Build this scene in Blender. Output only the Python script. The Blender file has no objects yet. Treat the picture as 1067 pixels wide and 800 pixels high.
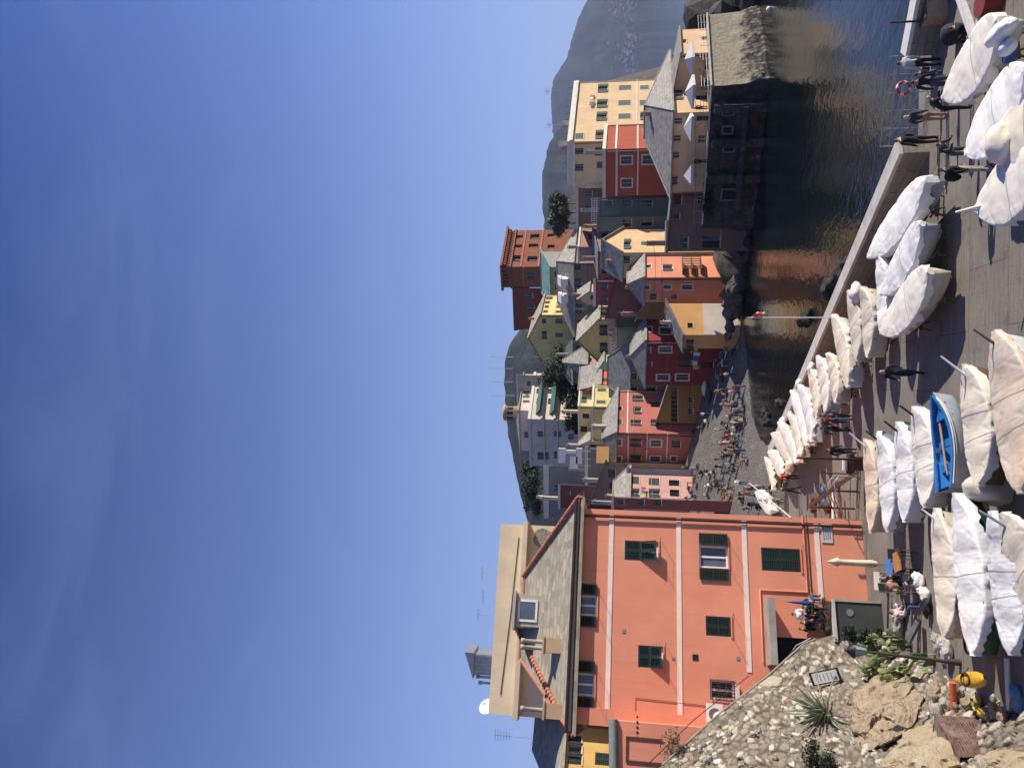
import bpy, bmesh, math, random
import numpy as np
from mathutils import Vector, Matrix, noise
random.seed(7)
S = bpy.context.scene
COL = S.collection
R = math.radians
V = Vector
CAMZ = 14.0
FPX, ROLL, PITCH = 803.0, 0.016, math.atan(123.7/803)
HAZE = 6e-5
SUN_EL, SUN_AZ = 28.0, 91.0          # azimuth clockwise from +Y

# ---------------------------------------------------------------- camera (held on its side: picture left is up)
def ray(x, y):
    a = 400.0-y; b = 533.5-x
    c, s = math.cos(ROLL), math.sin(ROLL)
    A = a*c-b*s; B = a*s+b*c
    cp, sp = math.cos(PITCH), math.sin(PITCH)
    den = FPX*cp-B*sp
    return A/den, (FPX*sp+B*cp)/den            # X per metre of depth, Z per metre of depth
def at(x, y, d):
    rx, rz = ray(x, y)
    return V((rx*d, d, CAMZ+rz*d))
def on_z(x, y, z):
    rx, rz = ray(x, y)
    return at(x, y, (z-CAMZ)/rz)
def pz(Y):                                      # paved square: falls gently to the beach
    return 2.4-0.031*(min(max(Y, 28.0), 64.0)-28.0)
def on_sq(x, y, h=0.0):                         # hit the square raised by h
    d = 35.0
    for _ in range(12):
        d = (pz(d)+h-CAMZ)/ray(x, y)[1]
    return at(x, y, d)

# ---------------------------------------------------------------- mesh builder
class MB:
    def __init__(s): s.v = []; s.f = []; s.m = []; s.sm = []
    def add(s, vs, fs, mi=0, smooth=False):
        n = len(s.v); s.v += [tuple(p) for p in vs]
        for f in fs:
            s.f.append([i+n for i in f]); s.m.append(mi); s.sm.append(smooth)
    def box(s, c, size, mi=0, ax=None, ay=None, az=None):
        ax = V(ax) if ax is not None else V((1, 0, 0)); ay = V(ay) if ay is not None else V((0, 1, 0))
        az = V(az) if az is not None else V((0, 0, 1))
        c = V(c); x, y, z = ax*size[0]/2, ay*size[1]/2, az*size[2]/2
        vs = [c+x*i+y*j+z*k for k in (-1, 1) for j in (-1, 1) for i in (-1, 1)]
        fs = [(0, 2, 3, 1), (4, 5, 7, 6), (0, 1, 5, 4), (2, 6, 7, 3), (0, 4, 6, 2), (1, 3, 7, 5)]
        if ax.cross(ay).dot(az) < 0: fs = [f[::-1] for f in fs]
        s.add(vs, fs, mi)
    def tube(s, pts, r, n=8, mi=0, cap=True, smooth=True):
        pts = [V(p) for p in pts]; k = len(pts)
        rr = r if isinstance(r, (list, tuple)) else [r]*k
        vs = []; ref = None
        for i, p in enumerate(pts):
            d = (pts[min(i+1, k-1)]-pts[max(i-1, 0)]).normalized()
            if ref is None: ref = V((0, 0, 1)) if abs(d.z) < .9 else V((1, 0, 0))
            u = (ref-d*ref.dot(d)).normalized(); w = d.cross(u); ref = u
            for j in range(n):
                a = 2*math.pi*j/n
                vs.append(p+(u*math.cos(a)+w*math.sin(a))*rr[i])
        fs = [(i*n+j, i*n+(j+1) % n, (i+1)*n+(j+1) % n, (i+1)*n+j) for i in range(k-1) for j in range(n)]
        s.add(vs, fs, mi, smooth)
        if cap:
            s.add(vs[:n], [tuple(range(n))[::-1]], mi); s.add(vs[-n:], [tuple(range(n))], mi)
    def lathe(s, c, prof, n=16, mi=0, smooth=True):          # prof: (radius, z)
        c = V(c); vs = []
        for r_, z in prof:
            for j in range(n):
                a = 2*math.pi*j/n
                vs.append(c+V((r_*math.cos(a), r_*math.sin(a), z)))
        k = len(prof)
        fs = [(i*n+j, i*n+(j+1) % n, (i+1)*n+(j+1) % n, (i+1)*n+j) for i in range(k-1) for j in range(n)]
        s.add(vs, fs, mi, smooth)
        s.add(vs[:n], [tuple(range(n))[::-1]], mi); s.add(vs[-n:], [tuple(range(n))], mi)
    def prism(s, poly, z0, z1, mi=0):                        # poly: xy counter-clockwise
        n = len(poly)
        z0 = z0 if isinstance(z0, (list, tuple)) else [z0]*n
        z1 = z1 if isinstance(z1, (list, tuple)) else [z1]*n
        vs = [(p[0], p[1], z0[i]) for i, p in enumerate(poly)]+[(p[0], p[1], z1[i]) for i, p in enumerate(poly)]
        fs = [(i, (i+1) % n, n+(i+1) % n, n+i) for i in range(n)]+[tuple(range(n))[::-1], tuple(range(n, 2*n))]
        s.add(vs, fs, mi)
    def blob(s, c, rad, seed=0, amp=.25, freq=1.2, mi=0, sub=2, flat=False):
        bm = bmesh.new(); bmesh.ops.create_icosphere(bm, subdivisions=sub, radius=1)
        vs = []
        for v in bm.verts:
            p = v.co.normalized()
            k = 1+amp*noise.noise(p*freq+V((seed*7.3, seed*3.1, 0)))*1.6+amp*.4*noise.noise(p*freq*3+V((seed, 5, 0)))
            vs.append(V(c)+V((p.x*rad[0], p.y*rad[1], p.z*rad[2]))*k)
        s.add(vs, [[v.index for v in f.verts] for f in bm.faces], mi, not flat); bm.free()
    def build(s, name, mats, parent=None, origin=None, kind=None):
        me = bpy.data.meshes.new(name)
        o0 = V(origin) if origin is not None else V((0, 0, 0))
        me.from_pydata([(p[0]-o0.x, p[1]-o0.y, p[2]-o0.z) for p in s.v], [], s.f)
        mats = mats if isinstance(mats, (list, tuple)) else [mats]
        for m in mats: me.materials.append(m)
        me.polygons.foreach_set('material_index', s.m)
        me.polygons.foreach_set('use_smooth', s.sm)
        me.update()
        o = bpy.data.objects.new(name, me); COL.objects.link(o)
        if parent is not None: o.parent = parent
        elif origin is not None: o.location = o0
        if kind: o['kind'] = kind
        return o
def tag(o, label, cat, group=None, kind=None):
    o['label'] = label; o['category'] = cat
    if group: o['group'] = group
    if kind: o['kind'] = kind
    return o
def empty(name, loc, label, cat, group=None, rz=0.0):
    o = bpy.data.objects.new(name, None); COL.objects.link(o)
    o.location = loc; o.rotation_euler = (0, 0, rz); o.empty_display_size = .2
    return tag(o, label, cat, group)
def copy_tree(o, parent=None):
    c = o.copy(); COL.objects.link(c)
    if parent is not None: c.parent = parent
    for ch in list(o.children): copy_tree(ch, c)
    return c

# ---------------------------------------------------------------- materials
def srgb(r, g, b):
    f = lambda c: (c/255/12.92 if c/255 <= .04045 else ((c/255+.055)/1.055)**2.4)
    return (f(r), f(g), f(b), 1)
class NT:
    def __init__(s, name):
        s.mat = bpy.data.materials.new(name); s.mat.use_nodes = True
        s.t = s.mat.node_tree; s.n = s.t.nodes; s.l = s.t.links
        s.b = s.n['Principled BSDF']
    def node(s, typ, **kw):
        nd = s.n.new(typ)
        for k, v in kw.items():
            if k.startswith('i_'): nd.inputs[k[2:].replace('_', ' ')].default_value = v
            else: setattr(nd, k, v)
        return nd
    def link(s, a, b): s.l.new(a, b)
    def pos(s, scale=(1, 1, 1), obj=False):
        m = s.node('ShaderNodeMapping'); m.inputs['Scale'].default_value = scale
        if obj: s.link(s.node('ShaderNodeTexCoord').outputs['Object'], m.inputs[0])
        else: s.link(s.node('ShaderNodeNewGeometry').outputs['Position'], m.inputs[0])
        return m.outputs[0]
    def noise(s, vec, scale, detail=5, rough=.55):
        nd = s.node('ShaderNodeTexNoise'); nd.inputs['Scale'].default_value = scale
        nd.inputs['Detail'].default_value = detail; nd.inputs['Roughness'].default_value = rough
        s.link(vec, nd.inputs['Vector']); return nd.outputs['Fac']
    def ramp(s, fac, stops):
        nd = s.node('ShaderNodeValToRGB'); e = nd.color_ramp.elements
        while len(e) < len(stops): e.new(.5)
        for i, (p, c) in enumerate(stops):
            e[i].position = p; e[i].color = c if len(c) == 4 else (*c, 1)
        s.link(fac, nd.inputs[0]); return nd.outputs[0]
    def mix(s, fac, a, b, mode='MIX'):
        nd = s.node('ShaderNodeMix', data_type='RGBA', blend_type=mode)
        if isinstance(fac, (int, float)): nd.inputs[0].default_value = fac
        else: s.link(fac, nd.inputs[0])
        for sock, v in ((nd.inputs[6], a), (nd.inputs[7], b)):
            if isinstance(v, (tuple, list)): sock.default_value = v if len(v) == 4 else (*v, 1)
            else: s.link(v, sock)
        return nd.outputs[2]
    def math(s, op, a, b=0.0):
        nd = s.node('ShaderNodeMath', operation=op)
        for i, v in enumerate((a, b)):
            if isinstance(v, (int, float)): nd.inputs[i].default_value = v
            else: s.link(v, nd.inputs[i])
        return nd.outputs[0]
    def bump(s, h, strength=.3, dist=.05):
        nd = s.node('ShaderNodeBump'); nd.inputs['Strength'].default_value = strength
        nd.inputs['Distance'].default_value = dist
        s.link(h, nd.inputs['Height']); s.link(nd.outputs[0], s.b.inputs['Normal'])
    def col(s, c):
        if isinstance(c, (tuple, list)): s.b.inputs['Base Color'].default_value = c if len(c) == 4 else (*c, 1)
        else: s.link(c, s.b.inputs['Base Color'])
    def rough(s, r):
        if isinstance(r, (int, float)): s.b.inputs['Roughness'].default_value = r
        else: s.link(r, s.b.inputs['Roughness'])
def sc(c, k): return (min(c[0]*k, 1), min(c[1]*k, 1), min(c[2]*k, 1), 1)
MATS = {}
def plaster(c, worn=.5):
    key = ('plaster', tuple(round(v, 3) for v in c), worn)
    if key in MATS: return MATS[key]
    n = NT('painted_plaster')
    p = n.pos(); st = n.pos((1.6, 1.6, .22))
    a = n.noise(p, .35, 6, .62); b = n.noise(st, .9, 6, .6); f = n.noise(p, 9, 4, .6)
    col = n.mix(n.ramp(a, [(.35, (0, 0, 0)), (.7, (1, 1, 1))]), sc(c, .86), sc(c, 1.07))
    grey = (.30*c[0]+.14, .30*c[1]+.13, .30*c[2]+.11, 1)
    col = n.mix(n.ramp(b, [(.55, (0, 0, 0)), (.85, (worn, worn, worn))]), col, grey)
    col = n.mix(n.ramp(f, [(.3, (.12, .12, .12)), (.6, (0, 0, 0))]), col, sc(c, .7))
    n.col(col); n.rough(.9); n.b.inputs['Specular IOR Level'].default_value = .2
    n.bump(n.math('ADD', f, n.math('MULTIPLY', a, 2.0)), .25, .03)
    MATS[key] = n.mat; return n.mat
def slate(c, step=.28):
    key = ('slate', c, step)
    if key in MATS: return MATS[key]
    n = NT('slate_roof'); p = n.pos()
    z = n.node('ShaderNodeSeparateXYZ'); n.link(p, z.inputs[0])
    zz = n.math('ADD', n.math('MULTIPLY', z.outputs[2], 1/step), n.math('MULTIPLY', n.noise(p, 3, 3), .5))
    fr = n.math('FRACT', zz)
    # one tone per slate
    fl = n.node('ShaderNodeCombineXYZ')
    n.link(n.math('FLOOR', zz), fl.inputs[2])
    n.link(n.math('FLOOR', n.math('ADD', n.math('MULTIPLY', z.outputs[0], 2.2), n.math('MULTIPLY', n.math('FLOOR', zz), .37))), fl.inputs[0])
    n.link(n.math('FLOOR', n.math('MULTIPLY', z.outputs[1], 2.2)), fl.inputs[1])
    wn = n.node('ShaderNodeTexWhiteNoise'); n.link(fl.outputs[0], wn.inputs[0])
    col = n.mix(wn.outputs[0], sc(c, .72), sc(c, 1.25))
    a = n.noise(p, .5, 6, .65)
    col = n.mix(n.ramp(a, [(.45, (0, 0, 0)), (.75, (.6, .6, .6))]), col, (.32, .29, .22, 1))
    col = n.mix(n.ramp(fr, [(0, (.7, .7, .7)), (.16, (0, 0, 0))]), col, sc(c, .35))
    n.col(col); n.rough(.75); n.bump(fr, .6, .03)
    MATS[key] = n.mat; return n.mat
def simple(name, c, rough=.6, var=.15, scale=4., metal=0., bump=.1, obj=False, spec=.5):
    key = (name, tuple(round(v, 3) for v in c), rough)
    if key in MATS: return MATS[key]
    n = NT(name); p = n.pos(obj=obj); a = n.noise(p, scale, 5, .6); b = n.noise(p, scale*9, 3, .6)
    col = n.mix(n.ramp(a, [(.3, (0, 0, 0)), (.7, (1, 1, 1))]), sc(c, 1-var), sc(c, 1+var))
    n.col(col); n.rough(rough); n.b.inputs['Metallic'].default_value = metal
    n.b.inputs['Specular IOR Level'].default_value = spec
    if bump: n.bump(n.math('ADD', a, n.math('MULTIPLY', b, .3)), bump, .03)
    MATS[key] = n.mat; return n.mat
def tarp(c, fold=.5, stain=None):
    key = ('tarp', c, fold, stain)
    if key in MATS: return MATS[key]
    n = NT('boat_tarpaulin'); p = n.pos(obj=True); q = n.pos((.7, 2.6, 2.6), obj=True)
    w = n.node('ShaderNodeMix', data_type='VECTOR'); w.inputs[0].default_value = .25
    nz = n.node('ShaderNodeTexNoise'); nz.inputs['Scale'].default_value = 1.3; n.link(p, nz.inputs['Vector'])
    n.link(q, w.inputs[4]); n.link(nz.outputs['Color'], w.inputs[5])
    a = n.noise(w.outputs[1], 1.2, 1.5, .4); b = n.noise(p, 3, 3, .5); c2 = n.noise(n.pos((2.4, .7, 1), obj=True), 1.6, 1.5, .4)
    rd = n.math('ABSOLUTE', n.math('SUBTRACT', a, .5)); r2 = n.math('ABSOLUTE', n.math('SUBTRACT', c2, .5))
    s1 = n.noise(p, .9, 5, .7)
    col = n.mix(n.ramp(s1, [(.4, (0, 0, 0)), (.75, (.6, .6, .6))]), c, stain or sc((c[0]*.8, c[1]*.72, c[2]*.6), 1))
    n.col(col); n.rough(.62); n.b.inputs['Specular IOR Level'].default_value = .35
    n.bump(n.math('ADD', n.math('ADD', n.math('MULTIPLY', rd, -1.3), n.math('MULTIPLY', r2, -1.1)), n.math('MULTIPLY', b, .08)), fold*.45, .11)
    MATS[key] = n.mat; return n.mat
M = {}
def init_mats():
    M['glass'] = simple('window_glass', (.012, .016, .02), .12, .3, 1.5, 0, .02)
    M['glass_sky'] = simple('bright_window_glass', (.10, .12, .15), .08, .3, 1.5, 0, .02)
    M['dark'] = simple('dark_interior', (.008, .008, .008), .9)
    M['green_shutter'] = simple('green_shutter_paint', (.006, .020, .014), .5, .25, 3)
    M['far_shutter'] = simple('faded_green_shutter_paint', (.05, .10, .085), .6, .25, 3)
    M['grey_shutter'] = simple('grey_green_shutter_paint', (.03, .04, .035), .6, .25, 3)
    M['brown_shutter'] = simple('red_brown_shutter_paint', (.10, .03, .025), .6, .25, 3)
    M['white'] = simple('white_paint', (.72, .70, .66), .6, .08, 2)
    M['far_frame'] = simple('dull_window_frame', (.30, .29, .27), .7, .15, 2)
    M['trim'] = simple('pale_trim_paint', (.62, .56, .47), .8, .12, 2)
    M['iron'] = simple('black_iron', (.015, .015, .016), .5, .3, 6, .3)
    M['rust'] = simple('rusty_iron', (.11, .045, .025), .85, .45, 7, .2, .3)
    M['galv'] = simple('galvanised_steel', (.35, .36, .37), .45, .2, 5, .7)
    M['wood'] = simple('weathered_wood', (.13, .085, .05), .8, .35, 6, 0, .3)
    M['pale_wood'] = simple('pale_wood', (.38, .27, .16), .75, .3, 6, 0, .2)
    M['rope'] = simple('rope', (.42, .37, .28), .9, .2, 20)
    M['canvas'] = simple('white_canvas', (.52, .51, .49), .8, .1, 3, 0, .3)
    M['rubber'] = simple('black_rubber', (.012, .012, .012), .7)
    M['terracotta'] = simple('terracotta_tile', (.38, .13, .07), .85, .35, 5, 0, .3)
    M['copper'] = simple('verdigris_copper', (.17, .34, .29), .7, .3, 1, 0, .2)
    M['concrete'] = simple('weathered_concrete', (.33, .30, .26), .92, .28, .8, 0, .35)
    M['pale_concrete'] = simple('pale_concrete_coping', (.47, .44, .39), .92, .2, 1.2, 0, .3)
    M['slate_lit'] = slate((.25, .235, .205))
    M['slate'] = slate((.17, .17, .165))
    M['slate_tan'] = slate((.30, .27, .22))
init_mats()
# ---------------------------------------------------------------- camera, sun, sky
cam = bpy.data.cameras.new('camera'); co = bpy.data.objects.new('camera', cam); COL.objects.link(co); S.camera = co
cam.sensor_fit = 'HORIZONTAL'; cam.sensor_width = 36; cam.lens = 36*FPX/1067
cam.clip_start = .1; cam.clip_end = 60000
def cam_matrix():
    cp, sp = math.cos(PITCH), math.sin(PITCH)
    fwd = V((0, cp, sp)); up0 = V((0, -sp, cp)); rt0 = V((1, 0, 0))
    c, s = math.cos(ROLL), math.sin(ROLL)
    # image axes in (right, up): picture up-vector a = 400-y, b = 533.5-x
    a_dir = rt0*c+up0*s          # direction of growing a (picture top)
    b_dir = up0*c-rt0*s          # direction of growing b (picture left)
    xc = -b_dir; yc = a_dir; zc = -fwd
    m = Matrix((xc, yc, zc)).transposed().to_4x4(); m.translation = V((0, 0, CAMZ)); return m
co.matrix_world = cam_matrix()
az = R(SUN_AZ); el = R(SUN_EL)
sdir = V((math.sin(az)*math.cos(el), math.cos(az)*math.cos(el), math.sin(el)))
sl = bpy.data.lights.new('sun', 'SUN'); so = bpy.data.objects.new('sun', sl); COL.objects.link(so)
sl.energy = 5.0; sl.angle = R(.53); sl.color = (1.0, .93, .82)
so.rotation_euler = sdir.to_track_quat('Z', 'Y').to_euler()
w = bpy.data.worlds.new('World'); S.world = w; w.use_nodes = True
wt = w.node_tree; bg = wt.nodes['Background']; bg.inputs[1].default_value = .055
sky = wt.nodes.new('ShaderNodeTexSky'); sky.sky_type = 'NISHITA'; sky.sun_disc = False
sky.sun_elevation = el; sky.sun_rotation = az; sky.altitude = 0
sky.air_density = 1.0; sky.dust_density = .2; sky.ozone_density = 6.0
# faint high cirrus, drawn on the sky sphere itself
tc = wt.nodes.new('ShaderNodeTexCoord'); mp = wt.nodes.new('ShaderNodeMapping')
mp.inputs['Scale'].default_value = (1.1, 1.1, 4.5); mp.inputs['Rotation'].default_value = (R(24), R(12), R(15))
wt.links.new(tc.outputs['Generated'], mp.inputs[0])
n1 = wt.nodes.new('ShaderNodeTexNoise'); n1.inputs['Scale'].default_value = 2.0; n1.inputs['Detail'].default_value = 7
n1.inputs['Roughness'].default_value = .62; n1.inputs['Distortion'].default_value = .7
wt.links.new(mp.outputs[0], n1.inputs['Vector'])
rp = wt.nodes.new('ShaderNodeValToRGB'); rp.color_ramp.elements[0].position = .5; rp.color_ramp.elements[1].position = .95
rp.color_ramp.elements[0].color = (0, 0, 0, 1); rp.color_ramp.elements[1].color = (.22, .22, .22, 1)
wt.links.new(n1.outputs['Fac'], rp.inputs[0])
mx = wt.nodes.new('ShaderNodeMix'); mx.data_type = 'RGBA'
wt.links.new(rp.outputs[0], mx.inputs[0]); wt.links.new(sky.outputs[0], mx.inputs[6]); mx.inputs[7].default_value = (4.4, 5.6, 9.2, 1)
gm = wt.nodes.new('ShaderNodeGamma'); gm.inputs[1].default_value = 1.32
tn = wt.nodes.new('ShaderNodeMix'); tn.data_type = 'RGBA'; tn.blend_type = 'MULTIPLY'; tn.inputs[0].default_value = 1; tn.inputs[7].default_value = (.80, .78, 1.04, 1)
sz = wt.nodes.new('ShaderNodeSeparateXYZ'); wt.links.new(tc.outputs['Generated'], sz.inputs[0])
vr = wt.nodes.new('ShaderNodeValToRGB'); e = vr.color_ramp.elements; e.new(.25); e.new(.42)
for k, (p_, v_) in enumerate(((0, .85), (.24, .50), (.42, .22), (.68, 0))): e[k].position = p_; e[k].color = (v_, v_, v_, 1)
vm = wt.nodes.new('ShaderNodeMix'); vm.data_type = 'RGBA'; vm.inputs[7].default_value = (4.6, 6.1, 10.2, 1)    # thin high veil, denser towards the skyline
wt.links.new(sky.outputs[0], gm.inputs[0]); wt.links.new(gm.outputs[0], tn.inputs[6]); wt.links.new(tn.outputs[2], vm.inputs[6]); wt.links.new(sz.outputs[2], vr.inputs[0]); wt.links.new(vr.outputs[0], vm.inputs[0])
wt.links.new(vm.outputs[2], mx.inputs[6]); wt.links.new(mx.outputs[2], bg.inputs[0])
S.view_settings.view_transform = 'Standard'; S.view_settings.look = 'None'
S.view_settings.exposure = 0.52; S.view_settings.gamma = 1
S.render.engine = 'CYCLES'; S.cycles.use_denoising = True
S.cycles.max_bounces = 6; S.cycles.diffuse_bounces = 3; S.cycles.glossy_bounces = 3; S.cycles.volume_bounces = 0
S.cycles.sample_clamp_indirect = 6

# ---------------------------------------------------------------- sea
n = NT('sea_water'); p = n.pos()
d1 = n.noise(n.pos((1, .55, 1)), .55, 4, .6); d2 = n.noise(n.pos((1, .6, 1)), 2.3, 4, .6)
h = n.math('ADD', n.math('MULTIPLY', d1, 1.0), n.math('MULTIPLY', d2, .35))
n.bump(h, .24, .3); n.col((.003, .008, .008)); n.rough(.05); n.b.inputs['IOR'].default_value = 1.33
mb = MB()
mb.add([(-9000, -2000, 0), (9000, -2000, 0), (9000, 9600, 0), (-9000, 9600, 0)], [(0, 1, 2, 3)])
mb.build('sea', n.mat, kind='structure')

# ---------------------------------------------------------------- far hills
def hill_mat(c1, c2, s):
    n = NT('far_hill_ground'); p = n.pos()
    a = n.noise(p, s, 7, .65)
    n.col(n.mix(n.ramp(a, [(.4, (0, 0, 0)), (.62, (1, 1, 1))]), c1, c2)); n.rough(1); n.b.inputs['Specular IOR Level'].default_value = 0
    n.bump(a, .6, 12); return n.mat
def ridge(name, prof, d, depth, mat, ny=16, seed=0, rough=.06):
    # prof: (picture y, picture x) skyline; the ridge stands at distance d, its near flank falls to the sea over depth metres
    prof = sorted(prof); mb = MB(); K = 150; vs = []
    ys = np.linspace(prof[0][0], prof[-1][0], K)
    xs = np.interp(ys, [q[0] for q in prof], [q[1] for q in prof])
    for j in range(-4, ny+1):
        t = j/ny
        for i in range(K):
            top = at(xs[i], ys[i], d)
            k = (1-t) if t >= 0 else 1+t*.5
            Y = d-depth*t
            z = top.z*(k**1.25) if t > 0 else top.z*k
            nv = noise.fractal(V((top.x*.004+seed, Y*.004, 0)), 1, 2, 5)
            edge = 0 if j == 0 else min(1, abs(t)*4)
            z += top.z*rough*(nv*3*edge*(1-max(t, 0))+.35*noise.noise(V((top.x*.03, seed, 0))))
            vs.append((top.x*(Y/d)**.97, Y, z-2 if t >= 1 else z))
    rows = ny+5
    fs = [(r*K+i, r*K+i+1, (r+1)*K+i+1, (r+1)*K+i) for r in range(rows-1) for i in range(K-1)]
    mb.add(vs, [f[::-1] for f in fs], 0, True)
    return mb.build(name, mat, kind='structure')
hm = hill_mat((.026, .030, .028), (.05, .052, .042), .01)
hm2 = hill_mat((.022, .027, .024), (.048, .05, .040), .02)
ridge('coast_hills', [(-220, 640), (-60, 622), (0, 612), (18, 603), (40, 596), (60, 591), (74, 582), (84, 576), (100, 574), (125, 575), (150, 577), (200, 574), (260, 590)], 5600, 800, hm, seed=1)
ridge('upland_hills', [(110, 600), (150, 572), (180, 565), (215, 565), (240, 568), (262, 575), (290, 590)], 3000, 900, hm, seed=5)
ridge('inland_hills', [(280, 590), (318, 560), (335, 548), (352, 535), (372, 527), (400, 525), (440, 528), (470, 533), (505, 540), (540, 549), (590, 556), (700, 560), (900, 575)], 1700, 800, hm2, seed=9)

# the town along the far coast: reads as one mass of pale specks
from mathutils.bvhtree import BVHTree
hill_o = bpy.data.objects['coast_hills']
bv = BVHTree.FromPolygons([v.co for v in hill_o.data.vertices], [p_.vertices[:] for p_ in hill_o.data.polygons])
random.seed(3); mb = MB()
for k in range(190):
    if random.random() < .6: x, y = random.gauss(657, 4), random.uniform(-10, 84)
    else: x, y = random.gauss(644, 5), random.choice([random.gauss(8, 6), random.gauss(66, 6), random.gauss(30, 14), random.gauss(12, 5)])
    rx, rz = ray(min(x, 663), y); hit = bv.ray_cast(V((0, 0, CAMZ)), V((rx, 1, rz)).normalized())
    if hit[0] is None: continue
    c = hit[0]; s_ = random.uniform(6, 13)
    mb.box((c.x, c.y-3, c.z+s_*.3), (s_*random.uniform(.8, 2.2), s_, s_*random.uniform(.7, 1.4)), random.randrange(3))
o = mb.build('distant_town', [simple('far_pale_wall', (.42, .38, .33), .9), simple('far_white_wall', (.60, .58, .54), .9), simple('far_ochre_wall', (.30, .23, .16), .9)])
tag(o, 'distant town of pale houses along the foot of the coastal hills', 'town', kind='stuff')
# the air: far hills fade to blue in it
mb = MB(); mb.box((0, 4000, 459), (18600, 11600, 920))
hzm = bpy.data.materials.new('haze_air'); hzm.use_nodes = True; t_ = hzm.node_tree
t_.nodes.remove(t_.nodes['Principled BSDF']); pv = t_.nodes.new('ShaderNodeVolumePrincipled')
pv.inputs['Color'].default_value = (.58, .70, 1, 1); pv.inputs['Density'].default_value = HAZE; pv.inputs['Anisotropy'].default_value = .1
t_.links.new(pv.outputs[0], t_.nodes['Material Output'].inputs['Volume'])
hz_o = mb.build('haze', hzm); hz_o['kind'] = 'stuff'; hz_o['label'] = 'thin blue sea haze over the bay and hills'; hz_o['category'] = 'haze'

# ---------------------------------------------------------------- headland under the village
def shore_front(X):        # nearest land for a given X (rock foot)
    return np.interp(X, [-60, -30, -12, 4, 12, 22, 34, 40, 44, 48], [116, 116, 115, 112, 103, 97, 91, 89, 92, 100])
def hz(X, Y):
    base = np.interp(Y, [85, 100, 112, 122, 142, 165, 190, 260, 420, 700], [1.6, 2.0, 3.4, 6.5, 14, 23, 29, 33, 36, 40])
    xr = 43+max(0, Y-90)*.36
    k = min(1, max(0, (xr-X)/6.0)); k2 = min(1, max(0, (Y-shore_front(X))/2.5))
    return -3+(base+3)*min(k, k2)
n = NT('headland_earth'); p = n.pos(); a = n.noise(p, .6, 7, .65); b = n.noise(p, 3, 5, .7)
n.col(n.mix(n.ramp(a, [(.4, (0, 0, 0)), (.6, (1, 1, 1))]), (.05, .045, .038), (.12, .10, .08)))
n.rough(.95); n.bump(n.math('ADD', a, n.math('MULTIPLY', b, .5)), .9, .4); M['headland'] = n.mat
mb = MB(); vs = []; nx, nyy = 170, 120
for j in range(nyy):
    Y = 84+(j/(nyy-1))**1.8*600
    for i in range(nx):
        X = -160+(i/(nx-1))*300
        z = hz(X, Y)
        if z > -2.9: z += .9*noise.fractal(V((X*.35, Y*.35, 0)), 1, 2, 4)
        vs.append((X, Y, z))
mb.add(vs, [(j*nx+i, j*nx+i+1, (j+1)*nx+i+1, (j+1)*nx+i) for j in range(nyy-1) for i in range(nx-1)], 0, True)
mb.build('headland_ground', M['headland'], kind='structure')

# ---------------------------------------------------------------- beach and paved square
WALL_A, WALL_B = V((9.6, 34.7, 0)), V((-5.3, 66.9, 0))       # harbour wall line
def xw(Y): return np.interp(Y, [55, 66, 80, 93, 98, 104, 112], [-3.5, -5.2, -4.6, -3.6, 4, 11, 16])
n = NT('beach_pebbles'); p = n.pos(); vo = n.node('ShaderNodeTexVoronoi'); vo.inputs['Scale'].default_value = 5.5; n.link(p, vo.inputs['Vector'])
a = n.noise(p, .25, 5, .6)
col = n.mix(n.ramp(vo.outputs['Color'], [(.1, (0, 0, 0)), (.9, (1, 1, 1))]), (.07, .066, .06), (.21, .195, .175))
col = n.mix(n.ramp(a, [(.4, (0, 0, 0)), (.65, (.8, .8, .8))]), col, (.12, .092, .068))
n.col(col); n.rough(.85); n.bump(vo.outputs['Distance'], .9, .12)
BC = [(768, 345, 0), (775, 400, 0), (781, 440, 0), (787, 470, -.1), (790, 492, 0), (752, 360, 2.4), (751, 400, 2.8), (728, 430, 5.0), (722, 450, 5.3), (712, 480, 6.4), (704, 500, 7.2), (702, 530, 7.4),
      (800, 508, 1.1), (806, 530, 1.2), (838, 525, 1.15), (840, 560, 1.15), (760, 520, 3.3), (735, 525, 5.2), (765, 470, 1.9), (760, 430, 1.5), (735, 560, 5.0)]
BP = np.array([tuple(on_z(*q)) for q in BC]); BP = np.vstack([BP, [[12, 93, -2], [6, 80, -2.5], [0, 70, -2.2], [20, 100, -2], [-30, 64, 1.3], [-45, 80, 4], [-45, 110, 7]]])
def tps_fit(P, vals, lam=1e-3):
    n_ = len(P); d_ = np.linalg.norm(P[:, None]-P[None], axis=2); K_ = np.where(d_ > 0, d_**2*np.log(d_+1e-9), 0)+np.eye(n_)*lam
    A_ = np.zeros((n_+3, n_+3)); A_[:n_, :n_] = K_; A_[:n_, n_] = 1; A_[:n_, n_+1:] = P; A_[n_, :n_] = 1; A_[n_+1:, :n_] = P.T
    w_ = np.linalg.solve(A_, np.concatenate([vals, np.zeros(3)]))
    def f_(x, y):
        d2 = np.hypot(P[:, 0]-x, P[:, 1]-y); return float((np.where(d2 > 0, d2**2*np.log(d2+1e-9), 0)*w_[:n_]).sum()+w_[n_]+w_[n_+1]*x+w_[n_+2]*y)
    return f_
beach_f = tps_fit(BP[:, :2], BP[:, 2], 150)
def beach_z(X, Y): return max(-1.6, min(7.6, beach_f(X, Y), (xw(Y)-X)*.22+.05))
def on_beach(x, y):
    lo = 60.0
    while lo < 135:
        rx, rz = ray(x, y)
        if CAMZ+rz*lo <= max(beach_z(rx*lo, lo), 0): break
        lo += .25
    return at(x, y, lo)
mb = MB(); vs = []; nx, nyy = 90, 80
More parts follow.
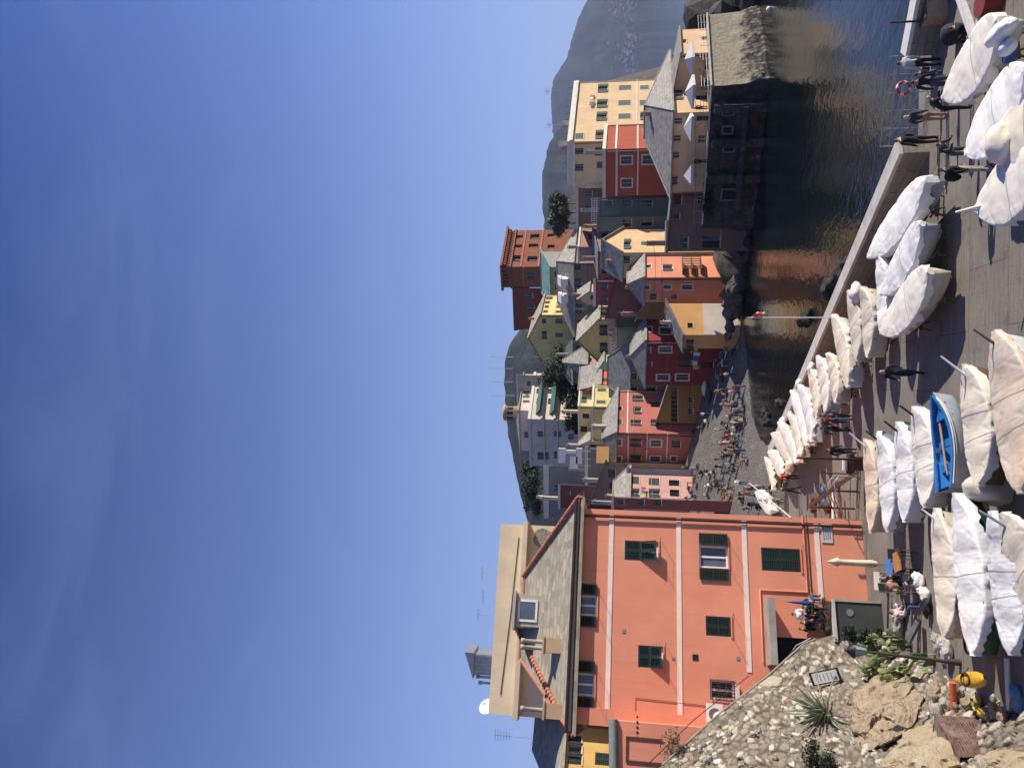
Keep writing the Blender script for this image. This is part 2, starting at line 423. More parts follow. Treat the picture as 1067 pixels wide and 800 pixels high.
for j in range(nyy):
    Y = 62+j/(nyy-1)*60
    for i in range(nx):
        X = -60+i/(nx-1)*76
        z = beach_z(X, Y)
        if z > -1: z += .10*noise.noise(V((X*.5, Y*.5, 3)))
        vs.append((X, Y, z))
mb.add(vs, [(j*nx+i, j*nx+i+1, (j+1)*nx+i+1, (j+1)*nx+i) for j in range(nyy-1) for i in range(nx-1)], 0, True)
mb.build('pebble_beach', n.mat, kind='structure')

n = NT('worn_paving'); p = n.pos(); a = n.noise(p, .22, 6, .6); f = n.noise(p, 14, 4, .7)
st = n.noise(n.pos((.5, 6, 1)), 1.3, 4, .6)
br = n.node('ShaderNodeTexBrick'); n.link(n.pos((1, 1, 1)), br.inputs['Vector'])
br.inputs['Scale'].default_value = 1.0; br.inputs['Brick Width'].default_value = .55; br.inputs['Row Height'].default_value = .24
br.inputs['Mortar Size'].default_value = .012; br.inputs['Color1'].default_value = (1, 1, 1, 1); br.inputs['Color2'].default_value = (.82, .8, .78, 1)
br.inputs['Mortar'].default_value = (.5, .46, .42, 1)
col = n.mix(n.ramp(a, [(.35, (0, 0, 0)), (.65, (1, 1, 1))]), (.19, .165, .138, 1), (.265, .232, .192, 1))
col = n.mix(n.ramp(st, [(.45, (0, 0, 0)), (.7, (.5, .5, .5))]), col, (.13, .11, .09, 1))
col = n.mix(.28, col, br.outputs['Color'], 'MULTIPLY')
b2 = n.node('ShaderNodeTexBrick'); n.link(n.pos((1, 1, 1)), b2.inputs['Vector']); b2.inputs['Scale'].default_value = 1.0; b2.inputs['Brick Width'].default_value = 4.2; b2.inputs['Row Height'].default_value = 2.9
b2.inputs['Mortar Size'].default_value = .02; b2.inputs['Color1'].default_value = (1, 1, 1, 1); b2.inputs['Color2'].default_value = (.80, .79, .78, 1); b2.inputs['Mortar'].default_value = (.42, .40, .38, 1); b2.inputs['Bias'].default_value = -.2
col = n.mix(.8, col, b2.outputs['Color'], 'MULTIPLY')
sp_ = n.noise(p, 1.1, 6, .72); col = n.mix(n.ramp(sp_, [(.56, (0, 0, 0)), (.66, (.55, .55, .55))]), col, (.085, .075, .065, 1))
sp2 = n.noise(p, .45, 6, .7); col = n.mix(n.ramp(sp2, [(.55, (0, 0, 0)), (.72, (.5, .5, .5))]), col, (.30, .27, .225, 1))
col = n.mix(n.ramp(f, [(.3, (.35, .35, .35)), (.5, (0, 0, 0))]), col, (.09, .08, .068, 1))
n.col(col); n.rough(.88); n.bump(n.math('ADD', f, n.math('MULTIPLY', br.outputs['Fac'], -.6)), .35, .03); M['paving'] = n.mat
def wallx(Y):
    t = (Y-WALL_A.y)/(WALL_B.y-WALL_A.y); return WALL_A.x+(WALL_B.x-WALL_A.x)*t
mb = MB()
def sheet(y0, y1, xr_f, rows, cols):
    vs = []
    for j in range(rows):
        Y = y0+j/(rows-1)*(y1-y0); xr_ = xr_f(Y)
        for i in range(cols):
            X = -60+(xr_+60)*i/(cols-1)
            vs.append((X, Y, pz(Y)+.03*noise.noise(V((X*.2, Y*.2, 0)))))
    mb.add(vs, [(j*cols+i, j*cols+i+1, (j+1)*cols+i+1, (j+1)*cols+i) for j in range(rows-1) for i in range(cols-1)], 0, True)
    return vs
sheet(4, 34.7, lambda Y: 45.0, 22, 30)
vs = sheet(34.7, 66.5, wallx, 26, 30)
edge = [vs[j*30+29] for j in range(26)]
mb.add(edge+[(e[0], e[1], -2) for e in edge], [(j, 26+j, 27+j, j+1) for j in range(25)], 0)
end = vs[25*30:]
mb.add(end+[(e[0], e[1]+1.5, e[2]-1.2) for e in end], [(i, i+1, 31+i, 30+i) for i in range(29)], 0)
q = pz(34.7)
mb.add([(9.6, 34.7, q), (45, 34.7, q), (45, 34.7, -2), (9.6, 34.7, -2)], [(0, 1, 2, 3)], 0)
mb.build('paved_square', M['paving'], kind='structure')
# ---------------------------------------------------------------- houses
def line_hit(C, dx, dy, x, y):                   # where the sight line through a picture row y crosses a facade line
    xn = ray(x, y)[0]
    return (xn*C.y-C.x)/(dx-xn*dy)
class Face:
    """A vertical facade: origin at the left end seen from outside, u to the right, n outward."""
    def __init__(s, A, B):
        s.A = V((A[0], A[1], 0)); s.B = V((B[0], B[1], 0)); s.w = (s.B-s.A).length
        s.u = (s.B-s.A)/s.w; s.n = V((s.u.y, -s.u.x, 0))
    def px(s, x, y):                              # picture point -> (u, z) on the facade
        rx, rz = ray(x, y)
        t = line_hit(s.A, s.u.x, s.u.y, x, y)
        return t, CAMZ+rz*(s.A.y+s.u.y*t)
    def p(s, u, z, out=0.0): return s.A+s.u*u+s.n*out+V((0, 0, z))
    def rect(s, r):
        x0, x1, y0, y1 = r; ym = (y0+y1)/2; xm = (x0+x1)/2
        z1 = s.px(x0, ym)[1]; z0 = s.px(x1, ym)[1]; ua = s.px(xm, y1)[0]; ub = s.px(xm, y0)[0]
        return [max(.12, ua), min(s.w-.12, ub), z0, z1]
def holed_wall(mb, F, z0, z1, rects, deep, mi=0, mi2=0):
    us = sorted({0.0, F.w, *[r[0] for r in rects], *[r[1] for r in rects]})
    zs = sorted({z0, z1, *[r[2] for r in rects], *[r[3] for r in rects]})
    for a, b in zip(us, us[1:]):
        for c, d in zip(zs, zs[1:]):
            um, zm = (a+b)/2, (c+d)/2
            if b-a < 1e-5 or d-c < 1e-5: continue
            if any(r[0] < um < r[1] and r[2] < zm < r[3] for r in rects): continue
            mb.add([F.p(a, c), F.p(b, c), F.p(b, d), F.p(a, d)], [(0, 1, 2, 3)], mi)
    for r in rects:
        o = [F.p(r[0], r[2]), F.p(r[1], r[2]), F.p(r[1], r[3]), F.p(r[0], r[3])]
        i = [q-F.n*deep for q in o]
        mb.add(o+i, [(0, 4, 5, 1), (1, 5, 6, 2), (2, 6, 7, 3), (3, 7, 4, 0)], mi2)
def make_window(F, r, root, org, style, shut, trimmat, deep):
    u0, u1, z0, z1 = r; w_, h_ = u1-u0, z1-z0; um, zm = (u0+u1)/2, (z0+z1)/2
    T = (F.u, F.n, V((0, 0, 1)))
    mb = MB()
    def bx(ua, ub, za, zb, o0, o1, mi=0, m=None):
        (m or mb).box(F.p((ua+ub)/2, (za+zb)/2, (o0+o1)/2), (abs(ub-ua), abs(o1-o0), abs(zb-za)), mi, *T)
    fw = min(.09, w_*.12)
    o1 = -deep+.09; o0 = -deep+.02
    bx(u0, u0+fw, z0, z1, o0, o1); bx(u1-fw, u1, z0, z1, o0, o1)
    bx(u0+fw, u1-fw, z0, z0+fw, o0, o1); bx(u0+fw, u1-fw, z1-fw, z1, o0, o1)
    if w_ > .5: bx(um-fw*.6, um+fw*.6, z0+fw, z1-fw, o0, o1-.01)
    mats = [M['far_frame'], trimmat] if 'd' not in style else [M['iron'], trimmat]
    if 't' in style:
        tw = .16
        bx(u0-tw, u0, z0-tw, z1+tw, -.03, .035, 1); bx(u1, u1+tw, z0-tw, z1+tw, -.03, .035, 1)
        bx(u0, u1, z1, z1+tw, -.03, .035, 1); bx(u0, u1, z0-tw, z0, -.03, .05, 1)
    else: bx(u0-.06, u1+.06, z0-.09, z0, -.04, .07, 1)
    wo = mb.build('window', mats, root, org)
    pb = MB(); pb.add([F.p(u0+.01, z0+.01, -deep+.03), F.p(u1-.01, z0+.01, -deep+.03), F.p(u1-.01, z1-.01, -deep+.03), F.p(u0+.01, z1-.01, -deep+.03)], [(0, 1, 2, 3)])
    pb.build('pane', M['glass'] if 'b' not in style else M['glass_sky'], wo, org)
    def leaf(ua, ub, za, zb, o):
        sb = MB(); fr = .07
        for a, b, c, d in ((ua, ua+fr, za, zb), (ub-fr, ub, za, zb), (ua+fr, ub-fr, za, za+fr), (ua+fr, ub-fr, zb-fr, zb), (ua+fr, ub-fr, (za+zb)/2-fr/2, (za+zb)/2+fr/2)):
            bx(a, b, c, d, o, o+.045, 0, sb)
        k = max(4, int((zb-za)/.14)); st = (zb-za)/k
        up = (V((0, 0, 1))*.8-F.n*.6).normalized(); ot = F.u.cross(up)
        for i in range(k):
            sb.box(F.p((ua+ub)/2, za+(i+.5)*st, o+.02), (ub-ua-2*fr, st*.95, .012), 0, F.u, up, ot)
        sb.add([F.p(ua+fr, za+fr, o+.004), F.p(ub-fr, za+fr, o+.004), F.p(ub-fr, zb-fr, o+.004), F.p(ua+fr, zb-fr, o+.004)], [(0, 1, 2, 3)], 0)
        sb.build('shutter', shut, wo, org)
    if 's' in style:
        hw = w_/2
        leaf(u0-hw-.02, u0-.02, z0, z1, .06); leaf(u1+.02, u1+hw+.02, z0, z1, .06)
    if 'c' in style:
        leaf(u0+.01, um-.005, z0+.01, z1-.01, -.06); leaf(um+.005, u1-.01, z0+.01, z1-.01, -.06)
    if 'h' in style:                                # half-lowered blind
        sb = MB(); bx(u0+fw, u1-fw, zm, z1-fw, -deep+.1, -deep+.13, 0, sb); sb.build('blind', shut, wo, org)
    return wo
def roof_mesh(kind, P, zt, rise, axis, inset, over, thick=.16):
    """P: corner, right, back, left (xy). Returns roof MB and gable triangles for the wall."""
    P = [V((q[0], q[1], 0)) for q in P]; c = (P[0]+P[1]+P[2]+P[3])/4
    e1 = (P[1]-P[0]).normalized(); e2 = (P[3]-P[0]).normalized()
    O = [P[0]-e1*over-e2*over, P[1]+e1*over-e2*over, P[2]+e1*over+e2*over, P[3]-e1*over+e2*over]
    mb = MB(); gab = []
    dz = -rise*over/max(.5, ((P[3]-P[0]).length if axis == 'R' else (P[1]-P[0]).length)/2) if kind != 'shed' else 0
    zo = zt+max(dz, -.35)
    if kind in ('hip', 'gable'):
        if axis == 'R': A, B = (O[0]+O[3])/2, (O[1]+O[2])/2
        else: A, B = (O[0]+O[1])/2, (O[3]+O[2])/2
        if kind == 'hip': A, B = A+(B-A)*inset, B+(A-B)*inset
        A = A+V((0, 0, zt+rise)); B = B+V((0, 0, zt+rise))
        low = [q+V((0, 0, zo)) for q in O]
        if axis == 'R': faces = [(0, 1, 5, 4), (1, 2, 5), (2, 3, 4, 5), (3, 0, 4)]
        else: faces = [(0, 1, 4), (1, 2, 5, 4), (2, 3, 5), (3, 0, 4, 5)]
        vs = low+[A, B]
        if kind == 'gable':
            skip = (1, 3) if axis == 'R' else (0, 2)
            g = [faces[k] for k in skip]; faces = [f for k, f in enumerate(faces) if k not in skip]
            if axis == 'R': gab = [(P[1], P[2]), (P[3], P[0])]
            else: gab = [(P[0], P[1]), (P[2], P[3])]
        n = len(vs)
        mb.add(vs, faces)
        mb.add([q-V((0, 0, thick)) for q in vs], [f[::-1] for f in faces])
        ed = [(0, 1), (1, 2), (2, 3), (3, 0)]
        for a, b in ed:
            if kind == 'gable' and ((axis == 'R' and (a, b) in ((1, 2), (3, 0))) or (axis == 'L' and (a, b) in ((0, 1), (2, 3)))):
                t = (4 if (a, b) in ((3, 0), (0, 1)) else 5)
                for x, y in ((a, t), (t, b)):
                    mb.add([vs[x], vs[y], vs[y]-V((0, 0, thick)), vs[x]-V((0, 0, thick))], [(0, 3, 2, 1)])
            else: mb.add([vs[a], vs[b], vs[b]-V((0, 0, thick)), vs[a]-V((0, 0, thick))], [(0, 3, 2, 1)])
        # ridge cap and hips
        mb.tube([A, B], .12, 6, 1)
        if kind == 'hip':
            hips = ((0, A), (3, A), (1, B), (2, B)) if axis == 'R' else ((0, A), (1, A), (2, B), (3, B))
            for k, e in hips: mb.tube([low[k], e], .09, 6, 1)
    elif kind == 'shed':                            # axis names the LOW side facing us
        hi = (2, 3) if axis == 'R' else (1, 2)
        vs = [q+V((0, 0, zt+(rise if k in hi else 0))) for k, q in enumerate(O)]
        mb.add(vs+[q-V((0, 0, thick)) for q in vs], [(0, 1, 2, 3), (7, 6, 5, 4), (0, 4, 5, 1), (1, 5, 6, 2), (2, 6, 7, 3), (3, 7, 4, 0)])
    elif kind == 'flat':                            # parapet slab
        low = O
        mb.prism([(q.x, q.y) for q in O], zt, zt+rise)
    return mb, gab
HOUSES = {}
def house(name, label, d, yr, yc, yl, xt, colr, ar=48, al=38, roof=None, wR=(), wL=(), zb=None, shut='far_shutter', trim=None,
          roofmat='slate', worn=.5, wr=None, wl=None, deep=.22, bands=(), cat='house', colL=None, base=None, xm=None, over=.35):
    xm = xm or xt+25
    C = at(xm, yc, d); zt = CAMZ+ray(xt, yc)[1]*d
    if wr: ar = math.degrees(math.atan2(1, ray(xm, yc)[0]))
    dR = V((math.cos(R(ar)), math.sin(R(ar)), 0)); dL = V((-math.cos(R(al)), math.sin(R(al)), 0))
    sr = wr if wr else line_hit(C, dR.x, dR.y, xm, yr); sl_ = wl if wl else line_hit(C, dL.x, dL.y, xm, yl)
    P0 = V((C.x, C.y, 0)); P1 = P0+dR*sr; P3 = P0+dL*sl_; P2 = P1+dL*sl_
    zb = hz(P0.x, P0.y)-2.5 if zb is None else zb
    org = V((P0.x, P0.y, max(zb, -3)))
    root = empty(name, org, label, cat)
    FR, FL = Face(P0, P1), Face(P3, P0); FB1, FB2 = Face(P1, P2), Face(P2, P3)
    wall = MB(); rr = []; mat = plaster(colr, worn); tm = M['trim'] if trim is None else M[trim]
    for F, wins in ((FR, wR), (FL, wL)):
        rects = []
        for wdef in wins:
            r = F.rect(wdef[:4])
            if len(wdef) > 4 and 's' in wdef[4]: q_ = (r[1]-r[0])*.25; r[0] += q_; r[1] -= q_
            if r[1]-r[0] > .25 and r[3]-r[2] > .25 and r[3] < zt-.05: rects.append((r, wdef[4] if len(wdef) > 4 else 'o', F))
        holed_wall(wall, F, zb, zt, [q[0] for q in rects], deep)
        rr += rects
    for F in (FB1, FB2): holed_wall(wall, F, zb, zt, [], deep)
    wall.add([P0+V((0, 0, zt-.01)), P1+V((0, 0, zt-.01)), P2+V((0, 0, zt-.01)), P3+V((0, 0, zt-.01))], [(0, 1, 2, 3)])
    rm = None
    if roof:
        kind, rise, axis, inset = roof
        rm, gab = roof_mesh(kind, (P0, P1, P2, P3), zt+.02, rise, axis, inset, over if kind != 'flat' else .18)
        for a, b in gab:
            mid = (a+b)/2
            wall.add([a+V((0, 0, zt)), b+V((0, 0, zt)), mid+V((0, 0, zt+rise-.12))], [(0, 1, 2)])
        if kind == 'shed':
            q = [P0, P1, P2, P3]; hi = (2, 3) if axis == 'R' else (1, 2); pv = [q[k]+V((0, 0, zt+(rise-.05 if k in hi else -.01))) for k in range(4)]
            lo = [x+V((0, 0, zt-.02)) for x in q]
            wall.add(pv+lo, [(4, 5, 1, 0), (5, 6, 2, 1), (6, 7, 3, 2), (7, 4, 0, 3)])
    wall.build('wall', [mat], root, org)
    if rm:
        rmats = [M[roofmat] if isinstance(roofmat, str) else roofmat, M['terracotta'] if kind == 'hip' and rise < 0 else M[roofmat] if isinstance(roofmat, str) else roofmat]
        rm.build('roof', rmats, root, org)
    for r, st, F in rr: make_window(F, r, root, org, st, M[shut], tm, deep)
    for F, xb, yb, th, out in [((FR if q[0] == 'R' else FL), q[1], q[2], q[3], q[4]) for q in bands]:
        z = F.px(xb, yb)[1]; mb = MB()
        mb.box(F.p(F.w/2, z, out/2), (F.w, out, th), 0, F.u, F.n, (0, 0, 1)); mb.build('string_course', tm, root, org)
    H = dict(root=root, org=org, FR=FR, FL=FL, zt=zt, zb=zb, P=(P0, P1, P2, P3)); HOUSES[label] = H
    return H
def addon(H, name, mat, fn, parent=None):
    mb = MB(); fn(mb); return mb.build(name, mat, parent or H['root'], H['org'])
def chimney(H, fx, fy, h=1.2, s=.6, pots=1):
    P0, P1, P2, P3 = H['P']; c = P0+(P1-P0)*fx+(P3-P0)*fy
    def f(mb):
        mb.box(c+V((0, 0, H['zt']+h/2)), (s, s, h)); mb.box(c+V((0, 0, H['zt']+h+.05)), (s+.15, s+.15, .1))
    addon(H, 'chimney', M['trim'], f)
def spread(F, xa, xb, ya, yb, nx, ny, wx, wy, st='o'):
    """rows and columns of windows between picture limits"""
    out = []
    for i in range(nx):
        for j in range(ny):
            x = xa+(xb-xa)*(i/(nx-1) if nx > 1 else 0); y = ya+(yb-ya)*(j/(ny-1) if ny > 1 else 0)
            out.append((x-wx/2, x+wx/2, y-wy/2, y+wy/2, st))
    return out
CREAM = (.70, .50, .29); PEACH = (.68, .45, .26); RED = (.40, .10, .06); GREENG = (.20, .22, .17); BROWN = (.30, .17, .12)
SALMON = (.66, .27, .16); YEL = (.68, .54, .22); DKRED = (.23, .05, .042); ORANGE = (.62, .34, .13); OLIVE = (.40, .33, .16); GREIGE = (.36, .29, .22); PINKR = (.42, .14, .11)

# tall cream house on the point
H1 = house('tall_house', 'tall cream house with four storeys and green shutters above the red house', 121, 85, 147, 190, 597, CREAM, 40, 12,
    wR=[(601, 612, 90.5, 95.5, 'c'), (600, 610.5, 106, 112.5, 'c'), (599, 610, 117.5, 126, 's'), (597.5+2, 608, 139, 145, 'c'),
        (623, 633.5, 88, 96.5, 's'), (622, 633, 104, 112.5, 's'), (621.5, 632.5, 117, 126, 's'), (620.5, 631.5, 136, 145, 's'),
        (645, 657.5, 89, 94, 'c'), (644.5, 657, 104.5, 110, 'c'), (644.5, 657, 118.5, 124, 'c'),
        (667, 676, 89, 93.5, 'c'), (666.5, 676, 104.5, 110, 'c'), (667, 676, 117, 125, 's')],
    wL=[(597+2, 608, 155, 160.5, 's'), (597+2, 608, 171.5, 178, 's'), (620, 631, 154, 162, 's'), (622, 634, 169, 175, 's')],
    roof=('flat', .9, 'R', 0), roofmat='trim', bands=[('R', 598.5, 116, .5, .35), ('L', 597.5, 168, .5, .35), ('R', 664, 100, .2, .06)])
def f(mb):
    for k in range(9):
        p_ = H1['P'][0]+(H1['P'][1]-H1['P'][0])*(k/9+.05)+(H1['P'][3]-H1['P'][0])*.05
        mb.tube([p_+V((0, 0, H1['zt']+.8)), p_+V((0, 0, H1['zt']+1.9))], .03, 5)
    q0, q1 = [H1['P'][0]+(H1['P'][1]-H1['P'][0])*t_+(H1['P'][3]-H1['P'][0])*.05+V((0, 0, H1['zt']+1.9)) for t_ in (.03, .97)]
    mb.tube([q0, q1], .03, 5)
addon(H1, 'terrace_railing', M['iron'], f)
chimney(H1, .3, .5, 2.6, .7); chimney(H1, .7, .6, 2.4, .6)
# red house
H2 = house('red_house', 'brick red house wedged below the tall cream house', 112, 130, 155, 204, 631.5, RED, 48, 20,
    wR=[(671, 681, 134.5, 141, 'tb')], wL=[(647, 658.5, 163, 171, 't'), (669.5, 681, 162, 171, 't'), (647.5, 658.5, 186.5, 195, 't')],
    roof=('flat', .5, 'R', 0), roofmat='trim', bands=[('R', 664.5, 143, .22, .05), ('L', 664.5, 180, .22, .05), ('R', 642.5, 143, .3, .12), ('L', 642.5, 180, .3, .12)])
# green grey house
H3 = house('green_house', 'grey green house with dark square windows left of the red house', 114, 212, 226, 241, 624, GREENG, 55, 25,
    wL=[(648, 658, 228, 237, 'o'), (668, 680, 227, 236, 'o')], wR=[(648, 658, 215.5, 222, 'o'), (668, 679, 215, 222, 'o')], roof=('flat', .3, 'R', 0), roofmat='slate', wr=6)
H3b = house('side_house', 'narrow green grey house joining the red house and the peach house', 116, 204, 206, 232, 626, (.18, .22, .19), 75, 8,
    wL=[(648, 658.5, 208, 216), (668, 679.5, 208, 216), (630, 638, 209, 214)], roof=('flat', .3, 'R', 0), roofmat='slate', wr=6)
# brown house with pergola between the tall house and castle
H4 = house('brown_house', 'mauve brown house with a white railed roof terrace behind the green house', 124, 190, 196, 236, 603, BROWN, 60, 10,
    wL=[(609, 617, 199, 205), (609, 617, 214, 221)], roof=('flat', .4, 'R', 0), roofmat='trim', wr=8)
def f(mb):
    F = H3b['FL']; z = H3b['zt']+.35
    for k in range(12): mb.box(F.p(F.w*k/11, z+.5, -.1), (.07, .07, 1.0), 0, F.u, F.n)
    for zz in (.25, .6, 1.0): mb.box(F.p(F.w/2, z+zz, -.1), (F.w, .08, .07), 0, F.u, F.n)
addon(H3b, 'terrace_railing', M['white'], f)

# long yellow house on the point, with the great slate roof
H5 = house('long_house', 'long yellow waterside house under a big grey slate hip roof above the bastion', 89, 56, 117, 200, 699.5, PEACH, 44, 24,
    wR=[(703, 711.5, 68.5, 77.5, 's'), (703, 711.5, 95, 104, 's'), (725, 739, 76, 82, 'd'), (725, 739, 99, 104, 'd')],
    wL=[(701.5, 711, 123, 129.5), (700.5, 709.5, 141, 147.5), (699, 708, 158.5, 165), (699, 706, 184.5, 192, 's'), (726, 738, 121, 126, 'd'), (727, 736, 141, 149)],
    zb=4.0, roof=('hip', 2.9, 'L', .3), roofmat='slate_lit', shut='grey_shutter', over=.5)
H5b = house('end_house', 'small peach end house at the tip of the bastion', 90.8, 30, 55, 62, 709, PEACH, 40, 30,
    wR=[(707+4, 713.5+2, 41, 45, 'o'), (731, 737, 38, 42, 'o')], zb=4.0, roof=('shed', .9, 'R', 0), roofmat='slate_lit', wl=5)
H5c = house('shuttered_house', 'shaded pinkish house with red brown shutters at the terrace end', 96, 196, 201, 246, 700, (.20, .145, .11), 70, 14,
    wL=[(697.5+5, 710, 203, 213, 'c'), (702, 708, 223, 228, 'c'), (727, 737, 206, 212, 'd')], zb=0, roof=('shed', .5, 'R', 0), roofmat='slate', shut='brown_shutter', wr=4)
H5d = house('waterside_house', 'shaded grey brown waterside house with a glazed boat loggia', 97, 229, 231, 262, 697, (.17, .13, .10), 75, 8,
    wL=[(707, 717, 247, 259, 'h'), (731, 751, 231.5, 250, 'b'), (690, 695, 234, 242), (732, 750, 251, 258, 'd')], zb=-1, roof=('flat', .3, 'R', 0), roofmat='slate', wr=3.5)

# castle
H6 = house('castle', 'brown red brick castle tower with corbelled cornice and arched windows on the hilltop', 168, 240, 278, 299.5, 521, (.27, .10, .06), 40, 28,
    wR=[(535.5, 545, 245, 248.5), (535, 544, 255, 258), (533.5, 542.5, 266, 272.5), (552.5, 562, 244, 249), (551, 561, 254, 258), (549.5, 560, 267, 272.5), (570.5, 578, 243.5, 247), (570.5, 578, 255, 259)],
    wL=[(549, 557, 284, 291)], trim='terracotta', zb=26, cat='castle', bands=[('R', 545.5, 259, .35, .12), ('L', 545.5, 288, .35, .12), ('R', 563.5, 259, .4, .15), ('L', 563.5, 288, .4, .15)], deep=.5)
def f(mb):
    for F in (H6['FR'], H6['FL']):
        z = H6['zt']; n_ = int(F.w/.75)
        mb.box(F.p(F.w/2, z-.35, .45), (F.w+.9, .9, .5), 0, F.u, F.n)
        mb.box(F.p(F.w/2, z-2.3, .15), (F.w+.3, .3, .35), 0, F.u, F.n)
        for k in range(n_):
            u = (k+.5)*F.w/n_
            mb.box(F.p(u, z-.95, .32), (.36, .62, .7), 0, F.u, F.n)
            mb.box(F.p(u, z-1.95, .12), (.34, .24, .5), 0, F.u, F.n)
addon(H6, 'cornice', plaster((.27, .11, .07)), f)
H6b = house('castle_wing', 'dark brick castle wing stepping down left of the tower', 170, 299, 300, 343, 534, (.20, .07, .05), 60, 20,
    wL=[(547, 555, 305, 311), (549, 557, 318, 324), (551, 559, 331, 336)], zb=26, roof=('shed', -2.5, 'L', 0), roofmat='slate', cat='castle', wr=9)
H6c = house('castle_gallery', 'small verdigris roofed gallery house below the castle', 160, 262, 278, 320, 573, (.34, .33, .29), 40, 22,
    wL=[(578, 584, 283, 289, 'd'), (578, 584, 296, 302, 'd'), (578, 584, 308, 314, 'd')], zb=20, roof=('shed', 2.6, 'L', 0), roofmat=M['copper'], over=.6)
# big slate-roofed house in the middle
H7 = house('mansard_house', 'long brown house with a broad slate roof and two white dormers', 142, 238, 274, 350, 596.5, (.30, .22, .17), 42, 25,
    wR=[(599, 604, 246, 251), (605, 613, 260, 264, 'o')],
    wL=[(599, 606, 276, 281, 'd'), (599, 606, 290.5, 299.5, 's'), (599.5, 606.5, 305, 314, 's'), (600, 607, 317, 326, 's'), (600.5, 607, 333, 339), (601, 609, 341, 349, 's')],
    zb=10, roof=('hip', 3.4, 'L', .22), roofmat='slate_tan')
def f(mb):
    P0, P1, P2, P3 = H7['P']
    for t in (.32, .55):
        c = P0+(P3-P0)*t+(P1-P0)*.16+V((0, 0, H7['zt']+1.1))
        mb.box(c+V((0, 0, .5)), (1.4, 1.6, 1.3), 0, H7['FL'].u, H7['FL'].n)
        mb.prism([tuple((c+H7['FL'].u*a+H7['FL'].n*b)[:2]) for a, b in ((-.9, .9), (.9, .9), (.9, -.9), (-.9, -.9))], c.z+1.15, [c.z+1.2, c.z+1.2, c.z+2.0, c.z+2.0])
addon(H7, 'dormer', M['white'], f)
# yellow upper house
H8 = house('yellow_upper_house', 'pale yellow gabled house with small dark shutters high beside the castle', 150, 307.5, 328, 375, 562, YEL, 58, 20,
    wR=[(569, 576, 308+1, 312, 'c'), (568, 573, 313.5, 316.5, 'c'), (567.5, 572, 318, 321, 'c'), (566, 571, 323, 326, 'c'), (581, 585, 313, 316, 'c'), (580, 586, 318, 321, 'c'), (579, 586.5, 323.5, 326, 'c')],
    wL=[(564.5, 569.5, 332, 337, 'h'), (578.5, 586.5, 332, 337.5), (564.5, 570, 345, 353, 's'), (578.5, 586.5, 347, 351.5)],
    zb=14, roof=('gable', 2.4, 'R', 0), roofmat='slate_tan', shut='brown_shutter')
# beige gabled house in the centre
H9 = house('beige_gable_house', 'beige gabled house with a lit yellow side in the middle of the village', 131, 317, 332.5, 376, 622.5, YEL, 50, 22,
    wR=[(625, 632.5, 323.5, 331, 's')], wL=[(624.5, 633, 338.5, 349, 's'), (625, 633, 357, 367, 's')], zb=5, roof=('gable', 3.6, 'R', 0), roofmat='slate_tan', shut='grey_shutter')
H9b = house('terrace_house', 'low pale green house with a railed terrace below the beige gable', 126, 331, 341.5, 370, 643.5, (.55, .56, .32), 45, 20, zb=4, roof=('flat', .4, 'R', 0), roofmat='trim')
def f(mb):
    F = H9b['FL']; z = H9b['zt']+.4
    for k in range(10): mb.box(F.p(F.w*k/9, z+.5, -.1), (.05, .05, 1.0), 0, F.u, F.n)
    for zz in (.5, 1.0): mb.box(F.p(F.w/2, z+zz, -.1), (F.w, .06, .06), 0, F.u, F.n)
    F = H9b['FR']
    for k in range(5): mb.box(F.p(F.w*k/4, z+.5, -.1), (.05, .05, 1.0), 0, F.u, F.n)
    mb.box(F.p(F.w/2, z+1, -.1), (F.w, .06, .06), 0, F.u, F.n)
addon(H9b, 'terrace_railing', M['white'], f)
H10 = house('pink_cottage', 'small pink cottage under a pointed grey hip roof left of the beige gable', 137, 361, 380, 392, 610, (.62, .33, .24), 35, 35,
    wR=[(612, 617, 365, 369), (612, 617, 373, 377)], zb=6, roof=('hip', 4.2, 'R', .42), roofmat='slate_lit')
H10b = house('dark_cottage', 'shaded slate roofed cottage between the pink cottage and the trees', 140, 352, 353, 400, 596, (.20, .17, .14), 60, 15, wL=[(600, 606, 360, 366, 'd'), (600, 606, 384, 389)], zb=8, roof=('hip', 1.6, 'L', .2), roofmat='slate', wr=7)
H11 = house('orange_red_house', 'vivid orange red house touching the yellow stepped house', 128, 380, 401, 410, 624, (.70, .17, .07), 46, 30,
    wR=[(627, 634, 383.5, 387, 'c'), (626.5, 635, 394, 397.5, 'c')], zb=5, roof=('gable', 3.4, 'R', 0), roofmat='slate_lit', shut='grey_shutter')
H12 = house('yellow_house', 'bright yellow stepped house with pale green shutters', 124, 402, 424, 458, 618.5, YEL, 44, 24,
    wR=[(622.5, 631.5, 404.5, 408, 'c'), (621.5, 631, 417, 420.5, 'c')], wL=[(630, 634, 430, 434, 'd')], zb=4, roof=('flat', .35, 'R', 0), roofmat='trim')
H12b = house('yellow_upper_block', 'set back upper block of pale yellow plaster on the stepped house', 127, 401, 423.5, 457, 604, YEL, 44, 24,
    wR=[(605.5, 611.5, 413.5, 420, 'c')], wL=[(605, 612, 444, 450, 'd'), (607, 614, 431, 436, 'd')], zb=8, roof=('flat', .3, 'R', 0), roofmat='trim')
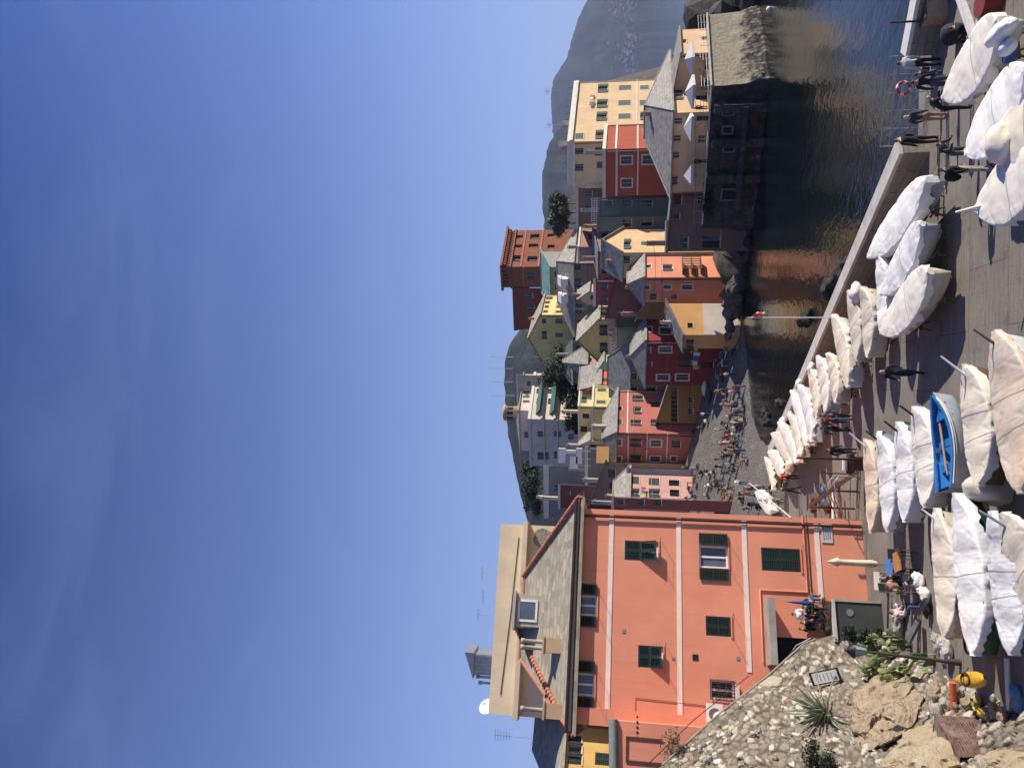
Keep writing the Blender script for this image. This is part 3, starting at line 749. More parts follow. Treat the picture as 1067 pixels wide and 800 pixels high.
H13 = house('pink_house_row', 'pink and dark red corner house with white string courses by the beach', 113, 407, 451, 486, 640.5, (.45, .15, .115), 46, 22,
    wR=[(642, 648, 423.5, 427.5, 'd'), (643, 648, 437, 442, 'c'), (657, 668, 437.5, 443, 's'), (660, 668, 424, 431, 's'), (678, 688, 437, 443, 's'), (659, 670, 412, 418, 's'), (678, 688, 418, 424)],
    wL=[(641.5, 647.5, 457.5, 463.5, 't'), (656.5, 668, 457, 465, 's'), (678, 689, 458.5, 465, 't'), (700, 709, 459, 466, 'd'), (641.5, 647.5, 475.5, 481, 't'), (656.5, 668, 474, 482, 's'), (677.5, 688, 475.5, 481, 't'), (699, 705, 475.5, 480.5, 't')],
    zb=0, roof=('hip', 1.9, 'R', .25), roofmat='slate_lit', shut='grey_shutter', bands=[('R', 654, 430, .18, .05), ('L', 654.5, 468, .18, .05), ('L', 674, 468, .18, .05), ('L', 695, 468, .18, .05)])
H14 = house('dark_red_house', 'big dark red house with pale framed windows facing the beach', 108.5, 330, 355, 401, 671.5, DKRED, 46, 14,
    wR=[(672.5+1, 679, 340.5, 345.5, 'tc'), (687.5, 699.5, 341, 348, 't'), (688, 697, 330.5, 336, 't')],
    wL=[(673, 678, 361.5, 368), (687, 699.5, 361.5, 367, 't'), (706.5, 721, 373.5, 382, 's'), (708, 720.5, 363.5, 370, 's'), (684.5, 697, 390.5, 396, 't'), (704.5, 717.5, 390, 396, 't'), (731.5, 743, 377.5, 383, 'd'), (674, 679, 377, 381)],
    zb=0, roof=('hip', 1.9, 'R', .3), roofmat='slate_lit', shut='grey_shutter', trim='trim')
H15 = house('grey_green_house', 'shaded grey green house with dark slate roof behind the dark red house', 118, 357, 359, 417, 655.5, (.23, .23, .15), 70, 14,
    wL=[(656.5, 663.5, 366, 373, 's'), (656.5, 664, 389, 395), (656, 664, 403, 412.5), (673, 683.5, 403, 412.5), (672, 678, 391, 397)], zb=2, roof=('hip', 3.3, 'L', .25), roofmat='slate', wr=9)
H16 = house('salmon_house', 'salmon orange house with a timber balcony standing on the rocks', 105, 262, 289, 315, 668.5, SALMON, 46, 26,
    wR=[(673, 678.5, 276, 279.5, 't'), (690.5, 700.5, 276, 282, 'ts')], wL=[(671, 677, 297.5, 301.5, 't'), (691, 699, 297, 301, 't'), (710.5, 721.5, 297, 301.5, 't'), (677, 684.5, 306, 312.5), (699, 705.5, 307, 311.5)],
    zb=-1, roof=('hip', 1.9, 'R', .25), roofmat='slate_tan', shut='grey_shutter', worn=.9)
def f(mb):
    F = H16['FR']; r = F.rect((711, 730, 274, 286))
    u0, u1, z0, z1 = r
    for zz in (z0, (z0+z1)/2, z1): mb.box(F.p((u0+u1)/2, zz, .55), (u1-u0, 1.1, .12), 0, F.u, F.n)
    for k in range(6): mb.box(F.p(u0+(u1-u0)*k/5, (z0+z1)/2, 1.05), (.1, .1, z1-z0), 0, F.u, F.n)
addon(H16, 'balcony', M['wood'], f)
H17 = house('ochre_link_house', 'narrow shaded ochre house squeezed beside the salmon house', 111, 313, 314, 333, 673, (.30, .20, .09), 70, 16,
    wL=[(690, 697, 323, 328)], zb=0, roof=('shed', 1.5, 'R', 0), roofmat='slate', wr=5)
H18 = house('orange_house', 'small orange house with whitewashed base beside the beach rocks', 101.5, 316, 349, 363, 711.5, ORANGE, 30, 24,
    wR=[(716.5, 722, 336.5, 341.5, 'd')], wL=[(714.5, 723, 354, 362, 's'), (715, 719, 366, 370)], zb=0, roof=('shed', 2.2, 'L', 0), roofmat='slate', shut='grey_shutter', worn=.7)
def f(mb):
    F = H18['FR']; z1 = F.px(733.5, 345)[1]
    mb.box(F.p(F.w/2-.02, z1-2.2, .03), (F.w-.06, .06, 4.4), 0, F.u, F.n)
addon(H18, 'whitewashed_base', plaster((.55, .48, .40), 1.0), f)
H19 = house('peach_house', 'peach house with green shutters behind the salmon house', 108.5, 239, 263, 290, 646.5, (.70, .47, .25), 46, 24,
    wR=[(650, 657.5, 249.5, 259.5, 's'), (668, 677.5, 251.5, 255.5, 'c')], wL=[(649, 656.5, 267, 274, 's'), (644.5+3, 650, 280, 286)], zb=3, roof=('gable', 2.7, 'L', 0), roofmat='slate_lit')
H20 = house('russet_house', 'russet house with black windows in the shadow behind the salmon house', 121, 289, 291, 318, 621, (.30, .10, .08), 70, 12,
    wL=[(625, 633, 295, 302, 's'), (625, 633, 308, 315, 's')], zb=5, roof=('flat', .4, 'R', 0), roofmat='trim', wr=7)
H20b = house('flat_russet_house', 'low house with a flat russet roof under the russet house', 116, 290, 292, 332, 640, (.24, .11, .09), 70, 14, wL=[(643, 649, 322, 329, 's')], zb=4, roof=('shed', 1.4, 'R', 0), roofmat=simple('russet_roof_sheet', (.20, .085, .07), .8), wr=8)
H20c = house('mauve_house', 'small mauve roof house with a pink lit corner under the slate roof', 130, 238, 257, 272, 604, (.42, .24, .19), 42, 20, wR=[(613, 619, 244, 249)], zb=8, roof=('flat', .3, 'R', 0), roofmat='trim')
H20d = house('terrace_cottage', 'little pink edged terrace cottage under the mauve house', 122, 238, 262, 289, 623, (.32, .20, .17), 42, 20, wL=[(627, 633, 268, 274, 'd'), (627, 633, 280, 285, 'd')], wR=[(627, 634, 243, 249, 'd')], zb=6, roof=('shed', 1.2, 'L', 0), roofmat='slate')
H24 = house('restaurant', 'low ochre restaurant with a glazed veranda on the beach road', 113, 398, 399, 441, 698, (.36, .20, .07), 70, 8,
    wL=[(699.5, 706, 403+k*4.6, 407+k*4.6, 'd') for k in range(8)]+[(716, 722, 414, 419), (716, 722, 426, 431)], zb=0, roof=('shed', 2.0, 'R', 0), roofmat='slate', wr=7, cat='restaurant')
H26 = house('cream_cottage', 'small cream cottage between the long brown house and the russet house', 134, 296, 304, 318, 612, (.62, .50, .33), 46, 22, wL=[(615, 620, 308, 312, 's')], zb=6, roof=('gable', 1.8, 'R', 0), roofmat='slate_lit')
H27 = house('pale_green_house', 'narrow pale green house peeping out between the beige gable and the orange red house', 125, 370, 377, 385, 629, (.46, .50, .33), 46, 22, wL=[(632, 638, 379, 383, 'd')], zb=4, roof=('shed', 1.2, 'R', 0), roofmat='slate_tan')
H28 = house('pale_yellow_cottage', 'pale yellow cottage under the dark trees beside the yellow upper house', 148, 374, 382, 396, 590, (.64, .55, .30), 46, 22, wL=[(593, 598, 385, 390, 'd')], zb=12, roof=('hip', 1.8, 'R', .3), roofmat='slate_tan')
H29 = house('buff_house', 'buff house with a tan roof between the yellow stepped house and the orange parapet', 126, 452, 460, 474, 612, (.55, .43, .28), 46, 22, wL=[(616, 622, 463, 468, 's')], zb=4, roof=('hip', 1.5, 'R', .3), roofmat='slate_tan')
# villa on the left skyline
H21 = house('villa', 'ornate cream villa with loggia and green awnings on the left skyline', 160, 389, 437, 486, 553, (.66, .55, .42), 42, 22,
    wR=[(559, 564, 405, 410), (559, 564, 415, 421), (571, 576, 405, 410), (571, 576, 415, 421), (583, 588, 415, 421)],
    wL=[(560, 568, 449, 455, 't'), (577, 585, 449, 455, 't'), (560, 572, 471, 479), (577, 587, 470, 478), (592, 598, 452, 458)], zb=14, roof=('flat', .6, 'R', 0), roofmat='trim', cat='villa',
    bands=[('R', 567, 415, .4, .5), ('L', 567, 460, .3, .3), ('R', 580, 415, .4, .5), ('L', 581, 460, .3, .3)])
H21b = house('villa', 'white colonnaded upper block of the hillside villa', 163, 390, 428, 470, 540, (.62, .52, .42), 42, 22,
    wR=[(545, 552, 402, 404.5), (545, 552, 407, 409.5), (545, 552, 412, 414.5), (545, 552, 417, 419.5)], wL=[(546, 552, 450, 456)], zb=28, roof=('hip', 1.0, 'R', .3), roofmat='slate_tan', cat='villa')
H21c = house('villa', 'plain cream wing of the villa beside the dark pines', 166, 386, 391, 420, 540, (.58, .47, .33), 60, 15, wL=[(549, 553, 397, 402), (560, 564, 394, 399)], zb=22, roof=('flat', .4, 'R', 0), roofmat='trim', cat='villa', wr=7)
def f(mb):
    F = H21['FR']
    for xa, xb in ((560, 564.5), (574, 579)):
        z1 = F.px(xa, 415)[1]; z0 = F.px(xb, 415)[1]
        mb.add([F.p(F.w*.1, z1, .02), F.p(F.w*.95, z1, .02), F.p(F.w*.95, z0, 1.5), F.p(F.w*.1, z0, 1.5), F.p(F.w*.1, z1-.06, .02), F.p(F.w*.95, z1-.06, .02), F.p(F.w*.95, z0-.06, 1.5), F.p(F.w*.1, z0-.06, 1.5)],
               [(0, 3, 2, 1), (4, 5, 6, 7), (3, 7, 6, 2), (0, 4, 7, 3), (1, 2, 6, 5)])
addon(H21, 'awning', simple('green_awning_cloth', (.045, .12, .09), .8), f)
c = at(530, 430, 168); t0 = CAMZ+ray(523.5, 430)[1]*168
def f(mb):
    mb.lathe((c.x, c.y, 0), [(1.5, t0-8), (1.5, t0-.9), (1.75, t0-.8), (1.75, t0-.4), (1.6, t0-.35), (.3, t0)], 14)
    for k in range(8):
        a = k*math.pi/4; mb.box((c.x+1.5*math.cos(a), c.y+1.5*math.sin(a), t0-1.9), (.12, .5, 1.3), 1, (math.cos(a), math.sin(a), 0), (-math.sin(a), math.cos(a), 0))
mb = MB(); f(mb); tw = mb.build('turret', [plaster((.52, .38, .26)), M['dark']], H21['root'], H21['org'])
# terraced grey house and its white roof terrace, in front of the villa
H22 = house('grey_clad_house', 'tall house clad in grey slates with dark red lower side behind the pink facade', 116, 484, 506, 530, 584, (.20, .075, .065), 60, 12,
    wL=[(589, 594, 512, 516, 'o'), (603, 608, 512, 516, 'o'), (609, 617, 518, 522)], zb=0, roof=('flat', .35, 'R', 0), roofmat='trim', wr=8)
def f(mb):
    F = H22['FR']
    mb.box(F.p(F.w/2, (H22['zt']+H22['zb'])/2, .05), (F.w, .1, H22['zt']-H22['zb']-.02), 0, F.u, F.n)
    for k in range(14): mb.box(F.p(F.w*(k+.5)/14, (H22['zt']+H22['zb'])/2, .11), (.06, .04, H22['zt']-H22['zb']-.04), 0, F.u, F.n)
addon(H22, 'slate_cladding', M['slate'], f)
H22b = house('roof_terrace_house', 'grey house with white walled roof terrace and square white chimneys', 122, 462, 466, 505, 613, (.30, .28, .26), 60, 14, zb=0, roof=('flat', .5, 'R', 0), roofmat='white', wr=9)
def f(mb):
    for x0, x1, y0, y1 in ((582, 589, 467, 482), (600.5, 606.5, 467, 483), (589, 601, 469, 472.5), (594, 602, 475, 488)):
        a = at((x0+x1)/2, (y0+y1)/2, 121); s_ = 121/FPX
        mb.box(a, ((y1-y0)*s_, 1.0, (x1-x0)*s_))
    for y in (470, 478, 485):
        a = at(610, y, 121); mb.box(a, (.12, .12, 1.6))
addon(H22b, 'white_chimney_walls', M['white'], f)
H22c = house('terrace_top_house', 'grey house with a cream terrace parapet below the dark hillside tree', 128, 483, 486, 540, 572, (.25, .23, .22), 60, 12, wL=[(577, 582, 505, 512, 'o')], zb=0, roof=('flat', .9, 'R', 0), roofmat='trim', wr=8)
H22d = house('tan_roof_house', 'house with a long tan slate roof below the grey clad house', 112, 478, 482, 527, 631, (.33, .20, .15), 60, 12, wL=[(634, 641, 489, 497, 'd'), (635, 641, 503, 509, 'd')], zb=0, roof=('shed', 2.6, 'R', 0), roofmat='slate_tan', wr=7)
def f(mb):
    a = at(628, 474, 113)
    mb.box(a, (2.6, .5, 1.8), 0, (.9, .3, 0), (-.3, .9, 0))
addon(H22d, 'orange_parapet', plaster(ORANGE), f)
H23 = house('pale_shop_house', 'pale pink and white house with grey shutters at the back of the beach', 104, 489, 524, 532, 653.5, (.62, .35, .28), 42, 30,
    wR=[(656, 666, 496.5, 504, 'c'), (676, 687, 498, 505.5, 'c'), (656, 666, 509, 517.5, 's'), (676, 687.5, 509.5, 518, 's'), (697, 708, 500, 506, 'd'), (698, 708, 510, 517, 'd')], zb=0, roof=('hip', 1.9, 'R', .3), roofmat='slate_tan', shut='grey_shutter')
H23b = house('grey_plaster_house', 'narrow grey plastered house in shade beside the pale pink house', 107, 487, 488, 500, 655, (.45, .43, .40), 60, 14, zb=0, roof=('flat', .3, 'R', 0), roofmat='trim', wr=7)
H25 = house('red_base_house', 'low dark pink house with green shutters just behind the pink corner', 92, 517, 519, 530, 640, (.34, .11, .09), 60, 10, wL=[(643, 650, 521, 525, 'c'), (664, 671, 521, 526, 'c'), (681, 689, 521, 526, 'c')], zb=0, roof=('flat', .3, 'R', 0), roofmat='trim', wr=4)

# drainpipes, chimneys and wires that every village house carries
random.seed(17)
for lab, H in list(HOUSES.items()):
    if H['root'].name.startswith(('castle', 'villa')): continue
    for F, k in ((H['FL'], .3), (H['FR'], .3)):
        if F.w < 2.5 or random.random() < .25: continue
        mb = MB(); u_ = F.w-k if F is H['FL'] else F.w-k
        mb.tube([F.p(u_, H['zb']+.2, .09), F.p(u_, H['zt']-.1, .09)], .06, 5)
        if random.random() < .6: mb.tube([F.p(.2, H['zt']-random.uniform(2.6, 3.4), .05), F.p(F.w-.2, H['zt']-random.uniform(2.6, 3.4), .05)], .025, 4)
        mb.build('rain_pipe', random.choice([M['iron'], M['rust'], M['galv']]), H['root'], H['org'])
    if random.random() < .75:
        P0, P1, P2, P3 = H['P']; fx, fy = random.uniform(.25, .75), random.uniform(.3, .8); c0 = P0+(P1-P0)*fx+(P3-P0)*fy; h_ = random.uniform(1.6, 3.2); s_ = random.uniform(.4, .65)
        mb = MB(); mb.box(c0+V((0, 0, H['zt']+h_/2-.3)), (s_, s_, h_+.6), 0, H['FL'].u, H['FL'].n); mb.box(c0+V((0, 0, H['zt']+h_+.1)), (s_+.16, s_+.16, .1), 0, H['FL'].u, H['FL'].n)
        for k in (-1, 1): mb.tube([c0+V((.14*k, 0, H['zt']+h_+.1)), c0+V((.14*k, 0, H['zt']+h_+.5))], .09, 6)
        mb.build('chimney', plaster(random.choice([(.42, .36, .28), (.40, .24, .16), (.30, .27, .24)]), .8), H['root'], H['org'])
# washing hung below some windows
LC = [simple('washing_'+k, c_, .85, .1, 5) for k, c_ in (('white', (.7, .7, .68)), ('blue', (.08, .14, .32)), ('red', (.42, .06, .06)), ('yellow', (.55, .42, .12)))]
for H, Fk, x_, y0_, y1_, lab in ((H1, 'FR', 614, 98, 112, 'washing hung on the tall cream house'), (H13, 'FL', 669, 456, 467, 'washing hung on the shaded side of the pink corner house'), (H14, 'FL', 722, 362, 384, 'washing hung on the big dark red house'), (H9, 'FL', 634, 338, 350, 'washing hung on the beige gabled house'), (H23, 'FR', 668, 508, 519, 'washing hung on the pale pink house')):
    F = H[Fk]; ua, z = F.px(x_, y1_); ub = F.px(x_, y0_)[0]; mb = MB(); mb.tube([F.p(ua, z, .35), F.p(ub, z, .35)], .012, 4, 0); u = ua
    while u < ub-.3:
        w_ = random.uniform(.3, .6); hh = random.uniform(.5, .9); k = random.randrange(4); vs = [F.p(u+w_*i/4, z-hh*j/3, .35+.05*math.sin(i*1.7+j)) for j in range(4) for i in range(5)]
        mb.add(vs, [(j*5+i, (j+1)*5+i, (j+1)*5+i+1, j*5+i+1) for j in range(3) for i in range(4)], k, True); u += w_+.08
    tag(mb.build('washing', LC, None, F.p(ua, z, .35)), lab, 'laundry')
# ---------------------------------------------------------------- bastion under the long house
n = NT('bastion_masonry'); p = n.pos(); z = n.node('ShaderNodeSeparateXYZ'); n.link(p, z.inputs[0])
a = n.noise(p, .45, 7, .65); b = n.noise(p, 2.4, 6, .7)
vo = n.node('ShaderNodeTexVoronoi'); vo.inputs['Scale'].default_value = 1.7; n.link(p, vo.inputs['Vector'])
fac = n.ramp(n.math('ADD', n.math('MULTIPLY', z.outputs[2], -.16), n.math('ADD', a, .22)), [(.35, (0, 0, 0)), (.5, (1, 1, 1))])
stone = n.mix(n.ramp(vo.outputs['Distance'], [(.1, (0, 0, 0)), (.6, (1, 1, 1))]), (.22, .19, .15), (.05, .042, .035))
plas = n.mix(n.ramp(b, [(.35, (0, 0, 0)), (.65, (1, 1, 1))]), (.36, .31, .23), (.25, .21, .15))
n.col(n.mix(fac, plas, stone)); n.rough(.95); n.bump(n.math('ADD', n.math('MULTIPLY', fac, n.math('MULTIPLY', vo.outputs['Distance'], -1.2)), b), .8, .25)
bc = at(742, 90, 85.5); tz = bc.z
fr = at(738, 15.5, 92); fl = at(744, 232, 94)
top = [V((bc.x, bc.y, 0)), V((fr.x, fr.y, 0)), V((fr.x-2, fr.y+9, 0)), V((fl.x, fl.y+6, 0)), V((fl.x, fl.y, 0))]
mb = MB(); rows = 26; vs = []
def bas(t):                                         # outline that spreads towards the water
    out = []
    ctr = V((26, 94, 0))
    for k, q in enumerate(top):
        s_ = q+(q-ctr).normalized()*(.9*t**2)
        out.append(s_)
    return out
dense = 34
for j in range(rows+1):
    t = j/rows; z = tz+(-1.2-tz)*t; ol = bas(t); ring = []
    for k in range(5):
        A_, B_ = ol[k], ol[(k+1) % 5]
        for i in range(dense):
            q = A_+(B_-A_)*(i/dense); nv = noise.fractal(V((q.x*.5, q.y*.5, z*.6)), 1, 2, 4)*.50*min(1, t*1.5)**3
            d_ = (q-V((26, 96, 0))).normalized()
            vs.append((q.x+d_.x*nv, q.y+d_.y*nv, z))
K = 5*dense
mb.add(vs, [(j*K+i, j*K+(i+1) % K, (j+1)*K+(i+1) % K, (j+1)*K+i) for j in range(rows) for i in range(K)][:], 0, False)
mb.f = [f_[::-1] for f_ in mb.f]
mb.add([vs[i] for i in range(K)], [tuple(range(K))], 0)
side = []
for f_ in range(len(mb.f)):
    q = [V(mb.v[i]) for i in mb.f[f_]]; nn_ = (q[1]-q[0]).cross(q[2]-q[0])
    mb.m[f_] = 1 if nn_.x < -.2*nn_.length else 0  # left-facing faces take the darker rubble; shade is put into its colour
m2 = NT('shade_dark_rubble'); p = m2.pos(); vo2 = m2.node('ShaderNodeTexVoronoi'); vo2.inputs['Scale'].default_value = 1.5; m2.link(p, vo2.inputs['Vector']); a = m2.noise(p, .6, 6, .7); b = m2.noise(p, 3, 5, .7)
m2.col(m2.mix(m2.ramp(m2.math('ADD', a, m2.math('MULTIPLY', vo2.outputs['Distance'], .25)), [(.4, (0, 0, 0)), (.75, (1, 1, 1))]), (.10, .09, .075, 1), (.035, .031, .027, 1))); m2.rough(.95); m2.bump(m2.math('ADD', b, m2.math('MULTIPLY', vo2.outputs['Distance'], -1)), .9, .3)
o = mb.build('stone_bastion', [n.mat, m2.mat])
tag(o, 'battered stone bastion rising from the water under the yellow waterside house', 'sea wall'); M['bastion'] = n.mat
FB_ = Face(top[4], top[0])
for k, (x0, x1, y0, y1) in enumerate(((753, 764, 112, 118), (753, 762, 131, 137), (754, 764, 150, 156), (752, 768, 196, 206))):
    r = FB_.rect((x0, x1, y0, y1)); mb = MB(); uc, zc = (r[0]+r[1])/2, (r[2]+r[3])/2
    mb.box(FB_.p(uc, zc, .35), (r[1]-r[0], .5, r[3]-r[2]), 0, FB_.u, FB_.n)
    for a_ in ((r[0]-.08, zc, .16, r[3]-r[2]+.3), (r[1]+.08, zc, .16, r[3]-r[2]+.3), (uc, r[3]+.08, r[1]-r[0], .16), (uc, r[2]-.08, r[1]-r[0], .16)): mb.box(FB_.p(a_[0], a_[1], .45), (a_[2], .5, a_[3]), 1, FB_.u, FB_.n)
    mb.build('store_door', [M['dark'], simple('dull_stone_frame', (.16, .145, .125), .9)], o)
mb = MB()
for u_ in (FB_.w*.36, FB_.w*.62, FB_.w*.86): mb.box(FB_.p(u_, tz/2-.6, .5), (.9, 1.6, tz+.6), 0, FB_.u, FB_.n)
mb.build('buttress', m2.mat, o)
mb = MB(); mb.box(FB_.p(FB_.w*.5, tz*.38, .9), (FB_.w*.75, 1.4, .5), 0, FB_.u, FB_.n); mb.build('ledge', m2.mat, o)
# coping on the bastion
mb = MB()
for A_, B_ in ((top[4], top[0]), (top[0], top[1])):
    u = (B_-A_).normalized(); mb.box((A_+B_)/2+V((0, 0, tz+.08)), ((B_-A_).length+.2, .5, .16), 0, u, (u.y, -u.x, 0))
c_ = mb.build('coping', M['pale_concrete'], o)
# railing of the bastion terrace
mb = MB()
for A_, B_ in ((top[4], top[0]), (top[0], top[1])):
    L_ = (B_-A_).length; k_ = int(L_/1.3)
    for k in range(k_+1): q = A_+(B_-A_)*k/k_; mb.tube([q+V((0, 0, tz+.16)), q+V((0, 0, tz+1.1))], .03, 5)
    for h_ in (.45, .78, 1.1): mb.tube([A_+V((0, 0, tz+h_)), B_+V((0, 0, tz+h_))], .022, 5)
mb.build('railing', M['galv'], o)

# ---------------------------------------------------------------- foreshore rocks
def rock(c, r, seed, mat, label, cat='rock', name='shore_rock', group=None, sub=3, amp=.35):
    mb = MB(); mb.blob((0, 0, 0), r, seed, amp, 1.3, 0, sub, True)
    o = mb.build(name, mat); o.location = c; return tag(o, label, cat, group)
n = NT('dark_wet_rock'); p = n.pos(); a = n.noise(p, 1.1, 7, .7); b = n.noise(p, 5, 5, .7)
n.col(n.mix(n.ramp(a, [(.35, (0, 0, 0)), (.65, (1, 1, 1))]), (.018, .017, .015), (.05, .046, .04))); n.rough(.7); n.bump(n.math('ADD', a, n.math('MULTIPLY', b, .4)), 1, .4); M['wet_rock'] = n.mat
rr_ = [((46, 101, 2.6), (4.2, 5, 4.6)), ((51.5, 104, 1.0), (4.2, 4.5, 3.6)), ((49, 97, .5), (3.4, 3, 2.0)), ((57, 106, 0), (3.5, 4, 2.0)), ((45.5, 95, .2), (2.6, 2.4, 1.5)), ((62, 109, -.4), (3.2, 3, 1.5))]
for k, (c_, r_) in enumerate(rr_): rock(c_, r_, k+3, M['wet_rock'], 'black wet rock off the tip of the bastion', group='rocks off the point')
M['shore'] = simple('grey_shore_rock', (.11, .10, .085), .95, .4, 1.5, 0, .8)
for k, (x_, y_, d_, r_) in enumerate(((760, 340, 100.5, (1.2, 1, .9)), (762, 327, 101, (1.6, 1.2, 1.4)), (764, 315, 101.5, (1.9, 1.3, 1.7)), (759, 350, 100.5, (.9, .8, .7)), (768, 300, 102, (2, 1.4, 2.0)))):
    a = at(x_, y_, d_); rock(a, tuple(q_*.68 for q_ in r_), k+70, M['shore'], 'grey rock at the foot of the small orange house', group='rocks under the orange house')
random.seed(4)
for k in range(16):
    X = 3+k*1.5; Y = shore_front(X)-1.2+random.uniform(-.6, .8)
    rock((X, Y, .1), (random.uniform(.9, 2.1), random.uniform(.9, 1.8), random.uniform(.5, 1.3)), k+20, M['wet_rock'], 'dark rock at the water line under the shaded village walls', group='rocks at the water line', sub=2)

# ---------------------------------------------------------------- parasols on the bastion terrace
def parasol(c, h, r, label, rz=0, square=True):
    root = empty('parasol', c, label, 'parasol', 'open parasols on the bastion terrace', rz)
    mb = MB(); k = 4 if square else 8
    vs = [(0, 0, h)]+[(r*math.cos(math.pi*2*(i+.5)/k), r*math.sin(math.pi*2*(i+.5)/k), h-.75) for i in range(k)]+[(r*math.cos(math.pi*2*(i+.5)/k), r*math.sin(math.pi*2*(i+.5)/k), h-1.0) for i in range(k)]
    mb.add(vs, [(0, 1+i, 1+(i+1) % k) for i in range(k)]+[(1+i, 1+k+i, 1+k+(i+1) % k, 1+(i+1) % k) for i in range(k)])
    mb.build('canopy', M['canvas'], root)
    p_ = MB(); p_.tube([(0, 0, 0), (0, 0, h)], .035, 6); p_.box((0, 0, .05), (.6, .6, .1)); p_.build('pole', M['galv'], root)
for k, (x_, y_, lab) in enumerate([(716, 62, 'white square parasol nearest the tip of the bastion'), (716.5, 96, 'white square parasol second from the bastion tip'), (715, 133, 'white square parasol past the shaded corner of the terrace'), (715, 183, 'lone white parasol at the far shaded end of the terrace')]):
    dd = [88, 86.4, 87.5, 89.8][k]
    a = at(x_, y_, dd); parasol((a.x, a.y, tz), a.z-tz+.3, 1.9 if k < 3 else 1.5, lab, .5+.3*k)
# ---------------------------------------------------------------- the pink house
Pc = on_sq(897.5, 541.5); tdir = V((.93, .37, 0)).normalized()
wL_ = -line_hit(Pc, tdir.x, tdir.y, 640, 757)
PA = V((Pc.x, Pc.y, 0))-tdir*wL_; PB = V((Pc.x, Pc.y, 0))
PF = Face(PA, PB); gz = pz(Pc.y)
pn = -PF.n; dep = 11.0
zt = PF.px(597.5, 620)[1]
org = V((PA.x, PA.y, gz))
PINK = (.70, .265, .16)
n = NT('pink_house_plaster'); p = n.pos(); a = n.noise(p, .3, 6, .6); b = n.noise(n.pos((2, 2, .25)), 1.1, 6, .6); f_ = n.noise(p, 18, 4, .6)
c_ = n.mix(n.ramp(a, [(.35, (0, 0, 0)), (.65, (1, 1, 1))]), sc(PINK, .9), sc(PINK, 1.06))
c_ = n.mix(n.ramp(b, [(.5, (0, 0, 0)), (.85, (.5, .5, .5))]), c_, (.55, .31, .22, 1))
b3 = n.noise(n.pos((3.5, 3.5, .12)), 1.0, 5, .65); c_ = n.mix(n.ramp(b3, [(.56, (0, 0, 0)), (.8, (.4, .4, .4))]), c_, (.44, .16, .10, 1))
b4 = n.noise(p, .75, 7, .7); c_ = n.mix(n.ramp(b4, [(.60, (0, 0, 0)), (.70, (.35, .35, .35))]), c_, (.70, .38, .27, 1))
n.col(c_); n.rough(.92); n.b.inputs['Specular IOR Level'].default_value = .2; n.bump(n.math('ADD', n.math('MULTIPLY', f_, .6), a), .18, .02); M['pink'] = n.mat
pink = empty('pink_house', org, 'tall salmon pink house with white string courses beside the boats', 'house')
op = [(600.5, 622, 620, 641, 'open'), (598.5, 619.5, 701, 724.5, 'open'), (651, 686, 563.5, 584, 'flap'), (665, 691, 672.5, 695.5, 'flap'),
      (728.5, 758.5, 568.5, 591.5, 'open'), (735.5, 761.5, 642, 662.5, 'shut'), (740, 765, 708.5, 729, 'grille'), (793.5, 834, 571, 595, 'big')]
rects = [PF.rect(q[:4]) for q in op]
door = PF.rect((802, 846, 664, 692)); 
wall = MB(); holed_wall(wall, PF, gz-.3, zt, rects+[door], .26)
P0, P1, P2, P3 = PA, PB, PB+pn*dep, PA+pn*dep
for F in (Face(P1, P2), Face(P2, P3), Face(P3, P0)): holed_wall(wall, F, gz-.3, zt, [], .2)
wall.add([q+V((0, 0, zt-.02)) for q in (P0, P1, P2, P3)], [(0, 1, 2, 3)])
wall.build('wall', M['pink'], pink, org)
T3 = (PF.u, PF.n, V((0, 0, 1)))
def pbox(mb, ua, ub, za, zb, o0, o1, mi=0): mb.box(PF.p((ua+ub)/2, (za+zb)/2, (o0+o1)/2), (ub-ua, o1-o0, zb-za), mi, *T3)
def louvre_leaf(mb, ua, ub, za, zb, o, tilt=0.0, hinge=None):
    """louvred leaf lying in the facade plane, optionally tilted outward about its top edge"""
    up = V((0, 0, 1))*math.cos(tilt)-PF.n*math.sin(tilt); nn = PF.n*math.cos(tilt)+V((0, 0, 1))*math.sin(tilt)
    top = zb
    def P_(u, z, q): return PF.p(u, top, o)-up*(top-z)+nn*q
    def bb(a, b_, c, d, q0, q1): mb.box(P_((a+b_)/2, (c+d)/2, (q0+q1)/2), (b_-a, q1-q0, d-c), 0, PF.u, nn, up)
    fr = .08
    bb(ua, ua+fr, za, zb, 0, .05); bb(ub-fr, ub, za, zb, 0, .05); bb(ua+fr, ub-fr, za, za+fr, 0, .05); bb(ua+fr, ub-fr, zb-fr, zb, 0, .05)
    zm = za+(zb-za)*.5
    if zb-za > 1.2: bb(ua+fr, ub-fr, zm-fr/2, zm+fr/2, 0, .05)
    k = int((zb-za-2*fr)/.085); st = (zb-za-2*fr)/k
    tu = (up*.75+nn*-.66).normalized(); tn = PF.u.cross(tu)
    for i in range(k):
        z = za+fr+(i+.5)*st
        mb.box(P_((ua+ub)/2, z, .025), (ub-ua-2*fr, .012, st*1.05), 0, PF.u, tn, tu)
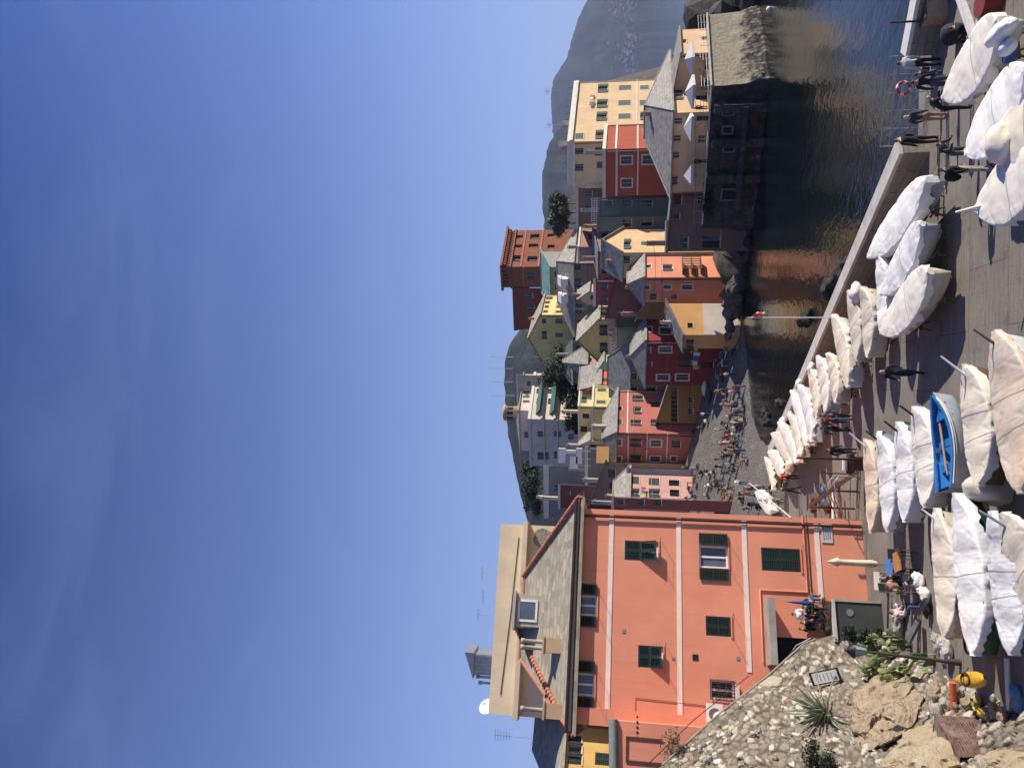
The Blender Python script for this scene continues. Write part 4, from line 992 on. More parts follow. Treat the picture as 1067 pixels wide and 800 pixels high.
for r, q in zip(rects, op):
    u0, u1, z0, z1 = r; um = (u0+u1)/2; st = q[4]; w_ = u1-u0
    mb = MB(); fw = .09; m_ = 1 if st == 'grille' else 0
    for a in ((u0, u0+fw, z0, z1), (u1-fw, u1, z0, z1), (u0+fw, u1-fw, z0, z0+fw), (u0+fw, u1-fw, z1-fw, z1), (um-.05, um+.05, z0+fw, z1-fw)): pbox(mb, *a, -.2, -.12)
    pbox(mb, u0-.06, u1+.06, z0-.06, z0, -.05, .06, 1)
    wo = mb.build('window', [M['white'], M['pink']], pink, org)
    pb = MB(); pb.add([PF.p(u0, z0, -.17), PF.p(u1, z0, -.17), PF.p(u1, z1, -.17), PF.p(u0, z1, -.17)], [(0, 1, 2, 3)]); pb.build('pane', M['glass_sky'] if st == 'open' else M['glass'], wo, org)
    def shut(ua, ub, za, zb, o, tilt=0):
        sb = MB(); louvre_leaf(sb, ua, ub, za, zb, o, tilt); sb.build('shutter', M['green_shutter'], wo, org)
    if st == 'open':
        h = w_*.5
        shut(u0-h-.06, u0-.03, z0, z1, .05); shut(u1+.03, u1+h+.06, z0, z1, .05)
    elif st in ('flap', 'shut', 'big'):
        zm = z0+(z1-z0)*.52
        for a, b_ in ((u0+.01, um-.01), (um+.01, u1-.01)):
            if st == 'flap':
                shut(a, b_, zm, z1-.01, -.05); shut(a, b_, z0+.02, zm-.01, -.02, .5)
            else: shut(a, b_, z0+.02, z1-.01, -.05)
    elif st == 'grille':
        gb = MB()
        for k in range(7): pbox(gb, u0+w_*k/6-.012, u0+w_*k/6+.012, z0, z1, .05, .08)
        for k in range(4): pbox(gb, u0-.03, u1+.03, z0+(z1-z0)*k/3-.012, z0+(z1-z0)*k/3+.012, .08, .1)
        gb.build('window_grille', M['rust'], wo, org)
    if st != 'grille':                              # clothes line brackets under the sill
        gb = MB()
        for ue, sg in ((u0-.1, -1), (u1+.1, 1)): gb.tube([PF.p(ue, z0-.12, 0), PF.p(ue+sg*.05, z0-.1, .55)], .012, 5)
        gb.tube([PF.p(u0-.15, z0-.1, .5), PF.p(u1+.15, z0-.1, .5)], .006, 4)
        gb.build('line_bracket', M['iron'], wo, org)
# string courses, cornice, gutter, pipes
for x_ in (636, 707.5, 777, 852.5):
    z = PF.px(x_, 600 if x_ < 850 else 580)[1]; mb = MB()
    lim = 0.05 if x_ < 760 else PF.px(x_, 700 if x_ < 800 else 626)[0]
    pbox(mb, lim, PF.w, z-.12, z+.12, -.02, .035); mb.build('string_course', simple('string_course_paint', (.80, .62, .52), .85, .08, 2), pink, org)
mb = MB(); pbox(mb, 0, .8, gz, zt-.05, -.02, .10); mb.build('pilaster', M['pink'], pink, org)
mb = MB(); pbox(mb, -.35, PF.w+.35, zt-.16, zt+.04, -.1, .55); pbox(mb, -.1, PF.w+.1, zt-.42, zt-.16, -.02, .12); mb.build('cornice', plaster((.42, .33, .24)), pink, org)
mb = MB(); mb.tube([PF.p(-.4, zt+.06, .64), PF.p(PF.w+.4, zt+.0, .64)], .085, 8)
u_dp = PF.w-.42; mb.tube([PF.p(u_dp, zt+.02, .6), PF.p(u_dp, zt-.4, .14), PF.p(u_dp, gz+.05, .12)], .06, 8); mb.build('rain_pipe', simple('dark_copper_pipe', (.045, .028, .024), .5, .3, 3, .4), pink, org)
mb = MB()
u_e = PF.w-.75; pbox(mb, PF.w-.28, PF.w-.0, gz, zt-.05, -.02, .05); mb.build('corner_strip', M['pink'], pink, org)
mb = MB(); z_ = PF.px(838, 570)[1]; ul = PF.px(838, 617)[0]; ur = PF.px(838, 537)[0]
mb.tube([PF.p(ul, z_, .05), PF.p(ur, z_, .05)], .05, 6)
ul2 = PF.px(790, 600)[0]; zz = PF.px(792, 620)[1]; mb.tube([PF.p(ul, z_, .05), PF.p(ul, zz, .05), PF.p(PF.px(792, 690)[0], zz, .05)], .04, 6); mb.build('wall_pipe', M['pink'], pink, org)
mb = MB(); mb.tube([PF.p(ul, z_-.2, .04), PF.p(ur, z_-.2, .04)], .02, 5)
za_ = PF.px(662, 740)[1]; ua_ = PF.px(662, 740)[0]
mb.tube([PF.p(PF.px(662, 748)[0], PF.px(662, 748)[1], .03), PF.p(PF.px(662, 727)[0], za_, .03), PF.p(PF.px(735, 735)[0], PF.px(735, 735)[1], .03)], .015, 5); mb.build('cable', M['iron'], pink, org)
for x_, y_, s_ in ((724.5, 684.5, .28), (769, 685.5, .16), (701.5, 685.5, .14), (650, 657, .18)):
    u, z = PF.px(x_, y_); mb = MB(); pbox(mb, u-s_/2, u+s_/2, z-s_/2, z+s_/2, -.01, .03); mb.build('vent_cover', M['galv'] if s_ < .2 else M['iron'], pink, org)
# marble plaque with engraved lines
u0, u1, z0, z1 = PF.rect((855.8, 867, 546, 565.5)); mb = MB(); pbox(mb, u0, u1, z0, z1, 0, .05)
pq = mb.build('plaque', simple('grey_marble', (.48, .47, .45), .5, .12, 4), pink, org)
mb = MB(); random.seed(11)
for k in range(4):
    z = z1-(z1-z0)*(.2+.2*k); u = u0+(u1-u0)*random.uniform(.08, .2)
    while u < u1-(u1-u0)*random.uniform(.1, .25):
        l = random.uniform(.03, .10); pbox(mb, u, u+l, z-.022, z+.022, .05, .053); u += l+.03
mb.build('lettering', M['iron'], pq, org)
# roof with skylight dormer and chimneys
rm, _ = roof_mesh('hip', (P0, P1, P2, P3), zt+.06, 3.3, 'R', .30, .55)
for k_ in range(len(rm.m)): pass
rf = rm.build('roof', [slate((.34, .295, .22), .22), M['terracotta']], pink, org)
def roof_pt(x, y):                                  # sight line onto the front slope of the roof
    hp = dep/2+.55; sl = 3.3/hp if False else (3.3)/(dep/2)
    lo = 30.0
    while lo < 70:
        q = at(x, y, lo); o_ = (V((q.x, q.y, 0))-PA).dot(pn); 
        if o_ > -.6 and q.z <= zt+.06+sl*min(max(o_, -.6), dep/2): return q
        lo += .05
    return at(x, y, 46)
def on_roof(mb, c, w_, d_, h_, mi=0, z0=-.6): mb.box(c+V((0, 0, (h_+z0)/2)), (w_, d_, h_-z0), mi, PF.u, PF.n)
c = roof_pt(562, 637); mb = MB(); on_roof(mb, c+pn*.9, 1.75, 2.0, 1.35)
mb.prism([tuple((c+PF.u*a+pn*b_)[:2]) for a, b_ in ((-1.05, -.35), (1.05, -.35), (1.05, 2.4), (-1.05, 2.4))], c.z+1.36, c.z+1.5)
dm = mb.build('dormer', [plaster((.45, .38, .30))], rf, org)
mb = MB(); cc = c-pn*.12+V((0, 0, .66))
for a, b_, w_, h_ in ((0, .5, 1.2, .12), (0, -.5, 1.2, .12), (-.55, 0, .12, 1.1), (.55, 0, .12, 1.1)): mb.box(cc+PF.u*a+V((0, 0, b_)), (w_, .08, h_), 0, PF.u, PF.n)
mb.box(cc, (1.0, .03, .95), 1, PF.u, PF.n); mb.build('dormer_window', [M['white'], M['glass_sky']], rf, org)
for x_, y_, k_ in ((582, 673, 2), (583, 741, 1)):
    c = roof_pt(x_, y_); mb = MB(); on_roof(mb, c, .75, .6, .75, 0, -.5); on_roof(mb, c+V((0, 0, .75)), .9, .75, .1, 0, 0)
    ch = mb.build('chimney', plaster((.5, .32, .2)), rf, org)
    for i in range(k_):
        mb = MB(); q = c+PF.u*((i-.5*(k_-1))*.32)+V((0, 0, .84)); mb.lathe(q, [(.11, 0), (.11, 1.0), (.15, 1.02), (.15, 1.16), (.09, 1.2)], 10); mb.build('chimney_pot', plaster((.42, .36, .30)), ch, org)
# a run of red tiles down the roof
mb = MB(); qa, qb = roof_pt(541, 655), roof_pt(583, 738)
k_ = 26
for i in range(k_):
    a = qa+(qb-qa)*(i/k_); b_ = qa+(qb-qa)*((i+1.12)/k_); mb.tube([a+V((0, 0, .10)), b_+V((0, 0, .16))], [.13, .16], 7)
mb.build('ridge_tiles', M['terracotta'], rf, org)
mb = MB()                                           # red verge tiles along the right hip
zr = zt+.06; e_ = .55
qa = PB+PF.u*e_+PF.n*e_+V((0, 0, zr-.28)); qb = PA+PF.u*((PF.w+2*e_)*.70-e_)+pn*(dep/2)+V((0, 0, zr+3.3))
for i in range(30):
    a = qa+(qb-qa)*(i/30); b_ = qa+(qb-qa)*((i+1.12)/30); mb.tube([a+V((0, 0, .06)), b_+V((0, 0, .11))], [.12, .14], 7)
mb.build('ridge_tiles', M['terracotta'], rf, org)
# ground floor porch: slab, side wall, dark door
mb = MB(); u0, _, _, z1 = PF.rect((797.5, 802, 625.5, 693)); u1 = PF.px(800, 625.5)[0]
pbox(mb, u0, u1, z1-.32, z1, 0, 1.3); mb.build('porch_slab', M['concrete'], pink, org)
mb = MB(); pbox(mb, door[0], door[1], door[2], door[3], -.22, -.18); mb.build('door', M['dark'], pink, org)
# lower wing on the left with a curved grey coping
wing = empty('pink_wing', PA+V((0, 0, gz)), 'lower orange pink wing with grey coping left of the pink house', 'house')
wz = CAMZ+ray(640, 752)[1]*(PA.y-2.0)
W0 = PA+PF.n*2.0; wf = Face(W0-PF.u*9, W0+PF.u*.35); mb = MB()
holed_wall(mb, wf, gz, wz, [], .2); holed_wall(mb, Face(W0+PF.u*.35, W0+PF.u*.35+pn*2.0), gz, wz, [], .2); mb.add([W0-PF.u*9+V((0, 0, wz)), W0+PF.u*.35+V((0, 0, wz)), W0+PF.u*.35+pn*8+V((0, 0, wz)), W0-PF.u*9+pn*8+V((0, 0, wz))], [(0, 1, 2, 3)])
mb.build('wall', M['pink'], wing, PA+V((0, 0, gz)))
mb = MB(); mb.tube([wf.p(wf.w+.05, wz+.05, .05), wf.p(wf.w-2, wz-.02, .05), wf.p(wf.w-5, wz-.25, .05), wf.p(0, wz-.5, .05)], .22, 8); mb.build('coping', simple('grey_green_coping', (.20, .22, .20), .8), wing, PA+V((0, 0, gz)))
mb = MB(); r = wf.rect((652, 690, 768, 795)); fr_ = .09
for a in ((r[0], r[1], r[3]-fr_, r[3]), (r[0], r[0]+fr_, r[2], r[3]-fr_), (r[1]-fr_, r[1], r[2], r[3]-fr_)): mb.box(wf.p((a[0]+a[1])/2, (a[2]+a[3])/2, .03), (a[1]-a[0], .06, a[3]-a[2]), 0, wf.u, wf.n)
mb.build('door_frame', M['rust'], wing, PA+V((0, 0, gz)))
mb = MB(); u, z = wf.px(664, 757)
for k in range(5): mb.box(wf.p(u+k*.22-.45, z, .01), (.09, .03, .09), 0, wf.u, wf.n)
mb.build('vent_holes', M['dark'], wing, PA+V((0, 0, gz)))
# air conditioner and wall shelf under the barred window
ac = empty('air_conditioner', PF.p(*PF.px(752, 744), 0), 'white air conditioner on the pink wall under the barred window', 'air conditioner')
r = PF.rect((735.5, 752, 732.5, 752)); mb = MB(); pbox(mb, r[0], r[1], r[2], r[3], .12, .5); pbox(mb, r[0]+.05, r[0]+.12, r[2]-.15, r[2], 0, .5, 1); mb.build('casing', [M['white'], M['iron']], ac, ac.location)
mb = MB(); cx = r[0]+(r[1]-r[0])*.42; cz = (r[2]+r[3])/2; rad = (r[3]-r[2])*.38
mb.add([PF.p(cx+rad*math.cos(k*math.pi/10), cz+rad*math.sin(k*math.pi/10), .503) for k in range(20)], [tuple(range(20))[::-1]]); mb.build('fan_grille', simple('grey_fan_grille', (.12, .12, .12), .6), ac, ac.location)
r = PF.rect((766, 769.5, 713, 733)); mb = MB(); pbox(mb, r[0], r[1], r[2], r[3], 0, .45)
tag(mb.build('wall_shelf', M['trim'], None, PF.p(r[0], r[2])), 'pale slab shelf under the barred window of the pink house', 'shelf')
# pole leaning out of the corner
a, b_ = PF.p(PF.w-.05, PF.px(824, 538)[1], .05), at(780.5, 503, Pc.y+1.5)
mb = MB(); mb.tube([a, b_], [.045, .03], 7, 0); tag(mb.build('wall_pole', M['white'], None, a), 'white pole slanting out from the corner of the pink house', 'pole')

# ---------------------------------------------------------------- buildings behind the pink house
def block(name, label, pts, z0, z1, mat, cat='building'):
    mb = MB(); mb.prism([(q.x, q.y) for q in pts], z0, z1); o = mb.build(name, mat); return tag(o, label, cat)
d = 60.0; b_ = at(530, 546, d); td2 = V((.955, .296, 0)); pn2 = V((-.36, .93, 0)); a = b_+td2*line_hit(b_, td2.x, td2.y, 530, 745); ztan = CAMZ+ray(519, 600)[1]*(d-.8)
TAN = plaster((.80, .64, .42), .4)
F = Face(a, b_); Bp = [V((a.x, a.y, 0)), V((b_.x, b_.y, 0)), V((b_.x, b_.y, 0))+pn2*8, V((a.x, a.y, 0))+pn2*8]
tan = empty('tan_building', (b_.x, b_.y, 0), 'windowless tan building rising behind the slate roof of the pink house', 'building')
O_ = tan.location.copy(); mb = MB(); mb.prism([(q.x, q.y) for q in Bp], -1, ztan); mb.build('wall', TAN, tan, O_)
zl = CAMZ+ray(544, 600)[1]*(d-2.5)
mb = MB(); mb.box(F.p(F.w/2, zl, .45), (F.w+.4, 1.1, .35), 0, F.u, F.n); mb.build('ledge', plaster((.72, .58, .38), .5), tan, O_)
mb = MB(); zs = [CAMZ+ray(x_, 560)[1]*(d-1) for x_ in (553, 575)]
k = 14; out = []
for i in range(k):
    an = 2*math.pi*i/k; rr = 1+.3*noise.noise(V((math.cos(an)*2, math.sin(an)*2, 4))); out.append(F.p(F.w-.95+.75*rr*math.cos(an), (zs[0]+zs[1])/2+.75*rr*math.sin(an), .02))
mb.add(out, [tuple(range(k))]); mb.build('bare_stone_patch', M['bastion'], tan, O_)
mb = MB(); mb.tube([F.p(F.w*.1, zl+1.3, .03), F.p(F.w*.5, zl+.9, .03), F.p(F.w*.93, zl+.6, .03)], .03, 4); mb.build('cable', M['iron'], tan, O_)
ztop = ztan
# chimney stack, dish and aerials on its roof
c = at(516, 690, 60); rs = empty('roof_chimney', (c.x, c.y, ztop), 'grey ribbed chimney hut with pipes on top of the tan building', 'chimney')
mb = MB(); mb.box((c.x, c.y, ztop+.9), (1.6, 1.4, 1.8))
for k in range(6): mb.box((c.x-.7+k*.28, c.y-.72, ztop+.9), (.07, .06, 1.8))
mb.prism([(c.x-1, c.y-1), (c.x+1, c.y-1), (c.x+1, c.y+1), (c.x-1, c.y+1)], ztop+1.8, [ztop+1.85, ztop+2.5, ztop+2.5, ztop+1.85]); mb.build('hut', M['galv'], rs, rs.location)
for k in range(2):
    mb = MB(); mb.tube([(c.x-1.1-.45*k, c.y-.3, ztop), (c.x-1.1-.45*k, c.y-.3, ztop+1.5-.2*k)], .1, 8); mb.tube([(c.x-1.1-.45*k, c.y-.3, ztop+1.45-.2*k), (c.x-1.1-.45*k, c.y-.3, ztop+1.7-.2*k)], .16, 8); mb.build('flue', M['galv'], rs, rs.location)
def dish(c, r, label, face):
    root = empty('satellite_dish', c, label, 'satellite dish'); mb = MB(); face = V(face).normalized(); u = face.cross(V((0, 0, 1))).normalized(); v_ = u.cross(face)
    vs = [V((0, 0, r*.6))]; K = 16
    for j in range(1, 5):
        rr = r*j/4; 
        for i in range(K): an = 2*math.pi*i/K; vs.append(V((0, 0, r*.6))+(u*math.cos(an)+v_*math.sin(an))*rr+face*(.28*r*(j/4)**2))
    mb.add(vs, [(0, 1+i, 1+(i+1) % K) for i in range(K)]+[(1+j*K+i, 1+(j+1)*K+i, 1+(j+1)*K+(i+1) % K, 1+j*K+(i+1) % K) for j in range(3) for i in range(K)], 0, True)
    mb.build('reflector', M['white'], root)
    mb = MB(); mb.tube([(0, 0, -.4), (0, 0, r*.6)], .03, 6); mb.tube([V((0, 0, r*.6))-v_*r*.8, V((0, 0, r*.6))+face*r*.9], .015, 5); mb.box(V((0, 0, r*.6))+face*r*.9, (.09, .09, .09)); mb.build('arm', M['galv'], root)
q = at(514, 737, 57.5); dish((q.x, q.y, ztop), .62, 'white satellite dish on the left end of the tan building', (.7, -.6, .35))
q = PF.p(*PF.px(752.5, 748), .75); dish(tuple(q), .32, 'small white dish beside the air conditioner on the pink wall', (.75, -.6, .3))
def aerial(c, h, label, n_=5, r=.02):
    mb = MB(); mb.tube([c, V(c)+V((0, 0, h))], r, 5)
    for k in range(n_): z = c[2]+h*(.97-.07*k); w_ = .55-.05*k; mb.tube([(c[0]-w_, c[1], z), (c[0]+w_, c[1], z)], r*.6, 4)
    tag(mb.build('roof_aerial', M['galv'], None, V(c)), label, 'aerial')
for x_, y_, h, lab in ((517, 597, 1.6, 'thin roof aerial nearest the right end of the tan building'), (517, 622, 1.5, 'thin roof aerial in the middle of the tan roof'), (517, 641, 1.9, 'thin bent roof aerial left of the middle of the tan roof')):
    q = at(x_, y_, 60.5); aerial((q.x, q.y, ztop), h, lab, 2)
# yellow house with green shutters at the far left
yl = empty('yellow_house', at(700, 790, 55), 'ochre yellow house with green shutters behind the pink wing', 'house'); yl.location.z = 0
a, b_ = at(610, 840, 53.0), at(610, 758, 56.6); F = Face(a, b_); O_ = yl.location.copy(); zt2 = F.px(587, 785)[1]
wr_ = [F.rect(q) for q in ((592, 606, 766, 773), (592, 606, 777, 784), (592, 606, 788, 796), (620, 636, 784, 797))]
mb = MB(); holed_wall(mb, F, 0, zt2, wr_, .2); bk = V((0, 8, 0))
for A_, B_ in ((F.B, F.B+bk), (F.A+bk, F.A)): holed_wall(mb, Face(A_, B_), 0, zt2, [], .2)
mb.build('wall', plaster((.66, .42, .13)), yl, O_)
for k, r in enumerate(wr_): make_window(F, r, yl, O_, 'c' if k in (0, 3, 2) else 's', M['green_shutter'], M['trim'], .2)
rm, _ = roof_mesh('shed', (F.A, F.B, F.B+bk, F.A+bk), zt2, 3.0, 'R', 0, .5); rm.build('roof', M['slate_tan'], yl, O_)
d = 62; a, b_ = at(575, 840, 50), at(575, 752, 50)
hb = empty('old_roof_house', (b_.x, b_.y, 0), 'old house with weathered slate roofs at the far left edge', 'house'); O_ = hb.location.copy()
F = Face(V((a.x, 66, 0)), V((at(575, 747, 66).x, 66, 0))); z3 = CAMZ+ray(572, 780)[1]*66
mb = MB(); holed_wall(mb, F, 0, z3, [], .2); holed_wall(mb, Face(F.B, F.B+V((0, 8, 0))), 0, z3, [], .2); mb.build('wall', plaster((.30, .27, .23), .9), hb, O_)
rm, _ = roof_mesh('gable', (F.A, F.B, F.B+V((0, 8, 0)), F.A+V((0, 8, 0))), z3, 2.6, 'R', 0, .4); rm.build('roof', M['slate'], hb, O_)
q = at(548, 768, 66); aerial((q.x, q.y, q.z-.8), 3.6, 'tall comb aerial above the old roofs at the far left', 6, .03)

# ---------------------------------------------------------------- stony bank on the left
BK = [(690, 797, 33.5), (745, 747, 36), (800, 704, 38), (838, 670, 39.0), (868, 661, 38.6), (930, 663, 37.6), (985, 692, 31.6), (1010, 712, 29), (1075, 735, 24.5),
      (700, 835, 31), (800, 840, 29), (900, 840, 25.8), (1000, 840, 22.8), (1095, 840, 20), (800, 760, 33.5), (870, 735, 34), (930, 722, 33.2), (1000, 770, 26.6), (1060, 785, 23), (960, 700, 32.6), (900, 780, 29.5), (950, 800, 26), (780, 730, 35.6), (840, 700, 37.5), (700, 985, 25.5), (800, 985, 23), (900, 985, 20), (1000, 985, 17.5), (1095, 985, 15.5)]
bank_d = tps_fit(np.array([(q[0]/100, q[1]/100) for q in BK]), np.array([q[2] for q in BK]))
EDGE = [(640, 842), (690, 797), (745, 747), (800, 704), (838, 670), (868, 661), (932, 661), (985, 690), (1010, 709), (1100, 745)]
ex = np.array([e[0] for e in EDGE]); ey = np.array([e[1] for e in EDGE])
n = NT('rubble_stone_bank'); p = n.pos()
at_ = n.node('ShaderNodeAttribute'); at_.attribute_name = 'stone'; sp = n.node('ShaderNodeSeparateColor'); n.link(at_.outputs['Color'], sp.inputs[0])
f1 = n.noise(p, 7, 5, .7)
st = n.ramp(sp.outputs[0], [(.0, (.24, .205, .16)), (.3, (.36, .31, .24)), (.55, (.45, .39, .30)), (.8, (.54, .48, .39)), (1, (.64, .60, .53))])
st = n.mix(n.ramp(f1, [(.35, (.4, .4, .4)), (.55, (0, 0, 0))]), st, (.21, .175, .13, 1))
st = n.mix(n.ramp(sp.outputs[1], [(.12, (1, 1, 1)), (.38, (0, 0, 0))]), st, (.14, .115, .085, 1))
earth = n.mix(n.noise(p, 5, 5, .7), (.20, .16, .10, 1), (.34, .27, .17, 1))
n.col(n.mix(n.ramp(n.noise(p, .28, 4, .6), [(.62, (0, 0, 0)), (.74, (.6, .6, .6))]), st, earth)); n.rough(.95); n.b.inputs['Specular IOR Level'].default_value = .15
n.bump(n.math('ADD', f1, n.math('MULTIPLY', n.noise(p, 22, 4, .7), .4)), .9, .07); M['rubble'] = n.mat
mb = MB(); xs_ = np.arange(640, 1100, 1.7); nw = 124; vs = []; stc = []
for x in xs_:
    y0 = float(np.interp(x, ex, ey))
    for i in range(nw):
        y = y0+(845-y0)*(i/103) if i < 104 else 845+(i-103)*7; q = at(x, y, bank_d(x/100, y/100))
        k = min(1, i/8)
        w_ = q*2.7+V((noise.noise(q*1.3), noise.noise(q*1.3+V((7, 0, 0))), noise.noise(q*1.3+V((0, 9, 0)))))*.55
        w_.z *= 1.45
        dd, pp = noise.voronoi(w_); e_ = dd[1]-dd[0]; cell = noise.cell(pp[0]*31.7)
        nv = noise.fractal(q*.8, 1, 2, 4)*.22*k+min(.30, e_)*.30*k+(cell-.5)*.12*k
        vs.append(q+V((.45, -.6, .55))*(nv-.05*k)); stc.append((cell, min(1, e_*1.6), 0, 1))
NX = len(xs_)
mb.add(vs, [(r*nw+i, r*nw+i+1, (r+1)*nw+i+1, (r+1)*nw+i) for r in range(NX-1) for i in range(nw-1)], 0, True)
# crest: cement edge, then the stairs' flat back towards the houses
ed = [vs[r*nw] for r in range(NX) if xs_[r] <= 868]; bkk = [V((q.x+.2, q.y+.9, q.z-1.6)) for q in ed]
mb.add(ed+bkk, [(i, len(ed)+i, len(ed)+i+1, i+1) for i in range(len(ed)-1)], 0)
ed2 = [vs[r*nw] for r in range(NX) if xs_[r] >= 866]; dn = [V((q.x+.3, q.y+.5, min(q.z, pz(q.y))-1)) for q in ed2]
mb.add(ed2+dn, [(i, len(ed2)+i, len(ed2)+i+1, i+1) for i in range(len(ed2)-1)], 0)
bank = mb.build('stony_bank', M['rubble']); ca = bank.data.color_attributes.new('stone', 'FLOAT_COLOR', 'POINT'); stc += [(.5, .5, 0, 1)]*(len(bank.data.vertices)-len(stc)); ca.data.foreach_set('color', [v_ for c4 in stc for v_ in c4]); tag(bank, 'rubble stone bank sloping down to the boats on the left', 'bank'); bank['kind'] = 'structure'
del bank['category']
def on_bank(x, y, lift=0): return at(x, y, bank_d(x/100, y/100)-lift)
mb = MB(); cr = [on_bank(x, float(np.interp(x, ex, ey))) for x in np.linspace(690, 850, 26)]
mb.tube([q+V((0, 0, .0)) for q in cr], .06, 6); tag(mb.build('stair_kerb', simple('stair_kerb_cement', (.24, .21, .165), .95, .3, 2, 0, .4), None, cr[0]), 'cement kerb along the crest of the stone bank', 'kerb')
mb = MB(); hr = [on_bank(x, y)+V((0, 0, .75)) for x, y in ((690, 795), (745, 742), (800, 700))]; mb.tube([cr[0]+V((0, 0, .6)), cr[8]+V((0, 0, .75)), cr[17]+V((0, 0, .8))], .02, 5)
tag(mb.build('handrail', M['iron'], None, cr[0]), 'thin dark handrail along the stairs over the stone bank', 'handrail')
mb = MB(); A_ = [at(x, y, 39.6) for x, y in ((846, 664), (830, 672), (818, 688), (808, 697))]
mb.tube(A_, .025, 6); [mb.tube([q, q-V((0, 0, .8))], .02, 5) for q in A_]; tag(mb.build('handrail', M['galv'], None, A_[0]), 'grey tube handrail before the dark doorway of the pink house', 'handrail')
# rock outcrops and brick stump
def rock_mat(name, c1, c2, c3):
    n = NT(name); p = n.pos(); a = n.noise(p, .9, 8, .68); b = n.noise(n.pos((1, 1, 3)), 2.3, 6, .7); d_ = n.noise(p, 8, 4, .7)
    c_ = n.mix(n.ramp(a, [(.35, (0, 0, 0)), (.62, (1, 1, 1))]), c1, c2); c_ = n.mix(n.ramp(b, [(.5, (0, 0, 0)), (.7, (.8, .8, .8))]), c_, c3)
    n.col(c_); n.rough(.95); n.b.inputs['Specular IOR Level'].default_value = .2; n.bump(n.math('ADD', n.math('ADD', a, n.math('MULTIPLY', b, .7)), n.math('MULTIPLY', d_, .25)), 1, .22); return n.mat
M['tan_rock'] = rock_mat('tan_rock', (.34, .26, .17, 1), (.46, .36, .24, 1), (.25, .19, .13, 1))
M['yellow_rock'] = rock_mat('yellow_rock', (.40, .30, .17, 1), (.50, .42, .30, 1), (.32, .24, .15, 1))
def outcrop(pts, thick, mat, label, seed, lift=.25):
    """a rock slab whose visible face follows picture points, with real thickness into the bank"""
    P_ = [at(x, y, bank_d(x/100, y/100)-lift-l) for x, y, l in pts]
    c = sum(P_, V((0, 0, 0)))/len(P_); nrm = V((.45, -.75, .5)).normalized(); ring = []
    K = len(P_); mb = MB(); R_ = 14; sub = 7; vs = []
    edge = []
    for i in range(K):
        for j in range(sub): edge.append(P_[i]+(P_[(i+1) % K]-P_[i])*(j/sub))
    E_ = len(edge)
    for r in range(R_+1):
        t = r/R_
        for q in edge:
            v_ = c+(q-c)*t; nv = noise.fractal(v_*1.3+V((seed, 0, 0)), 1, 2, 6)
            rid = abs(noise.noise(v_*.8+V((0, seed, 0))))
            st_ = math.floor((v_.z*1.1+v_.x*.6+noise.noise(v_*.7)*.8)*2.2)*.10
            vs.append(v_+nrm*((1-t**2)*.30+nv*.30-rid*.45+st_%.3-.12*t)+V((noise.noise(v_*1.6+V((9, seed, 1))), noise.noise(v_*1.6+V((4, seed, 7))), noise.noise(v_*1.6+V((2, seed, 3)))))*.30*t)
    fs = [(r*E_+i, (r+1)*E_+i, (r+1)*E_+(i+1) % E_, r*E_+(i+1) % E_) for r in range(R_) for i in range(E_)]
    mb.add(vs, fs, 0, False)
    rim = vs[R_*E_:]; bk_ = [q-nrm*thick for q in rim]
    mb.add(rim+bk_, [(i, E_+i, E_+(i+1) % E_, (i+1) % E_) for i in range(E_)], 0)
    tag(mb.build('rock_outcrop', mat), label, 'rock')
outcrop([(884, 745, 0), (893, 716, 0), (915, 704, .2), (938, 700, .3), (952, 706, .3), (960, 722, .2), (957, 738, .1), (938, 762, .2), (920, 778, .2), (905, 778, 0), (890, 770, 0)], 1.6, M['tan_rock'], 'large tan rock with cracks right of the agave', 3)
outcrop([(918, 786, .2), (945, 765, .4), (975, 748, .5), (986, 752, .5), (993, 775, .5), (990, 800, .4), (975, 818, .3), (930, 818, .2)], 1.6, M['yellow_rock'], 'smooth yellow rock slab above the brick stump', 8, .4)
outcrop([(1012, 800, .3), (1024, 788, .5), (1045, 782, .5), (1080, 782, .5), (1090, 800, .4), (1080, 830, .3), (1020, 830, .2)], 1.5, M['yellow_rock'], 'yellow boulder at the lower corner below the brick stump', 13, .4)
n = NT('old_brick'); br = n.node('ShaderNodeTexBrick'); n.link(n.pos(obj=True), br.inputs['Vector']); p = n.pos()
br.inputs['Scale'].default_value = 1; br.inputs['Brick Width'].default_value = .26; br.inputs['Row Height'].default_value = .085; br.inputs['Mortar Size'].default_value = .012
br.inputs['Color1'].default_value = (.13, .04, .028, 1); br.inputs['Color2'].default_value = (.07, .028, .022, 1); br.inputs['Mortar'].default_value = (.17, .13, .10, 1)  # brick tones darkened to carry the shade on the stump's front
a = n.noise(p, 1.6, 6, .7)
n.col(n.mix(n.ramp(a, [(.45, (0, 0, 0)), (.7, (.85, .85, .85))]), br.outputs['Color'], (.30, .24, .18, 1))); n.rough(.95); n.bump(n.math('ADD', n.math('MULTIPLY', br.outputs['Fac'], -1), a), .9, .06); M['brick'] = n.mat
bl, brr = on_bank(1000, 788, .6), on_bank(1000, 746, .9); u = V((brr.x-bl.x, brr.y-bl.y, 0)); 
bt = CAMZ+ray(988, 765)[1]*((bl.y+brr.y)/2-.1); un = u.normalized(); nn = V((un.y, -un.x, 0))
mb = MB(); Lb = u.length; hgt = 2.4; gx, gy = 26, 34; vs = []
for j in range(gy):
    for i in range(gx):
        x_, y_ = Lb*i/(gx-1), hgt*j/(gy-1); vs.append((x_+.04*noise.noise(V((y_*2, i, 1))), y_+.05*noise.noise(V((x_*3, 2, 0)))*(j == gy-1), .05*noise.noise(V((x_*5, y_*5, 3)))))
fr_ = [(j*gx+i, j*gx+i+1, (j+1)*gx+i+1, (j+1)*gx+i) for j in range(gy-1) for i in range(gx-1)]
